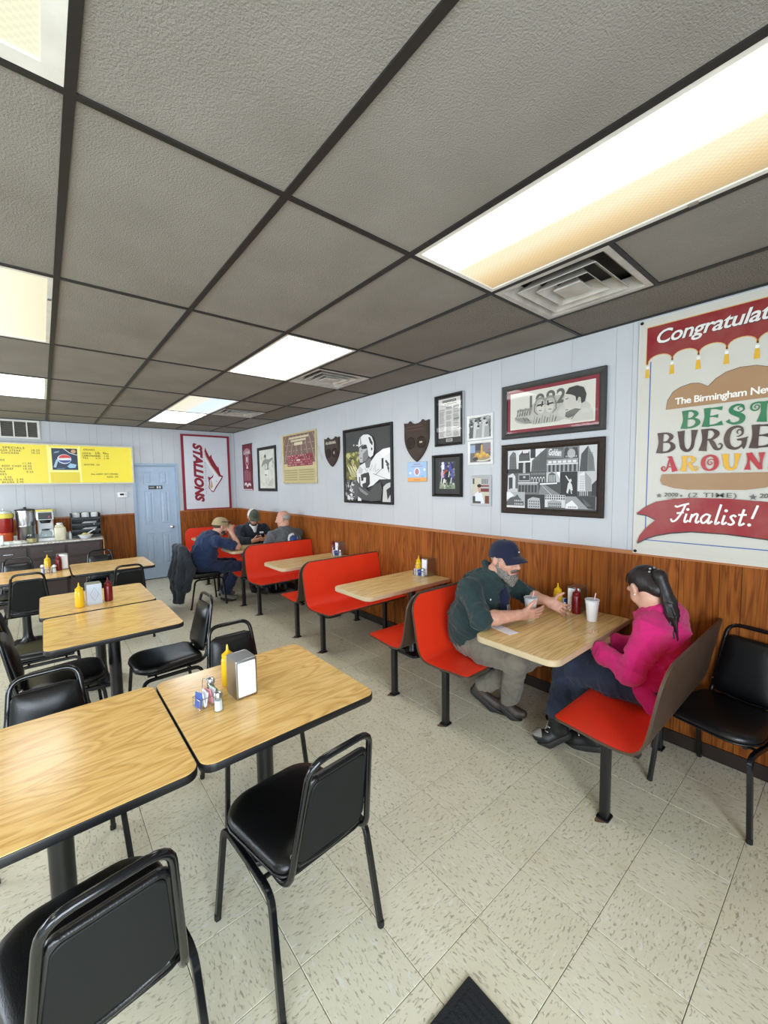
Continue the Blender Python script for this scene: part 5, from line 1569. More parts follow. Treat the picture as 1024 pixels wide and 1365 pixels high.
def art_gold():
    t, w, h = framed('team_plaque', 'gold edged team plaque with a red team on a football field', 'plaque', 5.077, 6.119, 1.698, 2.462, .022, 'plaque_gold', .03)
    P = Print(); a, b = w / 2 - .018, h / 2 - .018
    N = lambda x, y: (-a + 2 * a * x, -b + 2 * b * (1 - y))
    P.rect(-a, -b, a, b, rgb(196, 182, 136)); P.rect(*N(.0, .60), *N(1, 0), rgb(118, 92, 84))
    for k in range(8): P.line([N(.5 + (k - 3.5) * .12, .02), N(.5 + (k - 3.5) * .19, .58)], .010, rgb(190, 172, 150))
    for y, d in ((.2, .07), (.33, .12)):
        P.rects([(*N(.06 + .12 * k, y + .008), *N(.12 + .12 * k, y)) for k in range(8)], rgb(190, 172, 150))
    P.rect(*N(.2, .085), *N(.8, .045), rgb(206, 192, 160)); P.rect(*N(.25, .145), *N(.72, .105), rgb(206, 192, 160)); P.rect(*N(.36, .225), *N(.62, .165), rgb(214, 200, 168))
    rs = random.Random(2)
    P.rect(*N(.12, .66), *N(.90, .42), rgb(150, 60, 74))
    for r in range(5):
        for k in range(26):
            x, y = N(.13 + .03 * k, .44 + .048 * r)
            P.ell(x, y, .010, .011, rs.choice([rgb(196, 160, 150), rgb(160, 50, 66), rgb(206, 180, 170), rgb(90, 40, 46)]), seg=6)
    P.rect(*N(.45, .555), *N(.56, .525), rgb(226, 206, 204))
    P.rects([(*N(.04, .735 + .05 * k + .018), *N(.46, .735 + .05 * k)) for k in range(5)] + [(*N(.52, .735 + .05 * k + .018), *N(.95, .735 + .05 * k)) for k in range(5)], rgb(160, 148, 106))
    P.build('plaque_print', t, wall_place(.0085))
art_gold()

def art_sketch():
    t, w, h = framed('framed_drawing', 'black framed pale pencil drawing of a football player throwing', 'picture', 6.39, 7.117, 1.571, 2.338, .05, 'frame_black', .03)
    P = Print(); a, b = w / 2 - .046, h / 2 - .046
    N = lambda x, y: (-a + 2 * a * x, -b + 2 * b * (1 - y))
    q = lambda pts, c: P.poly([N(*p) for p in pts], c)
    P.rect(-a, -b, a, b, rgb(206, 205, 192)); rs = random.Random(4)
    grain(P, -a, -b, a, b, 24, [rgb(198, 196, 184), rgb(212, 211, 200), rgb(186, 184, 172)], rs, .03, .09)
    g = rgb(136, 135, 128)
    q([(.14, .40), (.30, .26), (.46, .24), (.62, .26), (.86, .22), (.90, .26), (.66, .34), (.60, .44), (.62, .52), (.36, .52), (.34, .36), (.18, .44)], g)
    P.ell(*N(.40, .19), .035, .042, rgb(170, 168, 158)); P.ell(*N(.40, .165), .036, .028, K(60)); q([(.86, .24), (.92, .34), (.86, .37)], g); P.ell(*N(.44, .43), .05, .045, rgb(216, 214, 204)); P.text('11', *N(.38, .46), .05, K(80), .03)
    q([(.38, .52), (.62, .52), (.56, .72), (.50, .72), (.48, .60), (.44, .68), (.36, .66)], rgb(216, 215, 206)); P.line([N(.36, .64), N(.48, .66)], .02, K(80)); q([(.56, .70), (.66, .86), (.62, .88), (.52, .76)], rgb(190, 188, 178)); q([(.58, .86), (.66, .82), (.68, .90), (.56, .92)], K(90)); q([(.5, .92), (.7, .78), (.88, .84), (.8, .95)], rgb(184, 180, 166))
    P.build('drawing', t, wall_place(.0085))
art_sketch()

def pennant():
    t = thing('crimson_pennant', 'narrow crimson hanging banner with white emblem near the corner', 'banner', (WX, 7.62, 2.01))
    yc, w = 0, .44
    m = MB(); rs = []
    for k in range(13):
        v = .43 - .86 * k / 12
        rs.append([(-.008 - .006 * math.sin(k * .9 + j * .8) , -w / 2 + w * j / 8, v) for j in range(9)])
    front = lambda u, v, z: (-.0165 - z, -u, v)
    vs = [p for r in rs for p in r]; n = 9
    m.rings([r + [(p[0] + .003, p[1], p[2]) for p in reversed(r)] for r in rs])
    m.build('cloth', 'red_drink', t, smooth=40)
    P = Print(); cr, wh, pk = rgb(104, 20, 40), rgb(214, 200, 204), rgb(176, 120, 132)
    P.rect(-w / 2, -.42, w / 2, .42, cr); P.text('ALABAMA', 0, .25, .075, wh, .03, w=.33, align='c'); P.ell(0, .33, .11, .03, pk)
    P.ell(0, .14, .09, .13, pk); P.ell(0, .15, .06, .09, cr); P.ell(0, .15, .035, .06, wh)
    P.poly([(-.05, -.02), (.05, -.02), (.02, .03), (-.02, .03)], wh)
    for k in range(6): P.line([(-.14 + .055 * k, -.25), (-.12 + .05 * k, -.06 + .02 * math.sin(k))], .02, pk)
    P.line(smooth_path([(-.16, -.33, 0), (-.08, -.30, 0), (-.02, -.35, 0), (.06, -.31, 0), (.15, -.335, 0)], 4), .045, wh); P.rect(-w / 2, -.42, w / 2, -.405, wh)
    P.build('pennant_print', t, front)
    MB().tube([(-.012, -w / 2 - .03, .435), (-.012, w / 2 + .01, .435)], .008, 8).build('hanging_rod', 'frame_black', t)
pennant()

# ------------------------------------------------------------------ burger banner
def vstroke(P, pts, ws, c, n=6):
    """brush stroke of changing width along a smooth path"""
    sp = smooth_path([(x, y, w) for (x, y), w in zip(pts, ws)], n)
    P.line([(p.x, p.y) for p in sp], [max(p.z, .0004) for p in sp], c)
GLYPH = {
    'B': [([(.20, 1.0), (.22, .5), (.16, 0)], [.34, .24, .36]), ([(.2, .95), (.55, .94), (.76, .76), (.55, .55), (.28, .53)], [.1, .12, .22, .10, .08]), ([(.28, .53), (.68, .50), (.86, .27), (.6, .06), (.15, .05)], [.08, .12, .25, .12, .1])],
    'E': [([(.22, 1.0), (.22, .5), (.16, 0)], [.34, .26, .38]), ([(.2, .95), (.6, .94), (.92, .90)], [.10, .10, .24]), ([(.25, .53), (.5, .53), (.74, .52)], [.08, .09, .22]), ([(.1, .05), (.6, .06), (.95, .14)], [.1, .11, .28])],
    'S': [([(.62, .72), (.54, .80), (.64, .88), (.78, .82), (.80, .70), (.62, .60), (.55, .62)], [.03, .05, .06, .07, .07, .06, .03]), ([(.80, .74), (.74, .93), (.48, .98), (.26, .86), (.28, .66), (.52, .51), (.74, .36), (.72, .14), (.46, .04), (.22, .10), (.10, .24)], [.07, .1, .12, .18, .24, .26, .26, .22, .14, .12, .22])],
    'T': [([(.56, .98), (.56, .5), (.50, 0)], [.3, .25, .44]), ([(.26, .70), (.18, .76), (.24, .86), (.36, .82), (.34, .66), (.18, .60), (.04, .72), (.08, .92), (.3, .98), (.6, .95), (.98, .97)], [.03, .05, .06, .06, .07, .08, .09, .1, .11, .12, .2])],
    'U': [([(.16, 1.0), (.20, .55), (.28, .2), (.50, .05), (.70, .2), (.76, .55), (.80, 1.0)], [.36, .26, .24, .15, .16, .17, .32])],
    'R': [([(.20, 1.0), (.22, .5), (.14, 0)], [.34, .24, .38]), ([(.2, .95), (.55, .94), (.76, .74), (.55, .52), (.28, .50)], [.1, .12, .24, .12, .08]), ([(.46, .50), (.60, .30), (.74, .08), (.92, .06), (1.0, .20), (.92, .30), (.84, .24)], [.14, .22, .18, .1, .08, .06, .03])],
    'G': [([(.60, .66), (.54, .74), (.60, .84), (.74, .80), (.76, .66), (.62, .56), (.52, .58)], [.03, .05, .07, .08, .08, .06, .03]), ([(.78, .72), (.72, .92), (.50, .98), (.24, .86), (.12, .50), (.22, .16), (.50, .03), (.76, .16), (.82, .34)], [.08, .1, .13, .2, .26, .22, .13, .1, .1]), ([(.55, .42), (.78, .42), (1.0, .50)], [.08, .14, .05]), ([(.86, .44), (.85, .2), (.84, .0)], [.22, .18, .04])],
    'A': [([(.52, .98), (.40, .55), (.32, .22), (.18, .06), (.02, .12), (.0, .28), (.12, .34), (.2, .24), (.12, .2)], [.12, .1, .1, .12, .12, .09, .07, .05, .03]), ([(.50, 1.0), (.66, .5), (.82, 0)], [.22, .24, .36]), ([(.34, .32), (.7, .32)], [.09, .09]), ([(.34, .98), (.55, .98)], [.1, .1])],
    'O': [([(.5, .97), (.22, .82), (.13, .5), (.24, .16), (.5, .03), (.78, .16), (.87, .5), (.76, .84), (.5, .97)], [.12, .2, .25, .2, .12, .2, .25, .2, .12]), ([(.74, .62), (.6, .72), (.44, .66), (.40, .48), (.50, .36), (.62, .42), (.6, .54), (.52, .54)], [.03, .05, .06, .07, .07, .06, .05, .03])],
    'N': [([(.22, 1.0), (.2, .5), (.16, 0)], [.30, .12, .32]), ([(.22, .98), (.5, .5), (.80, .03)], [.26, .26, .2]), ([(.82, 1.0), (.82, .5), (.82, 0)], [.32, .12, .14])],
    'D': [([(.20, 1.0), (.22, .5), (.16, 0)], [.34, .24, .36]), ([(.2, .95), (.6, .93), (.86, .55), (.66, .12), (.15, .05)], [.1, .14, .26, .14, .1])],
}
def fancy(P, s, u0, v0, w, h, cols, pitch):
    for i, ch in enumerate(s):
        c = cols[i % len(cols)]
        for pts, ws in GLYPH[ch]:
            vstroke(P, [(u0 + i * pitch + x * w, v0 + y * h) for x, y in pts], [k * w for k in ws], c)

def burger_banner():
    yc, zc, Wb, Hb = .585, 1.957, .846, 1.496
    t = thing('burger_banner', 'vinyl banner reading Congratulations Best Burger Around Finalist on the wall', 'banner', (XR - .0195, yc, zc))
    MB().rprism((0, 0, 0), Wb, Hb, .0012, .004, 0, 2, Matrix(((0, 0, -1, 0), (-1, 0, 0, 0), (0, 1, 0, 0), (0, 0, 0, 1)))).build('vinyl_sheet', 'foam_white', t)
    P = Print()
    Y = lambda y: yc - y                    # world y -> u
    Z = lambda z: z - zc
    wh, red, gold, blue, tan, green, brown = rgb(200, 197, 187), rgb(132, 17, 29), rgb(206, 168, 96), rgb(44, 88, 158), rgb(160, 124, 88), rgb(14, 112, 70), rgb(64, 42, 36)
    P.rect(-Wb / 2 + .002, -Hb / 2 + .002, Wb / 2 - .002, Hb / 2 - .002, wh)
    for s in (-1, 1):
        P.line([(s * (Wb / 2 - .018), -Hb / 2), (s * (Wb / 2 - .018), Hb / 2)], .0015, rgb(190, 188, 180)); P.line([(-Wb / 2, s * (Hb / 2 - .03)), (Wb / 2, s * (Hb / 2 - .03))], .0015, rgb(190, 188, 180))
    # blue rule
    P.line([(Y(.938), Z(2.44)), (Y(.938), Z(1.303))], .006, blue); P.line([(Y(.938), Z(1.303)), (Y(.232), Z(1.303))], .006, blue); P.line([(Y(.232), Z(2.44)), (Y(.232), Z(1.303))], .006, blue)
    # scalloped crimson valance
    u0, pit = Y(.9625), .1325
    pts, pg = [(Y(.9625), Z(2.652)), (Y(.9625), Z(2.427))], []
    cusps = [.955, .823, .692, .562, .433, .303, .215]
    low = []
    for i in range(len(cusps) - 1):
        a, b = Y(cusps[i]), Y(cusps[i + 1])
        for k in range(11):
            an = math.pi * k / 10
            low.append(((a + b) / 2 - (b - a) / 2 * math.cos(an), Z(2.425) + .052 * math.sin(an) ** .8))
    body = [(Y(.9625), Z(2.427))] + low + [(Y(.208), Z(2.427)), (Y(.208), Z(2.652)), (Y(.9625), Z(2.652))]
    P.line(body, .010, gold, closed=True); P.poly(body, red)
    for c in cusps:
        P.rect(Y(c) - .008, Z(2.398), Y(c) + .008, Z(2.415), rgb(234, 232, 226)); P.poly([(Y(c) - .009, Z(2.396)), (Y(c) + .009, Z(2.396)), (Y(c) + .013, Z(2.342)), (Y(c) - .013, Z(2.342))], rgb(216, 168, 28))
    P.text('Congratulations!', Y(.905), Z(2.540), .078, rgb(40, 20, 22), .022, .28, .95, w=.735); P.text('Congratulations!', Y(.907), Z(2.543), .078, rgb(228, 226, 222), .016, .28, .95, w=.735)
    # bun
    top = [(Y(.845), Z(2.127)), (Y(.838), Z(2.18)), (Y(.81), Z(2.23)), (Y(.77), Z(2.252)), (Y(.72), Z(2.264)), (Y(.68), Z(2.258)), (Y(.638), Z(2.231)), (Y(.605), Z(2.268)), (Y(.56), Z(2.296)), (Y(.50), Z(2.310)), (Y(.43), Z(2.305)), (Y(.37), Z(2.282)), (Y(.335), Z(2.235)), (Y(.318), Z(2.18)), (Y(.316), Z(2.127))]
    P.poly([(p[0] * 1.004 - .001, p[1] + .003) for p in top], rgb(90, 62, 44)); P.poly(top, tan)
    P.text('The Birmingham News', Y(.80), Z(2.152), .038, rgb(236, 232, 224), .022, 0, .92, w=.468)
    fancy(P, 'BEST', Y(.765), Z(2.0), .098, .108, [green], .1055)
    fancy(P, 'BURGER', Y(.890), Z(1.86), .104, .128, [brown], .1115)
    rd, yl = rgb(176, 26, 44), rgb(222, 168, 30)
    fancy(P, 'AROUND', Y(.855), Z(1.744), .085, .092, [rd, yl, rd, yl, rd, yl], .0985)
    P.poly([(Y(.853), Z(1.728)), (Y(.862), Z(1.69)), (Y(.848), Z(1.662)), (Y(.79), Z(1.642)), (Y(.72), Z(1.632)), (Y(.45), Z(1.632)), (Y(.37), Z(1.645)), (Y(.315), Z(1.672)), (Y(.305), Z(1.70)), (Y(.313), Z(1.728))], tan)
    # hand lettered row
    ink = rgb(92, 92, 90)
    def star(u, v, r):
        P.poly([(u + (r if k % 2 == 0 else r * .42) * math.sin(math.pi * k / 5), v + (r if k % 2 == 0 else r * .42) * math.cos(math.pi * k / 5)) for k in range(10)], ink)
    star(Y(.865), Z(1.594), .016); P.text('2000', Y(.838), Z(1.588), .024, ink, .012, .1, w=.075); star(Y(.748), Z(1.594), .009); P.line([(Y(.825), Z(1.578)), (Y(.775), Z(1.580))], .0025, ink)
    P.text('(2 TIME)', Y(.712), Z(1.588), .026, ink, .002, 0, 1.1, w=.225); star(Y(.417), Z(1.592), .018); P.text('2007', Y(.392), Z(1.588), .024, ink, .012, .1, w=.075)
    # ribbon
    dark = rgb(26, 12, 14)
    rib = [(Y(.992), Z(1.474)), (Y(.94), Z(1.520)), (Y(.881), Z(1.554)), (Y(.79), Z(1.575)), (Y(.70), Z(1.583)), (Y(.53), Z(1.582)), (Y(.36), Z(1.568)), (Y(.26), Z(1.545)), (Y(.178), Z(1.50)), (Y(.235), Z(1.455)), (Y(.182), Z(1.40)), (Y(.26), Z(1.352)), (Y(.36), Z(1.367)), (Y(.525), Z(1.380)), (Y(.694), Z(1.380)), (Y(.80), Z(1.362)), (Y(.875), Z(1.340)), (Y(.93), Z(1.315)), (Y(.984), Z(1.278)), (Y(.968), Z(1.33)), (Y(.935), Z(1.380)), (Y(.878), Z(1.439)), (Y(.933), Z(1.466))]
    P.poly([(a + .003, b - .007) for a, b in rib], dark); P.poly(rib, rgb(144, 20, 32))
    # script lettering
    SL = {'F': ([[(.0, .86), (.10, .80), (.26, .88), (.52, .98)], [(.40, .92), (.34, .5), (.22, .12), (.08, .02), (.0, .16)], [(.16, .46), (.42, .52)]], .40, None),
          'i': ([[(.05, .46), (.05, .1), (.1, .02), (.2, .12)]], .20, (.05, .68)), 'n': ([[(.02, .45), (.02, .02)], [(.02, .26), (.13, .45), (.23, .42), (.23, .1), (.29, .02), (.36, .12)]], .34, None),
          'a': ([[(.28, .42), (.12, .46), (.0, .25), (.08, .03), (.2, .08), (.28, .30)], [(.28, .45), (.28, .1), (.33, .02), (.42, .14)]], .42, None), 'l': ([[(.06, .98), (.06, .1), (.11, .02), (.2, .12)]], .20, None),
          's': ([[(.20, .40), (.11, .47), (.03, .38), (.11, .25), (.19, .12), (.11, .01), (.0, .06)]], .25, None), 't': ([[(.08, .78), (.08, .1), (.14, .02), (.24, .12)], [(-.05, .50), (.22, .52)]], .25, None), '!': ([[(.14, .98), (.10, .34)]], .2, (.08, .05))}
    x = 0.0; sc = .118; ux, vz = Y(.800), Z(1.432)
    for chh in 'Finalist!':
        st, adv, dot = SL[chh]
        f = lambda p: (ux + (x + p[0] * 1.12 + p[1] * .22) * sc, vz + p[1] * sc)
        for s in st: vstroke(P, [f(p) for p in s], [.011] * len(s), rgb(236, 232, 228))
        if dot: P.ell(*f(dot), .0085, .0085, rgb(236, 232, 228))
        x += adv * 1.22 + (.06 if chh in 'Ft' else .03)
    P.build('banner_print', t, lambda u, v, z: (-.0008 - z, -u, v), 'vinyl_print')
    for (u, v) in ((-Wb / 2 + .014, Hb / 2 - .014), (-Wb / 2 + .014, -Hb / 2 + .014), (Wb / 2 - .014, Hb / 2 - .014), (Wb / 2 - .014, -Hb / 2 + .014)):
        MB().lathe([(.004, .004), (.009, .0055), (.010, .004), (.010, .0012), (.004, .0012)], 12, m=Matrix(((0, 0, -1, 0), (-1, 0, 0, -u), (0, 1, 0, v), (0, 0, 0, 1)))).build('grommet', 'frame_black', t)
burger_banner()

# ------------------------------------------------------------------ back wall: flag, menu sign, grille, thermostat
def flag():
    xc, zc, w, h = 2.4675, 1.935, .893, 1.425
    t = thing('team_flag', 'white flag with crimson border, horse head and the word STALLIONS hung sideways', 'flag', (xc, YB - .021, zc))
    m = MB(); rs = []
    for i in range(13):
        v = h / 2 - h * i / 12
        rs.append([(-w / 2 + w * j / 8, -.004 - .004 * math.sin(i * 1.3 + j) * math.sin(j * .9), v) for j in range(9)])
    m.rings([r + [(p[0], p[1] + .002, p[2]) for p in reversed(r)] for r in rs])
    m.build('cloth', 'shirt_white', t, smooth=60)
    P = Print(); cr, wh, gd, gy = rgb(132, 18, 40), rgb(206, 208, 214), rgb(190, 160, 110), rgb(150, 146, 136)
    X = lambda x: x - xc
    Z = lambda z: z - zc
    P.rect(-w / 2, -h / 2, w / 2, h / 2, cr); P.rect(-w / 2 + .05, -h / 2 + .02, w / 2 - .045, h / 2 - .035, wh)
    for k in range(7): P.line([(-w / 2 + .05, -h / 2 + .12 + .16 * k), (w / 2 - .05, -h / 2 + .115 + .16 * k)], .003, rgb(194, 196, 204))
    for k in range(3): P.line([(-.2 + .2 * k, -h / 2 + .02), (-.2 + .2 * k, h / 2 - .04)], .003, rgb(196, 198, 206))
    P.text('STALLIONS', X(2.240), Z(2.488), .15, cr, .058, .30, 1.0, w=1.12, rot=R(-90))
    P.text('BIRMINGHAM', X(2.425), Z(2.13), .028, gy, .0, 0, 1.35, w=.60, rot=R(-90))
    # horse head
    q = lambda pts, c: P.poly([(X(a), Z(b)) for a, b in pts], c)
    q([(2.456, 2.415), (2.470, 2.36), (2.526, 2.238), (2.562, 2.285), (2.571, 2.215), (2.62, 2.12), (2.671, 2.029), (2.684, 2.065), (2.70, 1.97), (2.723, 1.887), (2.769, 1.863), (2.745, 1.80), (2.66, 1.68), (2.575, 1.545), (2.53, 1.57), (2.483, 1.642), (2.497, 1.712), (2.49, 1.78), (2.478, 1.858), (2.525, 1.835), (2.56, 1.862), (2.60, 1.92), (2.56, 2.06), (2.47, 2.23), (2.436, 2.339)], cr)
    q([(2.437, 2.30), (2.455, 2.22), (2.52, 2.10), (2.60, 1.985), (2.665, 1.895), (2.69, 1.855), (2.742, 1.845), (2.70, 1.775), (2.62, 1.66), (2.57, 1.57), (2.53, 1.59), (2.50, 1.65), (2.515, 1.715), (2.51, 1.78), (2.54, 1.815), (2.575, 1.84), (2.585, 1.89), (2.53, 2.00), (2.455, 2.14)], rgb(222, 222, 226))
    P.line([(X(2.44), Z(2.29)), (X(2.47), Z(2.20)), (X(2.53), Z(2.09)), (X(2.61), Z(1.975)), (X(2.685), Z(1.865))], .014, gd); q([(2.51, 1.66), (2.535, 1.615), (2.565, 1.66), (2.55, 1.76), (2.525, 1.80), (2.53, 1.72)], gd)
    P.line([(X(2.63), Z(1.775)), (X(2.645), Z(1.75))], .01, cr)
    P.build('flag_print', t, lambda u, v, z: (u, -.0095 - z, v))
flag()

def menu_sign():
    x0, x1, z0, z1 = -1.95, 1.232, 1.742, 2.366
    xc, zc = (x0 + x1) / 2, (z0 + z1) / 2
    t = thing('menu_sign', 'long yellow menu sign with drink picture and price lists on the back wall', 'menu sign', (xc, YB - .0045, zc))
    w, h = x1 - x0, z1 - z0
    MB().rprism((0, 0, 0), w, h, .10, .006, .003, 2, Matrix.Translation((0, -.052, 0)) @ Matrix.Rotation(R(90), 4, 'X')).build('sign_box', 'white_metal', t)
    m = MB(); r = .022
    m.bb((-w / 2, -.112, -h / 2), (w / 2, -.102, -h / 2 + r)); m.bb((-w / 2, -.112, h / 2 - r), (w / 2, -.102, h / 2)); m.bb((-w / 2, -.112, -h / 2 + r), (-w / 2 + r, -.102, h / 2 - r)); m.bb((w / 2 - r, -.112, -h / 2 + r), (w / 2, -.102, h / 2 - r))
    m.build('frame', 'cream_plastic', t)
    P = Print(); ye, yd, pale, ink = rgb(236, 216, 58), rgb(222, 200, 52), rgb(244, 236, 140), rgb(56, 46, 30)
    X = lambda x: x - xc
    Z = lambda z: z - zc
    P.rect(-w / 2 + r, -h / 2 + r, w / 2 - r, h / 2 - r, ye)
    for a in (.105, .495): P.rect(X(a) - .012, -h / 2 + r, X(a) + .012, h / 2 - r, pale)
    P.rect(X(.117), -h / 2 + r, X(.483), Z(1.93), yd); P.rect(X(.117), Z(1.93), X(.483), Z(1.95), pale)
    # drink picture
    P.rect(X(.117), Z(1.95), X(.483), Z(2.32), pale); P.rect(X(.147), Z(1.965), X(.468), Z(2.302), rgb(30, 48, 70))
    P.poly([(X(.30), Z(2.302)), (X(.468), Z(2.302)), (X(.468), Z(2.21)), (X(.38), Z(2.235))], rgb(44, 40, 40)); P.ell(X(.42), Z(2.258), .032, .030, rgb(196, 150, 110)); P.line([(X(.295), Z(2.302)), (X(.37), Z(2.232)), (X(.468), Z(2.20))], .010, rgb(206, 216, 226))
    P.ell(X(.30), Z(2.135), .088, .075, rgb(206, 214, 226)); P.ell(X(.305), Z(2.15), .074, .052, rgb(210, 62, 54), a0=0, a1=180); P.ell(X(.305), Z(2.118), .074, .042, rgb(60, 80, 140), a0=180, a1=360); P.ell(X(.305), Z(2.135), .070, .016, rgb(226, 228, 232), rot=.15)
    P.poly([(X(.16), Z(2.01)), (X(.19), Z(2.00)), (X(.225), Z(2.12)), (X(.20), Z(2.13))], rgb(160, 190, 206)); P.poly([(X(.33), Z(2.02)), (X(.37), Z(2.07)), (X(.45), Z(2.05)), (X(.43), Z(2.0)), (X(.36), Z(1.995))], rgb(150, 190, 214)); P.poly([(X(.17), Z(2.22)), (X(.23), Z(2.235)), (X(.25), Z(2.265)), (X(.19), Z(2.25))], rgb(110, 140, 160))
    P.line([(X(.2), Z(1.98)), (X(.3), Z(1.99))], .012, rgb(90, 120, 140))
    # lettering
    T = lambda s, x, z, hh=.026, al='r', w=None: P.text(s, X(x), Z(z), hh, ink, .012, 0, 1.25, w=w, align=al)
    T('PLATTER SPECIALS', -.165, 2.276, .028, w=.50); T('HAMBURGER STEAK', -.205, 2.236, .026); T('FRIED CHICKEN', -.235, 2.198, .026)
    T('10.25', .008, 2.246); T('10.25', .008, 2.208)
    T('SALADS', -.395, 2.094); T('GROUND BEEF CHEF', -.215, 2.006); T('CHICKEN CHEF', -.305, 1.965); T('TUNA', -.395, 1.925); T('SIDES', -.385, 1.885); T('FRENCH FRIES', -.32, 1.805); T('BAKED BEANS', -.31, 1.768)
    T('11.25', -.10, 2.048); T('10.95', -.10, 2.004); T('10.25', -.10, 1.966); T('9.25', -.085, 1.920); T('3.25', -.335, 1.842); T('2.95', -.205, 1.808); T('2.95', -.205, 1.770)
    T('DRINKS', .70, 2.281, .025); T('LG', .755, 2.236); T('XL', .855, 2.236)
    for s, z in (('SODA', 2.222), ('LEMONADE', 2.184), ('TEA', 2.146)): T(s, .535, z, .025, 'l'); T('2.75', .77, z, .022); T('2.95', .885, z, .022)
    T('WATER .50', .545, 2.040, .024, 'l'); T('ALL CARRY OUT ORDERS', 1.00, 1.888, .025, w=.37); T('ADD .50', 1.0, 1.842, .025)
    for k in range(3):
        for j in range(5): T(['CHILI DOG', 'CHEESEBURGER', 'DOUBLE BURGER', 'HOT DOG', 'CHICKEN FINGERS'][(j + k) % 5], -1.85 + .42 * k, 2.2 - .09 * j, .026, 'l')
    P.build('menu_panel', t, lambda u, v, z: (u, -.1025 - z, v), 'menu_print')
menu_sign()

t = thing('wall_grille', 'grey return air grille with white bars above the yellow menu', 'air grille', (-.42, YB - .0045, 2.575))
m = MB(); w, h = .90, .275
m.bb((-w / 2, -.02, -h / 2), (w / 2, -.001, -h / 2 + .025)); m.bb((-w / 2, -.02, h / 2 - .025), (w / 2, -.001, h / 2))
for x in (-w / 2, w / 2 - .03): m.bb((x, -.02, -h / 2 + .025), (x + .03, -.001, h / 2 - .025))
m.build('frame', 'white_metal', t)
for k in range(1, 6): MB().bb((-w / 2 + k * .15 - .008 + .0, -.021, -h / 2 + .025), (-w / 2 + k * .15 + .008, -.012, h / 2 - .025)).build('mullion', 'white_metal', t)
MB().bb((-w / 2 + .03, -.004, -h / 2 + .025), (w / 2 - .03, -.001, h / 2 - .025)).build('backing', 'vent_dark', t)
for k in range(12):
    z = -h / 2 + .035 + k * .0185
    MB().add([(-w / 2 + .03, -.017, z), (w / 2 - .03, -.017, z), (w / 2 - .03, -.005, z + .012), (-w / 2 + .03, -.005, z + .012), (-w / 2 + .03, -.016, z - .002), (w / 2 - .03, -.016, z - .002), (w / 2 - .03, -.004, z + .010), (-w / 2 + .03, -.004, z + .010)], [(0, 1, 2, 3), (7, 6, 5, 4), (0, 4, 5, 1), (2, 6, 7, 3), (1, 5, 6, 2), (0, 3, 7, 4)]).build('slat', 'grille_grey', t)
t = thing('thermostat', 'small white thermostat with dark display between menu and door', 'thermostat', (1.058, YB - .0045, 1.547))
MB().rprism((0, 0, 0), .145, .088, .026, .014, .005, 4, Matrix.Translation((0, -.0135, 0)) @ Matrix.Rotation(R(90), 4, 'X')).build('case', 'white_plastic', t, smooth=40)
MB().rprism((0, 0, 0), .06, .032, .002, .003, 0, 2, Matrix.Translation((-.008, -.0272, .006)) @ Matrix.Rotation(R(90), 4, 'X')).build('display', 'frame_black', t)
for k in (-1, 1): MB().rprism((0, 0, 0), .014, .01, .003, .003, .001, 2, Matrix.Translation((.05, -.0275, .012 * k)) @ Matrix.Rotation(R(90), 4, 'X')).build('button', 'steel', t)

# ------------------------------------------------------------------ people
def V3(*a): return np.array(a, float)
def unit(v): v = np.array(v, float); return v / np.linalg.norm(v)
class Frame:
    """c centre, f forward, u up, r to the person's own left when facing f (u x f)"""
    def __init__(s, c, f, u=(0, 0, 1)):
        s.c = np.array(c, float); s.f = unit(f)
        u = np.array(u, float); s.u = unit(u - s.f * (u @ s.f)); s.r = np.cross(s.u, s.f)
    def p(s, r, f, u): return s.c + s.r * r + s.f * f + s.u * u
    @property
    def M(s): return np.stack([s.r, s.f, s.u])

def head_prims(h, fat=0.0, ears=True, neck=None):
    M = h.M
    P = [ell(h.p(0, -.012, .032), (.077, .098, .090), M, .02), ell(h.p(0, .022, -.040), (.064 + fat, .074, .088), M, .03), ell(h.p(0, .066, -.098), (.030 + fat, .026, .022), M, .025),
         ell(h.p(.040, .055, -.028), (.030 + fat, .030, .030), M, .02), ell(h.p(-.040, .055, -.028), (.030 + fat, .030, .030), M, .02),
         cone(h.p(-.044, .078, .030), h.p(.044, .078, .030), .012, .012, .015),
         cone(h.p(0, .092, .016), h.p(0, .116, -.026), .009, .0135, .012), ell(h.p(.012, .102, -.031), (.010, .012, .009), M, .008), ell(h.p(-.012, .102, -.031), (.010, .012, .009), M, .008),
         ell(h.p(.031, .094, .008), (.016, .012, .010), M, .010, '-'), ell(h.p(-.031, .094, .008), (.016, .012, .010), M, .010, '-'),
         cone(h.p(-.018, .089, -.060), h.p(.018, .089, -.060), .009, .009, .010), cone(h.p(-.02, .099, -.062), h.p(.02, .099, -.062), .002, .002, .004, '-')]
    if ears:
        for s in (-1, 1):
            P += [ell(h.p(s * .084, -.014, -.004), (.012, .020, .033), M, .006), ell(h.p(s * .097, -.008, -.002), (.006, .011, .020), M, .005, '-')]
    if neck is not None:
        P.append(cone(h.p(0, -.022, -.060), neck, .056 + fat, .062 + fat, .03))
    return P

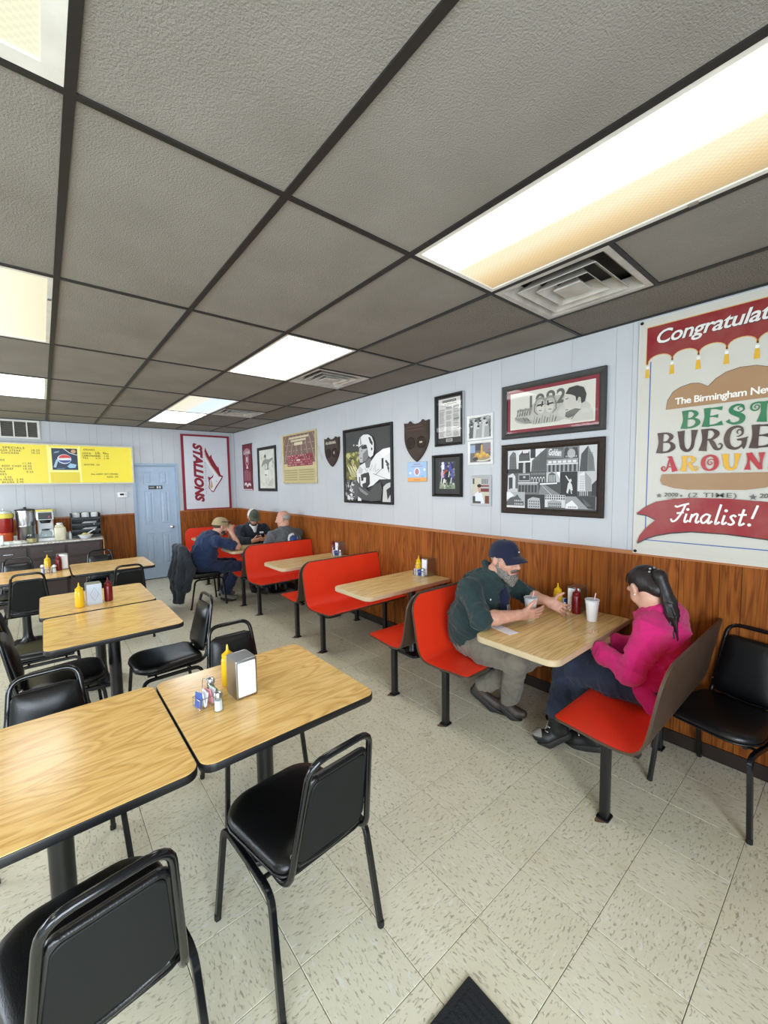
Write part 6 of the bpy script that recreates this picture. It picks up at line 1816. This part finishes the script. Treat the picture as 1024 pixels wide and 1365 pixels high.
def hand_prims(w, d, n, t, curl=(.35, .35, .25), spread=.10, s=1.0, thumb=(.55, .75, .25), open_=1.0):
    """w wrist, d towards the finger tips, n where the palm looks, t towards the thumb"""
    w = np.array(w, float); d = unit(d); n = np.array(n, float); n = unit(n - d * (n @ d)); t = np.array(t, float); t = unit(t - d * (t @ d) - n * (t @ n))
    M = np.stack([t, d, n])
    P = [rbox(w + d * .050 * s, (.028 * s, .034 * s, .004 * s), M, .011 * s, .015), cone(w - d * .02, w + d * .02 * s, .026 * s, .024 * s, .02), ell(w + d * .035 * s + t * .022 * s + n * .008 * s, (.018 * s, .028 * s, .014 * s), M, .015)]
    for o, L, r in ((.030, .072, .0090), (.010, .081, .0092), (-.011, .075, .0088), (-.030, .058, .0080)):
        p = w + d * .092 * s + t * o * s
        a = 0.0
        dd0 = unit(d + t * (o / .03) * spread)
        rr = r * s
        for k, fr in enumerate((.45, .31, .26)):
            a += curl[k]
            dd = dd0 * math.cos(a) + n * math.sin(a)
            q = p + dd * L * fr * s
            P.append(cone(p, q, rr, rr * .92, .004)); rr *= .92; p = q
    p = w + d * .028 * s + t * .026 * s + n * .004
    td = unit(d * thumb[0] + t * thumb[1] + n * thumb[2])
    q = p + td * .050 * s
    P.append(cone(p, q, .0135 * s, .0112 * s, .010))
    td2 = unit(td + d * .35)
    P.append(cone(q, q + td2 * .034 * s, .0112 * s, .0088 * s, .004))
    return P

def cap_parts(h, par, org, crown_mat, brim_mat, tilt=0.0, brim=.075, back_mat=None):
    O = np.array(org, float)
    H2 = Frame(h.c, h.f * math.cos(tilt) + h.u * math.sin(tilt), h.u * math.cos(tilt) - h.f * math.sin(tilt))
    def crown(a0, a1, name, mat):
        m = MB(); rs = []
        n = 28
        for i in range(9):
            ph = (i / 8) ** .9 * math.pi / 2
            ring = []
            for k in range(n + 1):
                th = a0 + (a1 - a0) * k / n
                cr = math.cos(ph) ** .62
                rr = .091 * math.sin(th) * cr; ff = .115 * math.cos(th) * cr - .012
                uu = .030 + .104 * math.sin(ph) - .012 * (1 - math.cos(th)) * (1 - i / 8)
                ring.append(tuple(H2.p(rr, ff, uu) - O))
            rs.append(ring)
        full = abs(a1 - a0) > 6.2
        out = rs
        inn = [[tuple(np.array(q) * 1.0 - (np.array(q) - (H2.p(0, -.012, .03) - O)) * .04) for q in r] for r in rs]
        m.rings(out, closed=False, cap0=False, cap1=False)
        m.rings(inn, closed=False, cap0=False, cap1=False)
        return m.build(name, mat, par, smooth=60)
    if back_mat:
        c = crown(-1.25, 1.25, 'cap_front', crown_mat); crown(1.25, 2 * math.pi - 1.25, 'cap_back', back_mat)
    else:
        c = crown(0, 2 * math.pi, 'cap_crown', crown_mat)
    m = MB(); top, bot = [], []
    for j in range(5):
        e = j / 4
        ring = []
        for k in range(15):
            th = -1.12 + 2.24 * k / 14
            rr = .090 * math.sin(th); ff = .113 * math.cos(th) - .012
            out = brim * e * math.cos(th * .92) ** .7
            ring.append(H2.p(rr * (1 + .05 * e), ff + out, .034 - .012 * (1 - math.cos(th)) - .020 * e * e - .5 * (rr ** 2) * 6 * e - .004 * e) - O)
        top.append(ring)
    up = [[tuple(q + H2.u * .0025) for q in r] for r in top]; dn = [[tuple(q - H2.u * .0025) for q in r] for r in top]
    m.rings([u + list(reversed(d)) for u, d in zip(up, dn)])
    m.build('cap_brim', brim_mat, c, smooth=40)
    b = H2.p(0, -.012, .134) - O
    MB().ell(tuple(b), (.009, .009, .005), 10, 6).build('cap_button', crown_mat, c)
    return c

def eyes(h, par, org):
    O = np.array(org, float)
    for s in (-1, 1):
        e = MB().ell(tuple(h.p(s * .031, .079, .009) - O), (.0115, .0115, .0115), 12, 8).build('eye', 'eye_white', par, smooth=180)
        MB().ell(tuple(h.p(s * .031, .0865, .008) - O), (.0055, .0055, .0055), 10, 6).build('iris', 'eye_iris', e, smooth=180)
        b = organic('eyebrow', [cone(h.p(s * .014, .092, .034), h.p(s * .034, .091, .040), .005, .005, .004), cone(h.p(s * .034, .091, .040), h.p(s * .050, .078, .035), .005, .003, .004)], .0028, 'hair_brown', par, org)

def hair_shell(h, inflate, cut_face, top=True):
    P = [ell(h.p(0, -.012, .032), (.077 + inflate, .098 + inflate, .090 + inflate), h.M, .01)]
    P.append(rbox(h.p(0, .095, -.02), (.12, cut_face, .16), h.M, .005, .006, '-'))
    P.append(rbox(h.p(0, .0, -.115), (.12, .2, .06), h.M, .005, .006, '-'))
    if not top: P.append(rbox(h.p(0, 0, .13), (.12, .2, .07), h.M, .005, .006, '-'))
    return P

def shoe(name, ankle, toe, par, org, mat, sole='sole', w=.044, high=.0, extra=None):
    a = np.array(ankle, float); t = np.array(toe, float)
    d = t - a; d = unit(d)
    hor = unit(np.array([d[0], d[1], 0])) if abs(d[2]) < .95 else np.array([1.0, 0, 0])
    heel = a - d * .045
    Fr = Frame((a + t) / 2, d, (0, 0, 1))
    L = np.linalg.norm(t - a)
    base = a.copy(); base[2] -= .055
    dn = -Fr.u
    hp = a + dn * .045 - d * .03; tp = t + dn * .0
    P = [ell(a + dn * .02 - d * .015, (.036, .052, .045), Fr.M, .02), cone(hp, a + dn * .04 + d * L * .5, .034, w * .82, .02), cone(a + dn * .04 + d * L * .5, t - d * .035 + dn * .012, w * .80, w * .62, .02)]
    if high: P.append(cone(a, a + np.array([0, 0, high]), .042, .050, .02))
    o = organic(name, P, .006, mat, par, org)
    S_ = [cone(hp + dn * .020, a + dn * .062 + d * L * .5, .036, .046, .01), cone(a + dn * .062 + d * L * .5, t - d * .03 + dn * .028, .046, .036, .01), rbox((a + t) / 2 + dn * .005, (.08, .25, .042), Fr.M, .004, .006, '-')]
    organic('sole', S_, .006, sole, o, org)
    return o

def person(label, org, J, vox, bulk, shirt, trousers, shoes, sleeve, skin='skin', head_fat=0.0, ears=True, shirt_wr=(.007, 59, 1), hands=True, collar=True, hem=-.06, hand_kw=None):
    """J: joints in world space. bulk: chest half width, chest half depth, belly half width, belly half depth"""
    t = thing('person', label, 'person', org, 0)
    h = J['head']
    cw, cd, bw, bd = bulk
    pel, chest, neck = map(lambda k: np.array(J[k], float), ('pelvis', 'chest', 'neck'))
    across = unit(np.array(J['shL'], float) - np.array(J['shR'], float)); upv = unit(neck - pel); fw = unit(np.cross(across, upv))   # chest forward
    fw = unit(fw) if fw @ J['fwd'] > 0 else -fw
    TM = np.stack([across, fw, upv])
    belly = pel * .55 + chest * .45
    # skin: one continuous body
    B = head_prims(h, head_fat, ears, neck + upv * .0)
    B += [ell(chest, (cw * .70, cd * .62, .16), TM, .03), ell(belly, (bw * .60, bd * .55, .14), TM, .03), ell(pel, (.09, .065, .07), TM, .03)]
    for s in 'LR':
        sh, el, wr = (np.array(J[k + s], float) for k in ('sh', 'el', 'wr'))
        B += [cone(neck - upv * .05, sh, .045, .040, .03), cone(sh, el, .044, .040, .02), cone(el, el * .65 + wr * .35, .042 * J.get('arm', 1), .044 * J.get('arm', 1), .02), cone(el * .65 + wr * .35, wr, .044 * J.get('arm', 1), .029 * J.get('arm', 1), .02)]
        hp, kn, an = (np.array(J[k + s], float) for k in ('hip', 'kn', 'an'))
        B += [cone(pel * .5 + hp * .5, hp, .05, .05, .02), cone(hp, kn, .05, .045, .02), cone(kn, an, .046, .034, .02)]
        if hands:
            k = dict(J['hand' + s])
            B += hand_prims(wr + unit(np.array(k['d'], float)) * .015, **k)
    body = organic('body', B, vox, skin, t, org)
    # shirt
    e = .012
    C = [ell(chest, (cw + e, cd + e, .19), TM, .06), ell(belly, (bw + e, bd + e, .17), TM, .06), ell(pel + upv * .03, (bw * .92 + e, bd * .86 + e, .11), TM, .05)]
    if collar: C.append(cone(neck - upv * .06, neck + upv * .005, .10, .068 + head_fat, .04))
    for s in 'LR':
        sh, el, wr = (np.array(J[k + s], float) for k in ('sh', 'el', 'wr'))
        C += [cone(neck - upv * .07, sh, .075, .068, .05), cone(sh, el, .072, .060, .035) if sleeve > .5 else cone(sh, sh * .25 + el * .75, .072, .066, .035)]
        if sleeve >= 1:
            cu = el + (wr - el) * (sleeve - 1)
            C += [cone(el, cu, .060, .047, .03), cone(cu, wr + (wr - el) * .4, .036, .030, .006, '-')]
        elif sleeve > .5:
            cu = el + (wr - el) * .10
            C += [cone(el, cu, .060, .056, .03), cone(el + (wr - el) * .22, wr, .050, .05, .008, '-')]
        else:
            C += [cone(sh * .22 + el * .78, el + (el - sh) * .5, .051, .056, .008, '-')]
    C.append(cone(neck + upv * .012, neck + upv * .10, .054 + head_fat, .075, .008, '-'))
    organic('shirt', C, vox, shirt, t, org, shirt_wr)
    # trousers
    D = [ell(pel, (.165, .125, .105), TM, .05)]
    for s in 'LR':
        hp, kn, an = (np.array(J[k + s], float) for k in ('hip', 'kn', 'an'))
        D += [cone(pel * .4 + hp * .6, hp * .6 + kn * .4, .095, .088, .05), cone(hp * .6 + kn * .4, kn, .088, .068, .03), cone(kn, kn * .4 + an * .6, .068, .062, .03), cone(kn * .4 + an * .6, an + np.array([0, 0, .02 + J.get('hemz', 0)]), .062, .060, .02),
              cone(an + np.array([0, 0, -.02 + J.get('hemz', 0)]), an + np.array([0, 0, -.12]), .056, .07, .006, '-')]
    organic('trousers', D, vox, trousers, t, org, (.006, 55, 2))
    for s in 'LR':
        shoe('shoe', J['an' + s], J['toe' + s], t, org, shoes, high=J.get('high', 0), w=.054 if J.get('high') else .046)
    return t, h, TM

UP = (0, 0, 1)
# --- bearded man in the near booth
def man_near():
    org = (2.42, 1.80, 0)
    h = Frame((2.405, 1.590, 1.165), (-.10, -.96, -.13))
    J = dict(arm=1.1, head=h, fwd=np.array([0, -1, 0]), pelvis=(2.40, 1.865, .555), chest=(2.40, 1.775, .885), neck=(2.405, 1.67, 1.055),
             shR=(2.205, 1.735, .965), shL=(2.60, 1.73, .965), elR=(2.115, 1.575, .815), elL=(2.725, 1.605, .845), wrR=(2.355, 1.445, .822), wrL=(2.715, 1.455, .845),
             hipR=(2.28, 1.83, .53), hipL=(2.52, 1.83, .53), knR=(2.28, 1.43, .535), knL=(2.56, 1.40, .535), anR=(2.49, 1.60, .12), anL=(2.40, 1.76, .19), toeR=(2.545, 1.485, .035), toeL=(2.505, 1.585, .045),
             handR=dict(d=(.90, -.42, -.02), n=(.35, .80, .35), t=(-.1, -.2, 1.0), curl=(.14, .20, .16), spread=.14, thumb=(.5, .85, .1), s=1.05),
             handL=dict(d=(.18, -.80, -.30), n=(-.85, -.25, .35), t=(.35, .1, 1.0), curl=(.35, .45, .3), spread=.2, thumb=(.35, .95, .1)))
    t, h, TM = person('bearded man in a navy cap and dark green shirt, talking with open hands', org, J, .0055, (.20, .150, .205, .175), 'green_cotton', 'khaki_cotton', 'shoe_brown', .8, head_fat=.006, shirt_wr=(.007, 55, 4))
    O = org
    organic('hair', hair_shell(h, .005, .075), .004, 'hair_grey', t, O, (.001, 200, 5))
    cap_parts(h, t, O, 'cap_navy', 'cap_navy', .10, .068)
    q = h.p(.012, .094, .075) - np.array(O)
    MB().ell(tuple(q), (.005, .005, .005), 8, 6).build('cap_badge', 'cap_white', t)
    eyes(h, t, O)
    Bd = [ell(h.p(0, .058, -.108), (.052, .046, .042), h.M, .02), ell(h.p(.048, .026, -.070), (.026, .045, .045), h.M, .02), ell(h.p(-.048, .026, -.070), (.026, .045, .045), h.M, .02), cone(h.p(0, .070, -.125), h.p(0, .078, -.150), .036, .020, .02),
          cone(h.p(-.030, .088, -.060), h.p(0, .104, -.046), .010, .010, .008), cone(h.p(.030, .088, -.060), h.p(0, .104, -.046), .010, .010, .008), cone(h.p(.066, -.002, -.045), h.p(.070, -.006, .005), .014, .010, .01), cone(h.p(-.066, -.002, -.045), h.p(-.070, -.006, .005), .014, .010, .01),
          ell(h.p(0, .108, -.066), (.020, .016, .008), h.M, .006, '-')]
    b = organic('beard', Bd, .004, 'beard_grey', t, O, (.0015, 160, 8))
    organic('moustache', [cone(h.p(-.032, .090, -.062), h.p(0, .110, -.046), .008, .009, .006), cone(h.p(.032, .090, -.062), h.p(0, .110, -.046), .008, .009, .006)], .003, 'hair_brown', b, O)
    organic('mouth', [cone(h.p(-.016, .098, -.064), h.p(.016, .098, -.064), .006, .006, .004)], .003, 'lips', t, O)
    # shirt collar, placket with dark vest, badge on a lanyard, button
    nk = np.array(J['neck']); f = np.array([-.0, -1, 0])
    organic('collar', [cone(nk + V3(-.075, .02, -.01), nk + V3(-.05, -.085, -.055), .016, .018, .01), cone(nk + V3(.075, .02, -.01), nk + V3(.05, -.085, -.055), .016, .018, .01), cone(nk + V3(-.075, .02, .005), nk + V3(0, .088, .062), .020, .022, .01), cone(nk + V3(.075, .02, .005), nk + V3(0, .088, .062), .020, .022, .01), cone(nk + V3(-.075, .02, -.01), nk + V3(-.075, .02, .01), .02, .02, .01), cone(nk + V3(.075, .02, -.01), nk + V3(.075, .02, .01), .02, .02, .01)], .005, 'green_cotton', t, O)
    organic('undershirt', [cone((2.402, 1.612, .995), (2.402, 1.590, .90), .022, .034, .02), cone((2.402, 1.590, .90), (2.402, 1.588, .80), .034, .028, .02)], .005, 'cap_navy', t, O)
    MB().tube([V3(2.345, 1.625, 1.0) - O, V3(2.385, 1.578, .92) - O, V3(2.395, 1.553, .86) - O], .003, 6).build('lanyard', 'black_knit', t)
    MB().rprism((0, 0, 0), .030, .045, .006, .004, .001, 3, Matrix.Translation(tuple(V3(2.395, 1.553, .838) - O)) @ Matrix.Rotation(R(80), 4, 'X')).build('badge', 'steel', t)
    MB().ell(tuple(V3(2.272, 1.612, .905) - O), (.007, .004, .007), 10, 6).build('button', 'white_plastic', t)
man_near()

# --- woman in pink
def woman():
    org = (2.60, .78, 0)
    h = Frame((2.580, .790, 1.085), (.48, .66, -.58))
    J = dict(head=h, fwd=np.array([0, 1, 0]), pelvis=(2.60, .765, .545), chest=(2.60, .715, .825), neck=(2.592, .735, .985),
             shL=(2.445, .715, .905), shR=(2.755, .71, .905), elL=(2.375, .785, .665), elR=(2.79, .80, .67), wrL=(2.475, 1.01, .70), wrR=(2.665, 1.01, .69),
             hipL=(2.51, .78, .525), hipR=(2.69, .78, .525), knL=(2.50, 1.13, .525), knR=(2.535, 1.215, .565), anL=(2.545, 1.06, .105), anR=(2.42, 1.22, .135), toeL=(2.52, 1.25, .05), toeR=(2.335, 1.335, .055), high=.07, hemz=.085,
             handL=dict(d=(.75, .45, .05), n=(.1, -.3, .95), t=(-.2, .9, .3), curl=(.5, .6, .4), s=.88), handR=dict(d=(-.75, .45, .05), n=(.1, -.3, .95), t=(.2, .9, .3), curl=(.5, .6, .4), s=.88))
    t, h, TM = person('woman in a bright pink jacket with a black ponytail, head bowed over the table', org, J, .0055, (.155, .110, .15, .115), 'pink_wool', 'denim', 'shoe_black', 1.86, skin='skin_pale', head_fat=-.008, shirt_wr=(.008, 40, 14))
    O = org
    Hs = [ell(h.p(0, -.014, .036), (.083, .104, .094), h.M, .01), rbox(h.p(0, .125, -.03), (.12, .075, .125), h.M, .02, .012, '-'), rbox(h.p(0, .02, -.125), (.12, .10, .07), h.M, .01, .01, '-'), cone(h.p(.085, -.002, .0), h.p(.085, .06, -.03), .028, .02, .01, '-'), cone(h.p(-.085, -.002, .0), h.p(-.085, .06, -.03), .028, .02, .01, '-'), ell(h.p(0, -.085, -.03), (.05, .04, .05), h.M, .03)]
    hr = organic('hair', Hs, .004, 'hair_black', t, O, (.0005, 160, 3))
    tail = [h.p(0, -.095, .045), h.p(.0, -.135, .02), (2.515, .660, 1.045), (2.500, .640, .985), (2.490, .625, .905)]
    organic('strands', sum([chain([V3(*tail[0]) + V3(.010 * math.cos(k), .01 * math.sin(k * 2), .005), V3(*tail[2]) + V3(.030 * math.cos(k * 1.9), .022 * math.sin(k * 1.9), 0), V3(*tail[3]) + V3(.034 * math.cos(k * 1.9 + .3), .024 * math.sin(k * 1.9 + .3), .0), V3(*tail[4]) + V3(.026 * math.cos(k * 2.3), .016 * math.sin(k * 2.3), -.02 - .012 * (k % 3))], [.010, .011, .009, .003], .006) for k in range(9)], []), .0035, 'hair_black', hr, O)
    organic('ponytail', chain(tail, [.022, .030, .032, .026, .006], .02) + chain([h.p(.01, -.135, .01), (2.545, .648, 1.0), (2.530, .622, .93)], [.022, .024, .006], .015) + chain([h.p(-.01, -.13, .01), (2.492, .655, 1.0), (2.470, .640, .93)], [.020, .020, .005], .012), .004, 'hair_black', hr, O)
    c = h.p(0, -.100, .055) - np.array(O)
    m = MB()
    for k in range(7): m.ell(tuple(c + h.r * (.030 * math.cos(k * .9)) + h.u * (.022 * math.sin(k * .9)) - h.f * .012), (.007, .007, .007), 8, 6)
    m.build('hair_clip', 'steel', hr, smooth=60)
    arc = [h.p(.0835 * math.sin(a), .030, .034 + .0855 * math.cos(a)) - np.array(O) for a in [(-1.35 + 2.7 * k / 16) for k in range(17)]]
    MB().tube(arc, .004, 6).build('headband', 'shoe_black', hr)
    eyes(h, t, O)
    MB().ell(tuple(h.p(.086, -.008, -.036) - np.array(O)), (.004, .004, .006), 8, 6).build('earring', 'chrome', t)
    organic('mouth', [cone(h.p(-.016, .094, -.061), h.p(.016, .094, -.061), .006, .006, .004)], .003, 'lips', t, O)
    nk = np.array(J['neck'])
    organic('black_collar', [cone(nk + V3(0, -.01, -.05), nk + V3(-.004, .018, .060), .074, .060, .02)], .005, 'black_knit', t, O)
    organic('jacket_collar', [cone(nk + V3(-.085, .03, -.065), nk + V3(-.07, -.04, .012), .024, .024, .02), cone(nk + V3(-.07, -.04, .012), nk + V3(.07, -.045, .012), .026, .026, .02), cone(nk + V3(.07, -.045, .012), nk + V3(.085, .03, -.065), .022, .022, .02)], .005, 'pink_wool', t, O)
    organic('jacket_hem', [cone((2.47, .74, .52), (2.46, .69, .475), .055, .04, .03), cone((2.46, .69, .475), (2.72, .69, .475), .045, .045, .03), cone((2.47, .76, .55), (2.50, .83, .60), .05, .045, .03), cone((2.73, .74, .52), (2.72, .69, .475), .055, .04, .03)], .006, 'pink_wool', t, O, (.003, 30, 9))
    organic('belt_shirt', [cone((2.53, .67, .475), (2.68, .67, .475), .03, .03, .02)], .007, 'black_knit', t, O)
    # laces and light toe of the boots
    for an, to in ((J['anR'], J['toeR']), (J['anL'], J['toeL'])):
        an, to = np.array(an), np.array(to); d = unit(to - an); s = np.cross(d, (0, 0, 1)); s = unit(s)
        m = MB()
        for k in range(4):
            p = an + d * (.060 - .012 * k) + np.array([0, 0, .004 + .026 * k])
            m.tube([p + s * .028 - O, p + d * .016 - O, p - s * .028 - O], .004, 6)
        m.build('laces', 'lace', t, smooth=60)
        organic('toe_cap', [cone(to - d * .066 + V3(0, 0, -.010), to - d * .035 + V3(0, 0, -.012), .0385, .0360, .01), rbox(to - d * .05 + V3(0, 0, -.055), (.08, .08, .045), np.stack([s, unit(np.cross((0, 0, 1), s)), V3(0, 0, 1)]), .003, .004, '-'), rbox(to - d * .125 + V3(0, 0, 0), (.08, .05, .08), np.stack([s, unit(np.cross((0, 0, 1), s)), V3(0, 0, 1)]), .003, .004, '-')], .004, 'shoe_grey', t, O)
woman()

# --- man in the blue shirt, on the aisle chair
def man_blue():
    org = (1.72, 6.08, 0)
    h = Frame((1.955, 6.04, 1.095), (.97, .10, -.18))
    J = dict(head=h, fwd=np.array([1.0, 0, 0]), pelvis=(1.68, 6.08, .565), chest=(1.765, 6.08, .85), neck=(1.875, 6.06, .995),
             shR=(1.85, 5.875, .905), shL=(1.85, 6.275, .905), elR=(2.125, 5.835, .80), elL=(2.16, 6.235, .80), wrR=(2.075, 5.945, 1.005), wrL=(2.12, 6.10, 1.0),
             hipR=(1.74, 5.97, .535), hipL=(1.74, 6.19, .535), knR=(2.13, 5.93, .51), knL=(2.15, 6.22, .51), anR=(1.97, 5.965, .11), anL=(2.02, 6.20, .11), toeR=(2.14, 5.95, .045), toeL=(2.19, 6.2, .045),
             handR=dict(d=(-.05, .45, .75), n=(.1, .85, -.4), t=(-.9, .1, .2), curl=(.6, .7, .4)), handL=dict(d=(-.1, -.5, .7), n=(.1, -.85, -.4), t=(-.9, .1, .2), curl=(.6, .7, .4)))
    t, h, TM = person('man in a navy T-shirt and tan cap on the aisle chair, elbows on the table', org, J, .008, (.185, .14, .185, .165), 'shirt_blue', 'navy_cotton', 'shoe_grey', .4, head_fat=.004, shirt_wr=(.007, 50, 24))
    organic('hair', hair_shell(h, .005, .080), .006, 'hair_brown', t, org)
    cap_parts(h, t, org, 'cap_tan', 'cap_tan', -.04, .075)
    g = MB().tube([h.p(-.092, .06, .075) - np.array(org), h.p(-.090, -.03, .068) - np.array(org)], .004, 6).tube([h.p(.092, .06, .075) - np.array(org), h.p(.090, -.03, .068) - np.array(org)], .004, 6)
    g.ell(tuple(h.p(-.05, .105, .078) - np.array(org)), (.02, .02, .014), 10, 6).ell(tuple(h.p(.05, .105, .078) - np.array(org)), (.02, .02, .014), 10, 6).build('sunglasses', 'shoe_black', t)
    eyes(h, t, org)
    organic('beard', [ell(h.p(0, .060, -.100), (.045, .038, .03), h.M, .02), ell(h.p(.05, .02, -.07), (.02, .04, .035), h.M, .02), ell(h.p(-.05, .02, -.07), (.02, .04, .035), h.M, .02)], .006, 'hair_brown', t, org)
man_blue()

# --- man in the camouflage cap, facing us
def man_hat():
    org = (2.64, 6.60, 0)
    h = Frame((2.625, 6.475, 1.165), (-.05, -.90, -.36))
    J = dict(head=h, fwd=np.array([0, -1.0, 0]), pelvis=(2.64, 6.67, .555), chest=(2.64, 6.60, .86), neck=(2.635, 6.555, 1.045),
             shR=(2.435, 6.585, .955), shL=(2.845, 6.585, .955), elR=(2.36, 6.42, .80), elL=(2.90, 6.42, .80), wrR=(2.50, 6.265, .80), wrL=(2.74, 6.265, .80),
             hipR=(2.54, 6.62, .53), hipL=(2.74, 6.62, .53), knR=(2.50, 6.24, .52), knL=(2.76, 6.24, .52), anR=(2.48, 6.24, .11), anL=(2.80, 6.24, .11), toeR=(2.47, 6.08, .045), toeL=(2.81, 6.08, .045),
             handR=dict(d=(.75, -.35, .15), n=(.3, .5, .7), t=(.2, -.9, .3), curl=(.5, .5, .4)), handL=dict(d=(-.75, -.35, .15), n=(-.3, .5, .7), t=(-.2, -.9, .3), curl=(.5, .5, .4)))
    t, h, TM = person('man in a camouflage and white cap with dark pullover, looking down at a phone', org, J, .008, (.19, .13, .18, .145), 'shirt_dark', 'navy_cotton', 'shoe_black', 1.9, shirt_wr=(.007, 50, 34))
    organic('hair', hair_shell(h, .005, .080), .006, 'hair_brown', t, org)
    cap_parts(h, t, org, 'cap_camo', 'cap_camo', -.05, .075, 'cap_white')
    eyes(h, t, org)
    organic('beard', [ell(h.p(0, .060, -.104), (.048, .040, .035), h.M, .02), ell(h.p(.05, .02, -.07), (.02, .04, .04), h.M, .02), ell(h.p(-.05, .02, -.07), (.02, .04, .04), h.M, .02)], .006, 'hair_brown', t, org)
    organic('undershirt', [cone((2.632, 6.468, 1.015), (2.635, 6.452, .93), .035, .020, .02), cone((2.58, 6.50, 1.03), (2.635, 6.452, .93), .018, .014, .02), cone((2.69, 6.50, 1.03), (2.635, 6.452, .93), .018, .014, .02)], .006, 'shirt_white', t, org)
    MB().rprism((0, 0, 0), .07, .03, .004, .01, .001, 3, Matrix.Translation((2.745 - org[0], 6.452 - org[1], .90)) @ Matrix.Rotation(R(80), 4, 'X')).build('chest_logo', 'sugar_white', t)
man_hat()

# --- bald man in grey, back to us
def man_grey():
    org = (2.72, 5.54, 0)
    h = Frame((2.725, 5.60, 1.175), (-.72, .66, -.14))
    J = dict(head=h, fwd=np.array([0, 1.0, 0]), pelvis=(2.72, 5.53, .555), chest=(2.72, 5.515, .86), neck=(2.72, 5.565, 1.045),
             shL=(2.515, 5.54, .945), shR=(2.915, 5.54, .945), elL=(2.43, 5.62, .72), elR=(2.945, 5.62, .72), wrL=(2.54, 5.85, .79), wrR=(2.82, 5.85, .79),
             hipL=(2.62, 5.56, .53), hipR=(2.82, 5.56, .53), knL=(2.58, 5.93, .52), knR=(2.84, 5.93, .52), anL=(2.56, 5.93, .11), anR=(2.88, 5.93, .11), toeL=(2.55, 6.08, .045), toeR=(2.89, 6.08, .045),
             handL=dict(d=(.75, .35, .0), n=(0, -.3, -.9), t=(.3, -.8, .1), curl=(.3, .3, .2)), handR=dict(d=(-.75, .35, .0), n=(0, -.3, -.9), t=(-.3, -.8, .1), curl=(.3, .3, .2)))
    t, h, TM = person('bald man in a grey T-shirt with a blue and white back print, back to us', org, J, .008, (.205, .135, .20, .15), 'shirt_grey', 'navy_cotton', 'shoe_black', .8, head_fat=.004, shirt_wr=(.007, 46, 44))
    organic('hair', hair_shell(h, .0025, .110, top=False), .005, 'hair_grey', t, org)
    eyes(h, t, org)
    sh = [c for c in t.children if c.name.startswith('shirt')][0]
    bv = BVHTree.FromPolygons([v.co for v in sh.data.vertices], [tuple(p.vertices) for p in sh.data.polygons])
    def onback(u, v, z):
        x = u + 2.76 - org[0]; zz = v + .895
        hit = bv.ray_cast(Vector((x, -1, zz)), Vector((0, 1, 0)))
        y = hit[0].y if hit[0] is not None else -.15
        return (x, y - .0022 - z, zz)
    P = Print()
    def grid(shape, c, u0, u1, v0, v1, n=26):
        rs = []
        for i in range(n):
            for j in range(n):
                a, b = u0 + (u1 - u0) * (i + .5) / n, v0 + (v1 - v0) * (j + .5) / n
                if shape(a, b): rs.append((u0 + (u1 - u0) * i / n, v0 + (v1 - v0) * j / n, u0 + (u1 - u0) * (i + 1) / n, v0 + (v1 - v0) * (j + 1) / n))
        if rs: P.rects(rs, c)
    grid(lambda a, b: .055 ** 2 < a * a + b * b < .085 ** 2 and a < .03, rgb(224, 226, 230), -.09, .09, -.09, .09)
    grid(lambda a, b: (a - .01) ** 2 + (b + .012) ** 2 < .055 ** 2, rgb(52, 84, 160), -.09, .09, -.09, .09)
    grid(lambda a, b: (int((a - .07) / .028) % 2 == 0) and abs(b + .005) < .035 - .1 * abs(((a - .07) % .028) - .014), rgb(128, 138, 156), .07, .17, -.05, .05, 20)
    P.build('back_print', t, onback)
man_grey()

# --- jacket over the aisle chair
t = thing('jacket', 'charcoal jacket hung over the back of the aisle chair, sleeves trailing down', 'jacket', (1.41, 6.08, 0))
JK = [cone((1.405, 5.92, .845), (1.405, 6.24, .845), .035, .035, .03), cone((1.40, 5.90, .82), (1.355, 5.88, .45), .045, .06, .05), cone((1.40, 6.08, .83), (1.345, 6.06, .40), .045, .06, .06), cone((1.40, 6.24, .82), (1.355, 6.25, .45), .045, .06, .05),
      cone((1.355, 5.88, .45), (1.345, 5.90, .16), .06, .045, .05), cone((1.345, 6.06, .40), (1.33, 6.03, .12), .06, .045, .05), cone((1.355, 6.25, .45), (1.345, 6.20, .20), .055, .04, .05),
      cone((1.43, 5.88, .80), (1.47, 5.83, .55), .04, .05, .03), cone((1.47, 5.83, .55), (1.41, 5.84, .30), .05, .04, .03), cone((1.44, 5.95, .835), (1.475, 5.97, .70), .03, .03, .03)]
organic('jacket_body', JK, .008, 'jacket_charcoal', t, (1.41, 6.08, 0), (.010, 26, 17))
organic('jacket_collar', [cone((1.415, 6.0, .865), (1.415, 6.16, .865), .022, .022, .02)], .006, 'jacket_charcoal', t, (1.41, 6.08, 0))
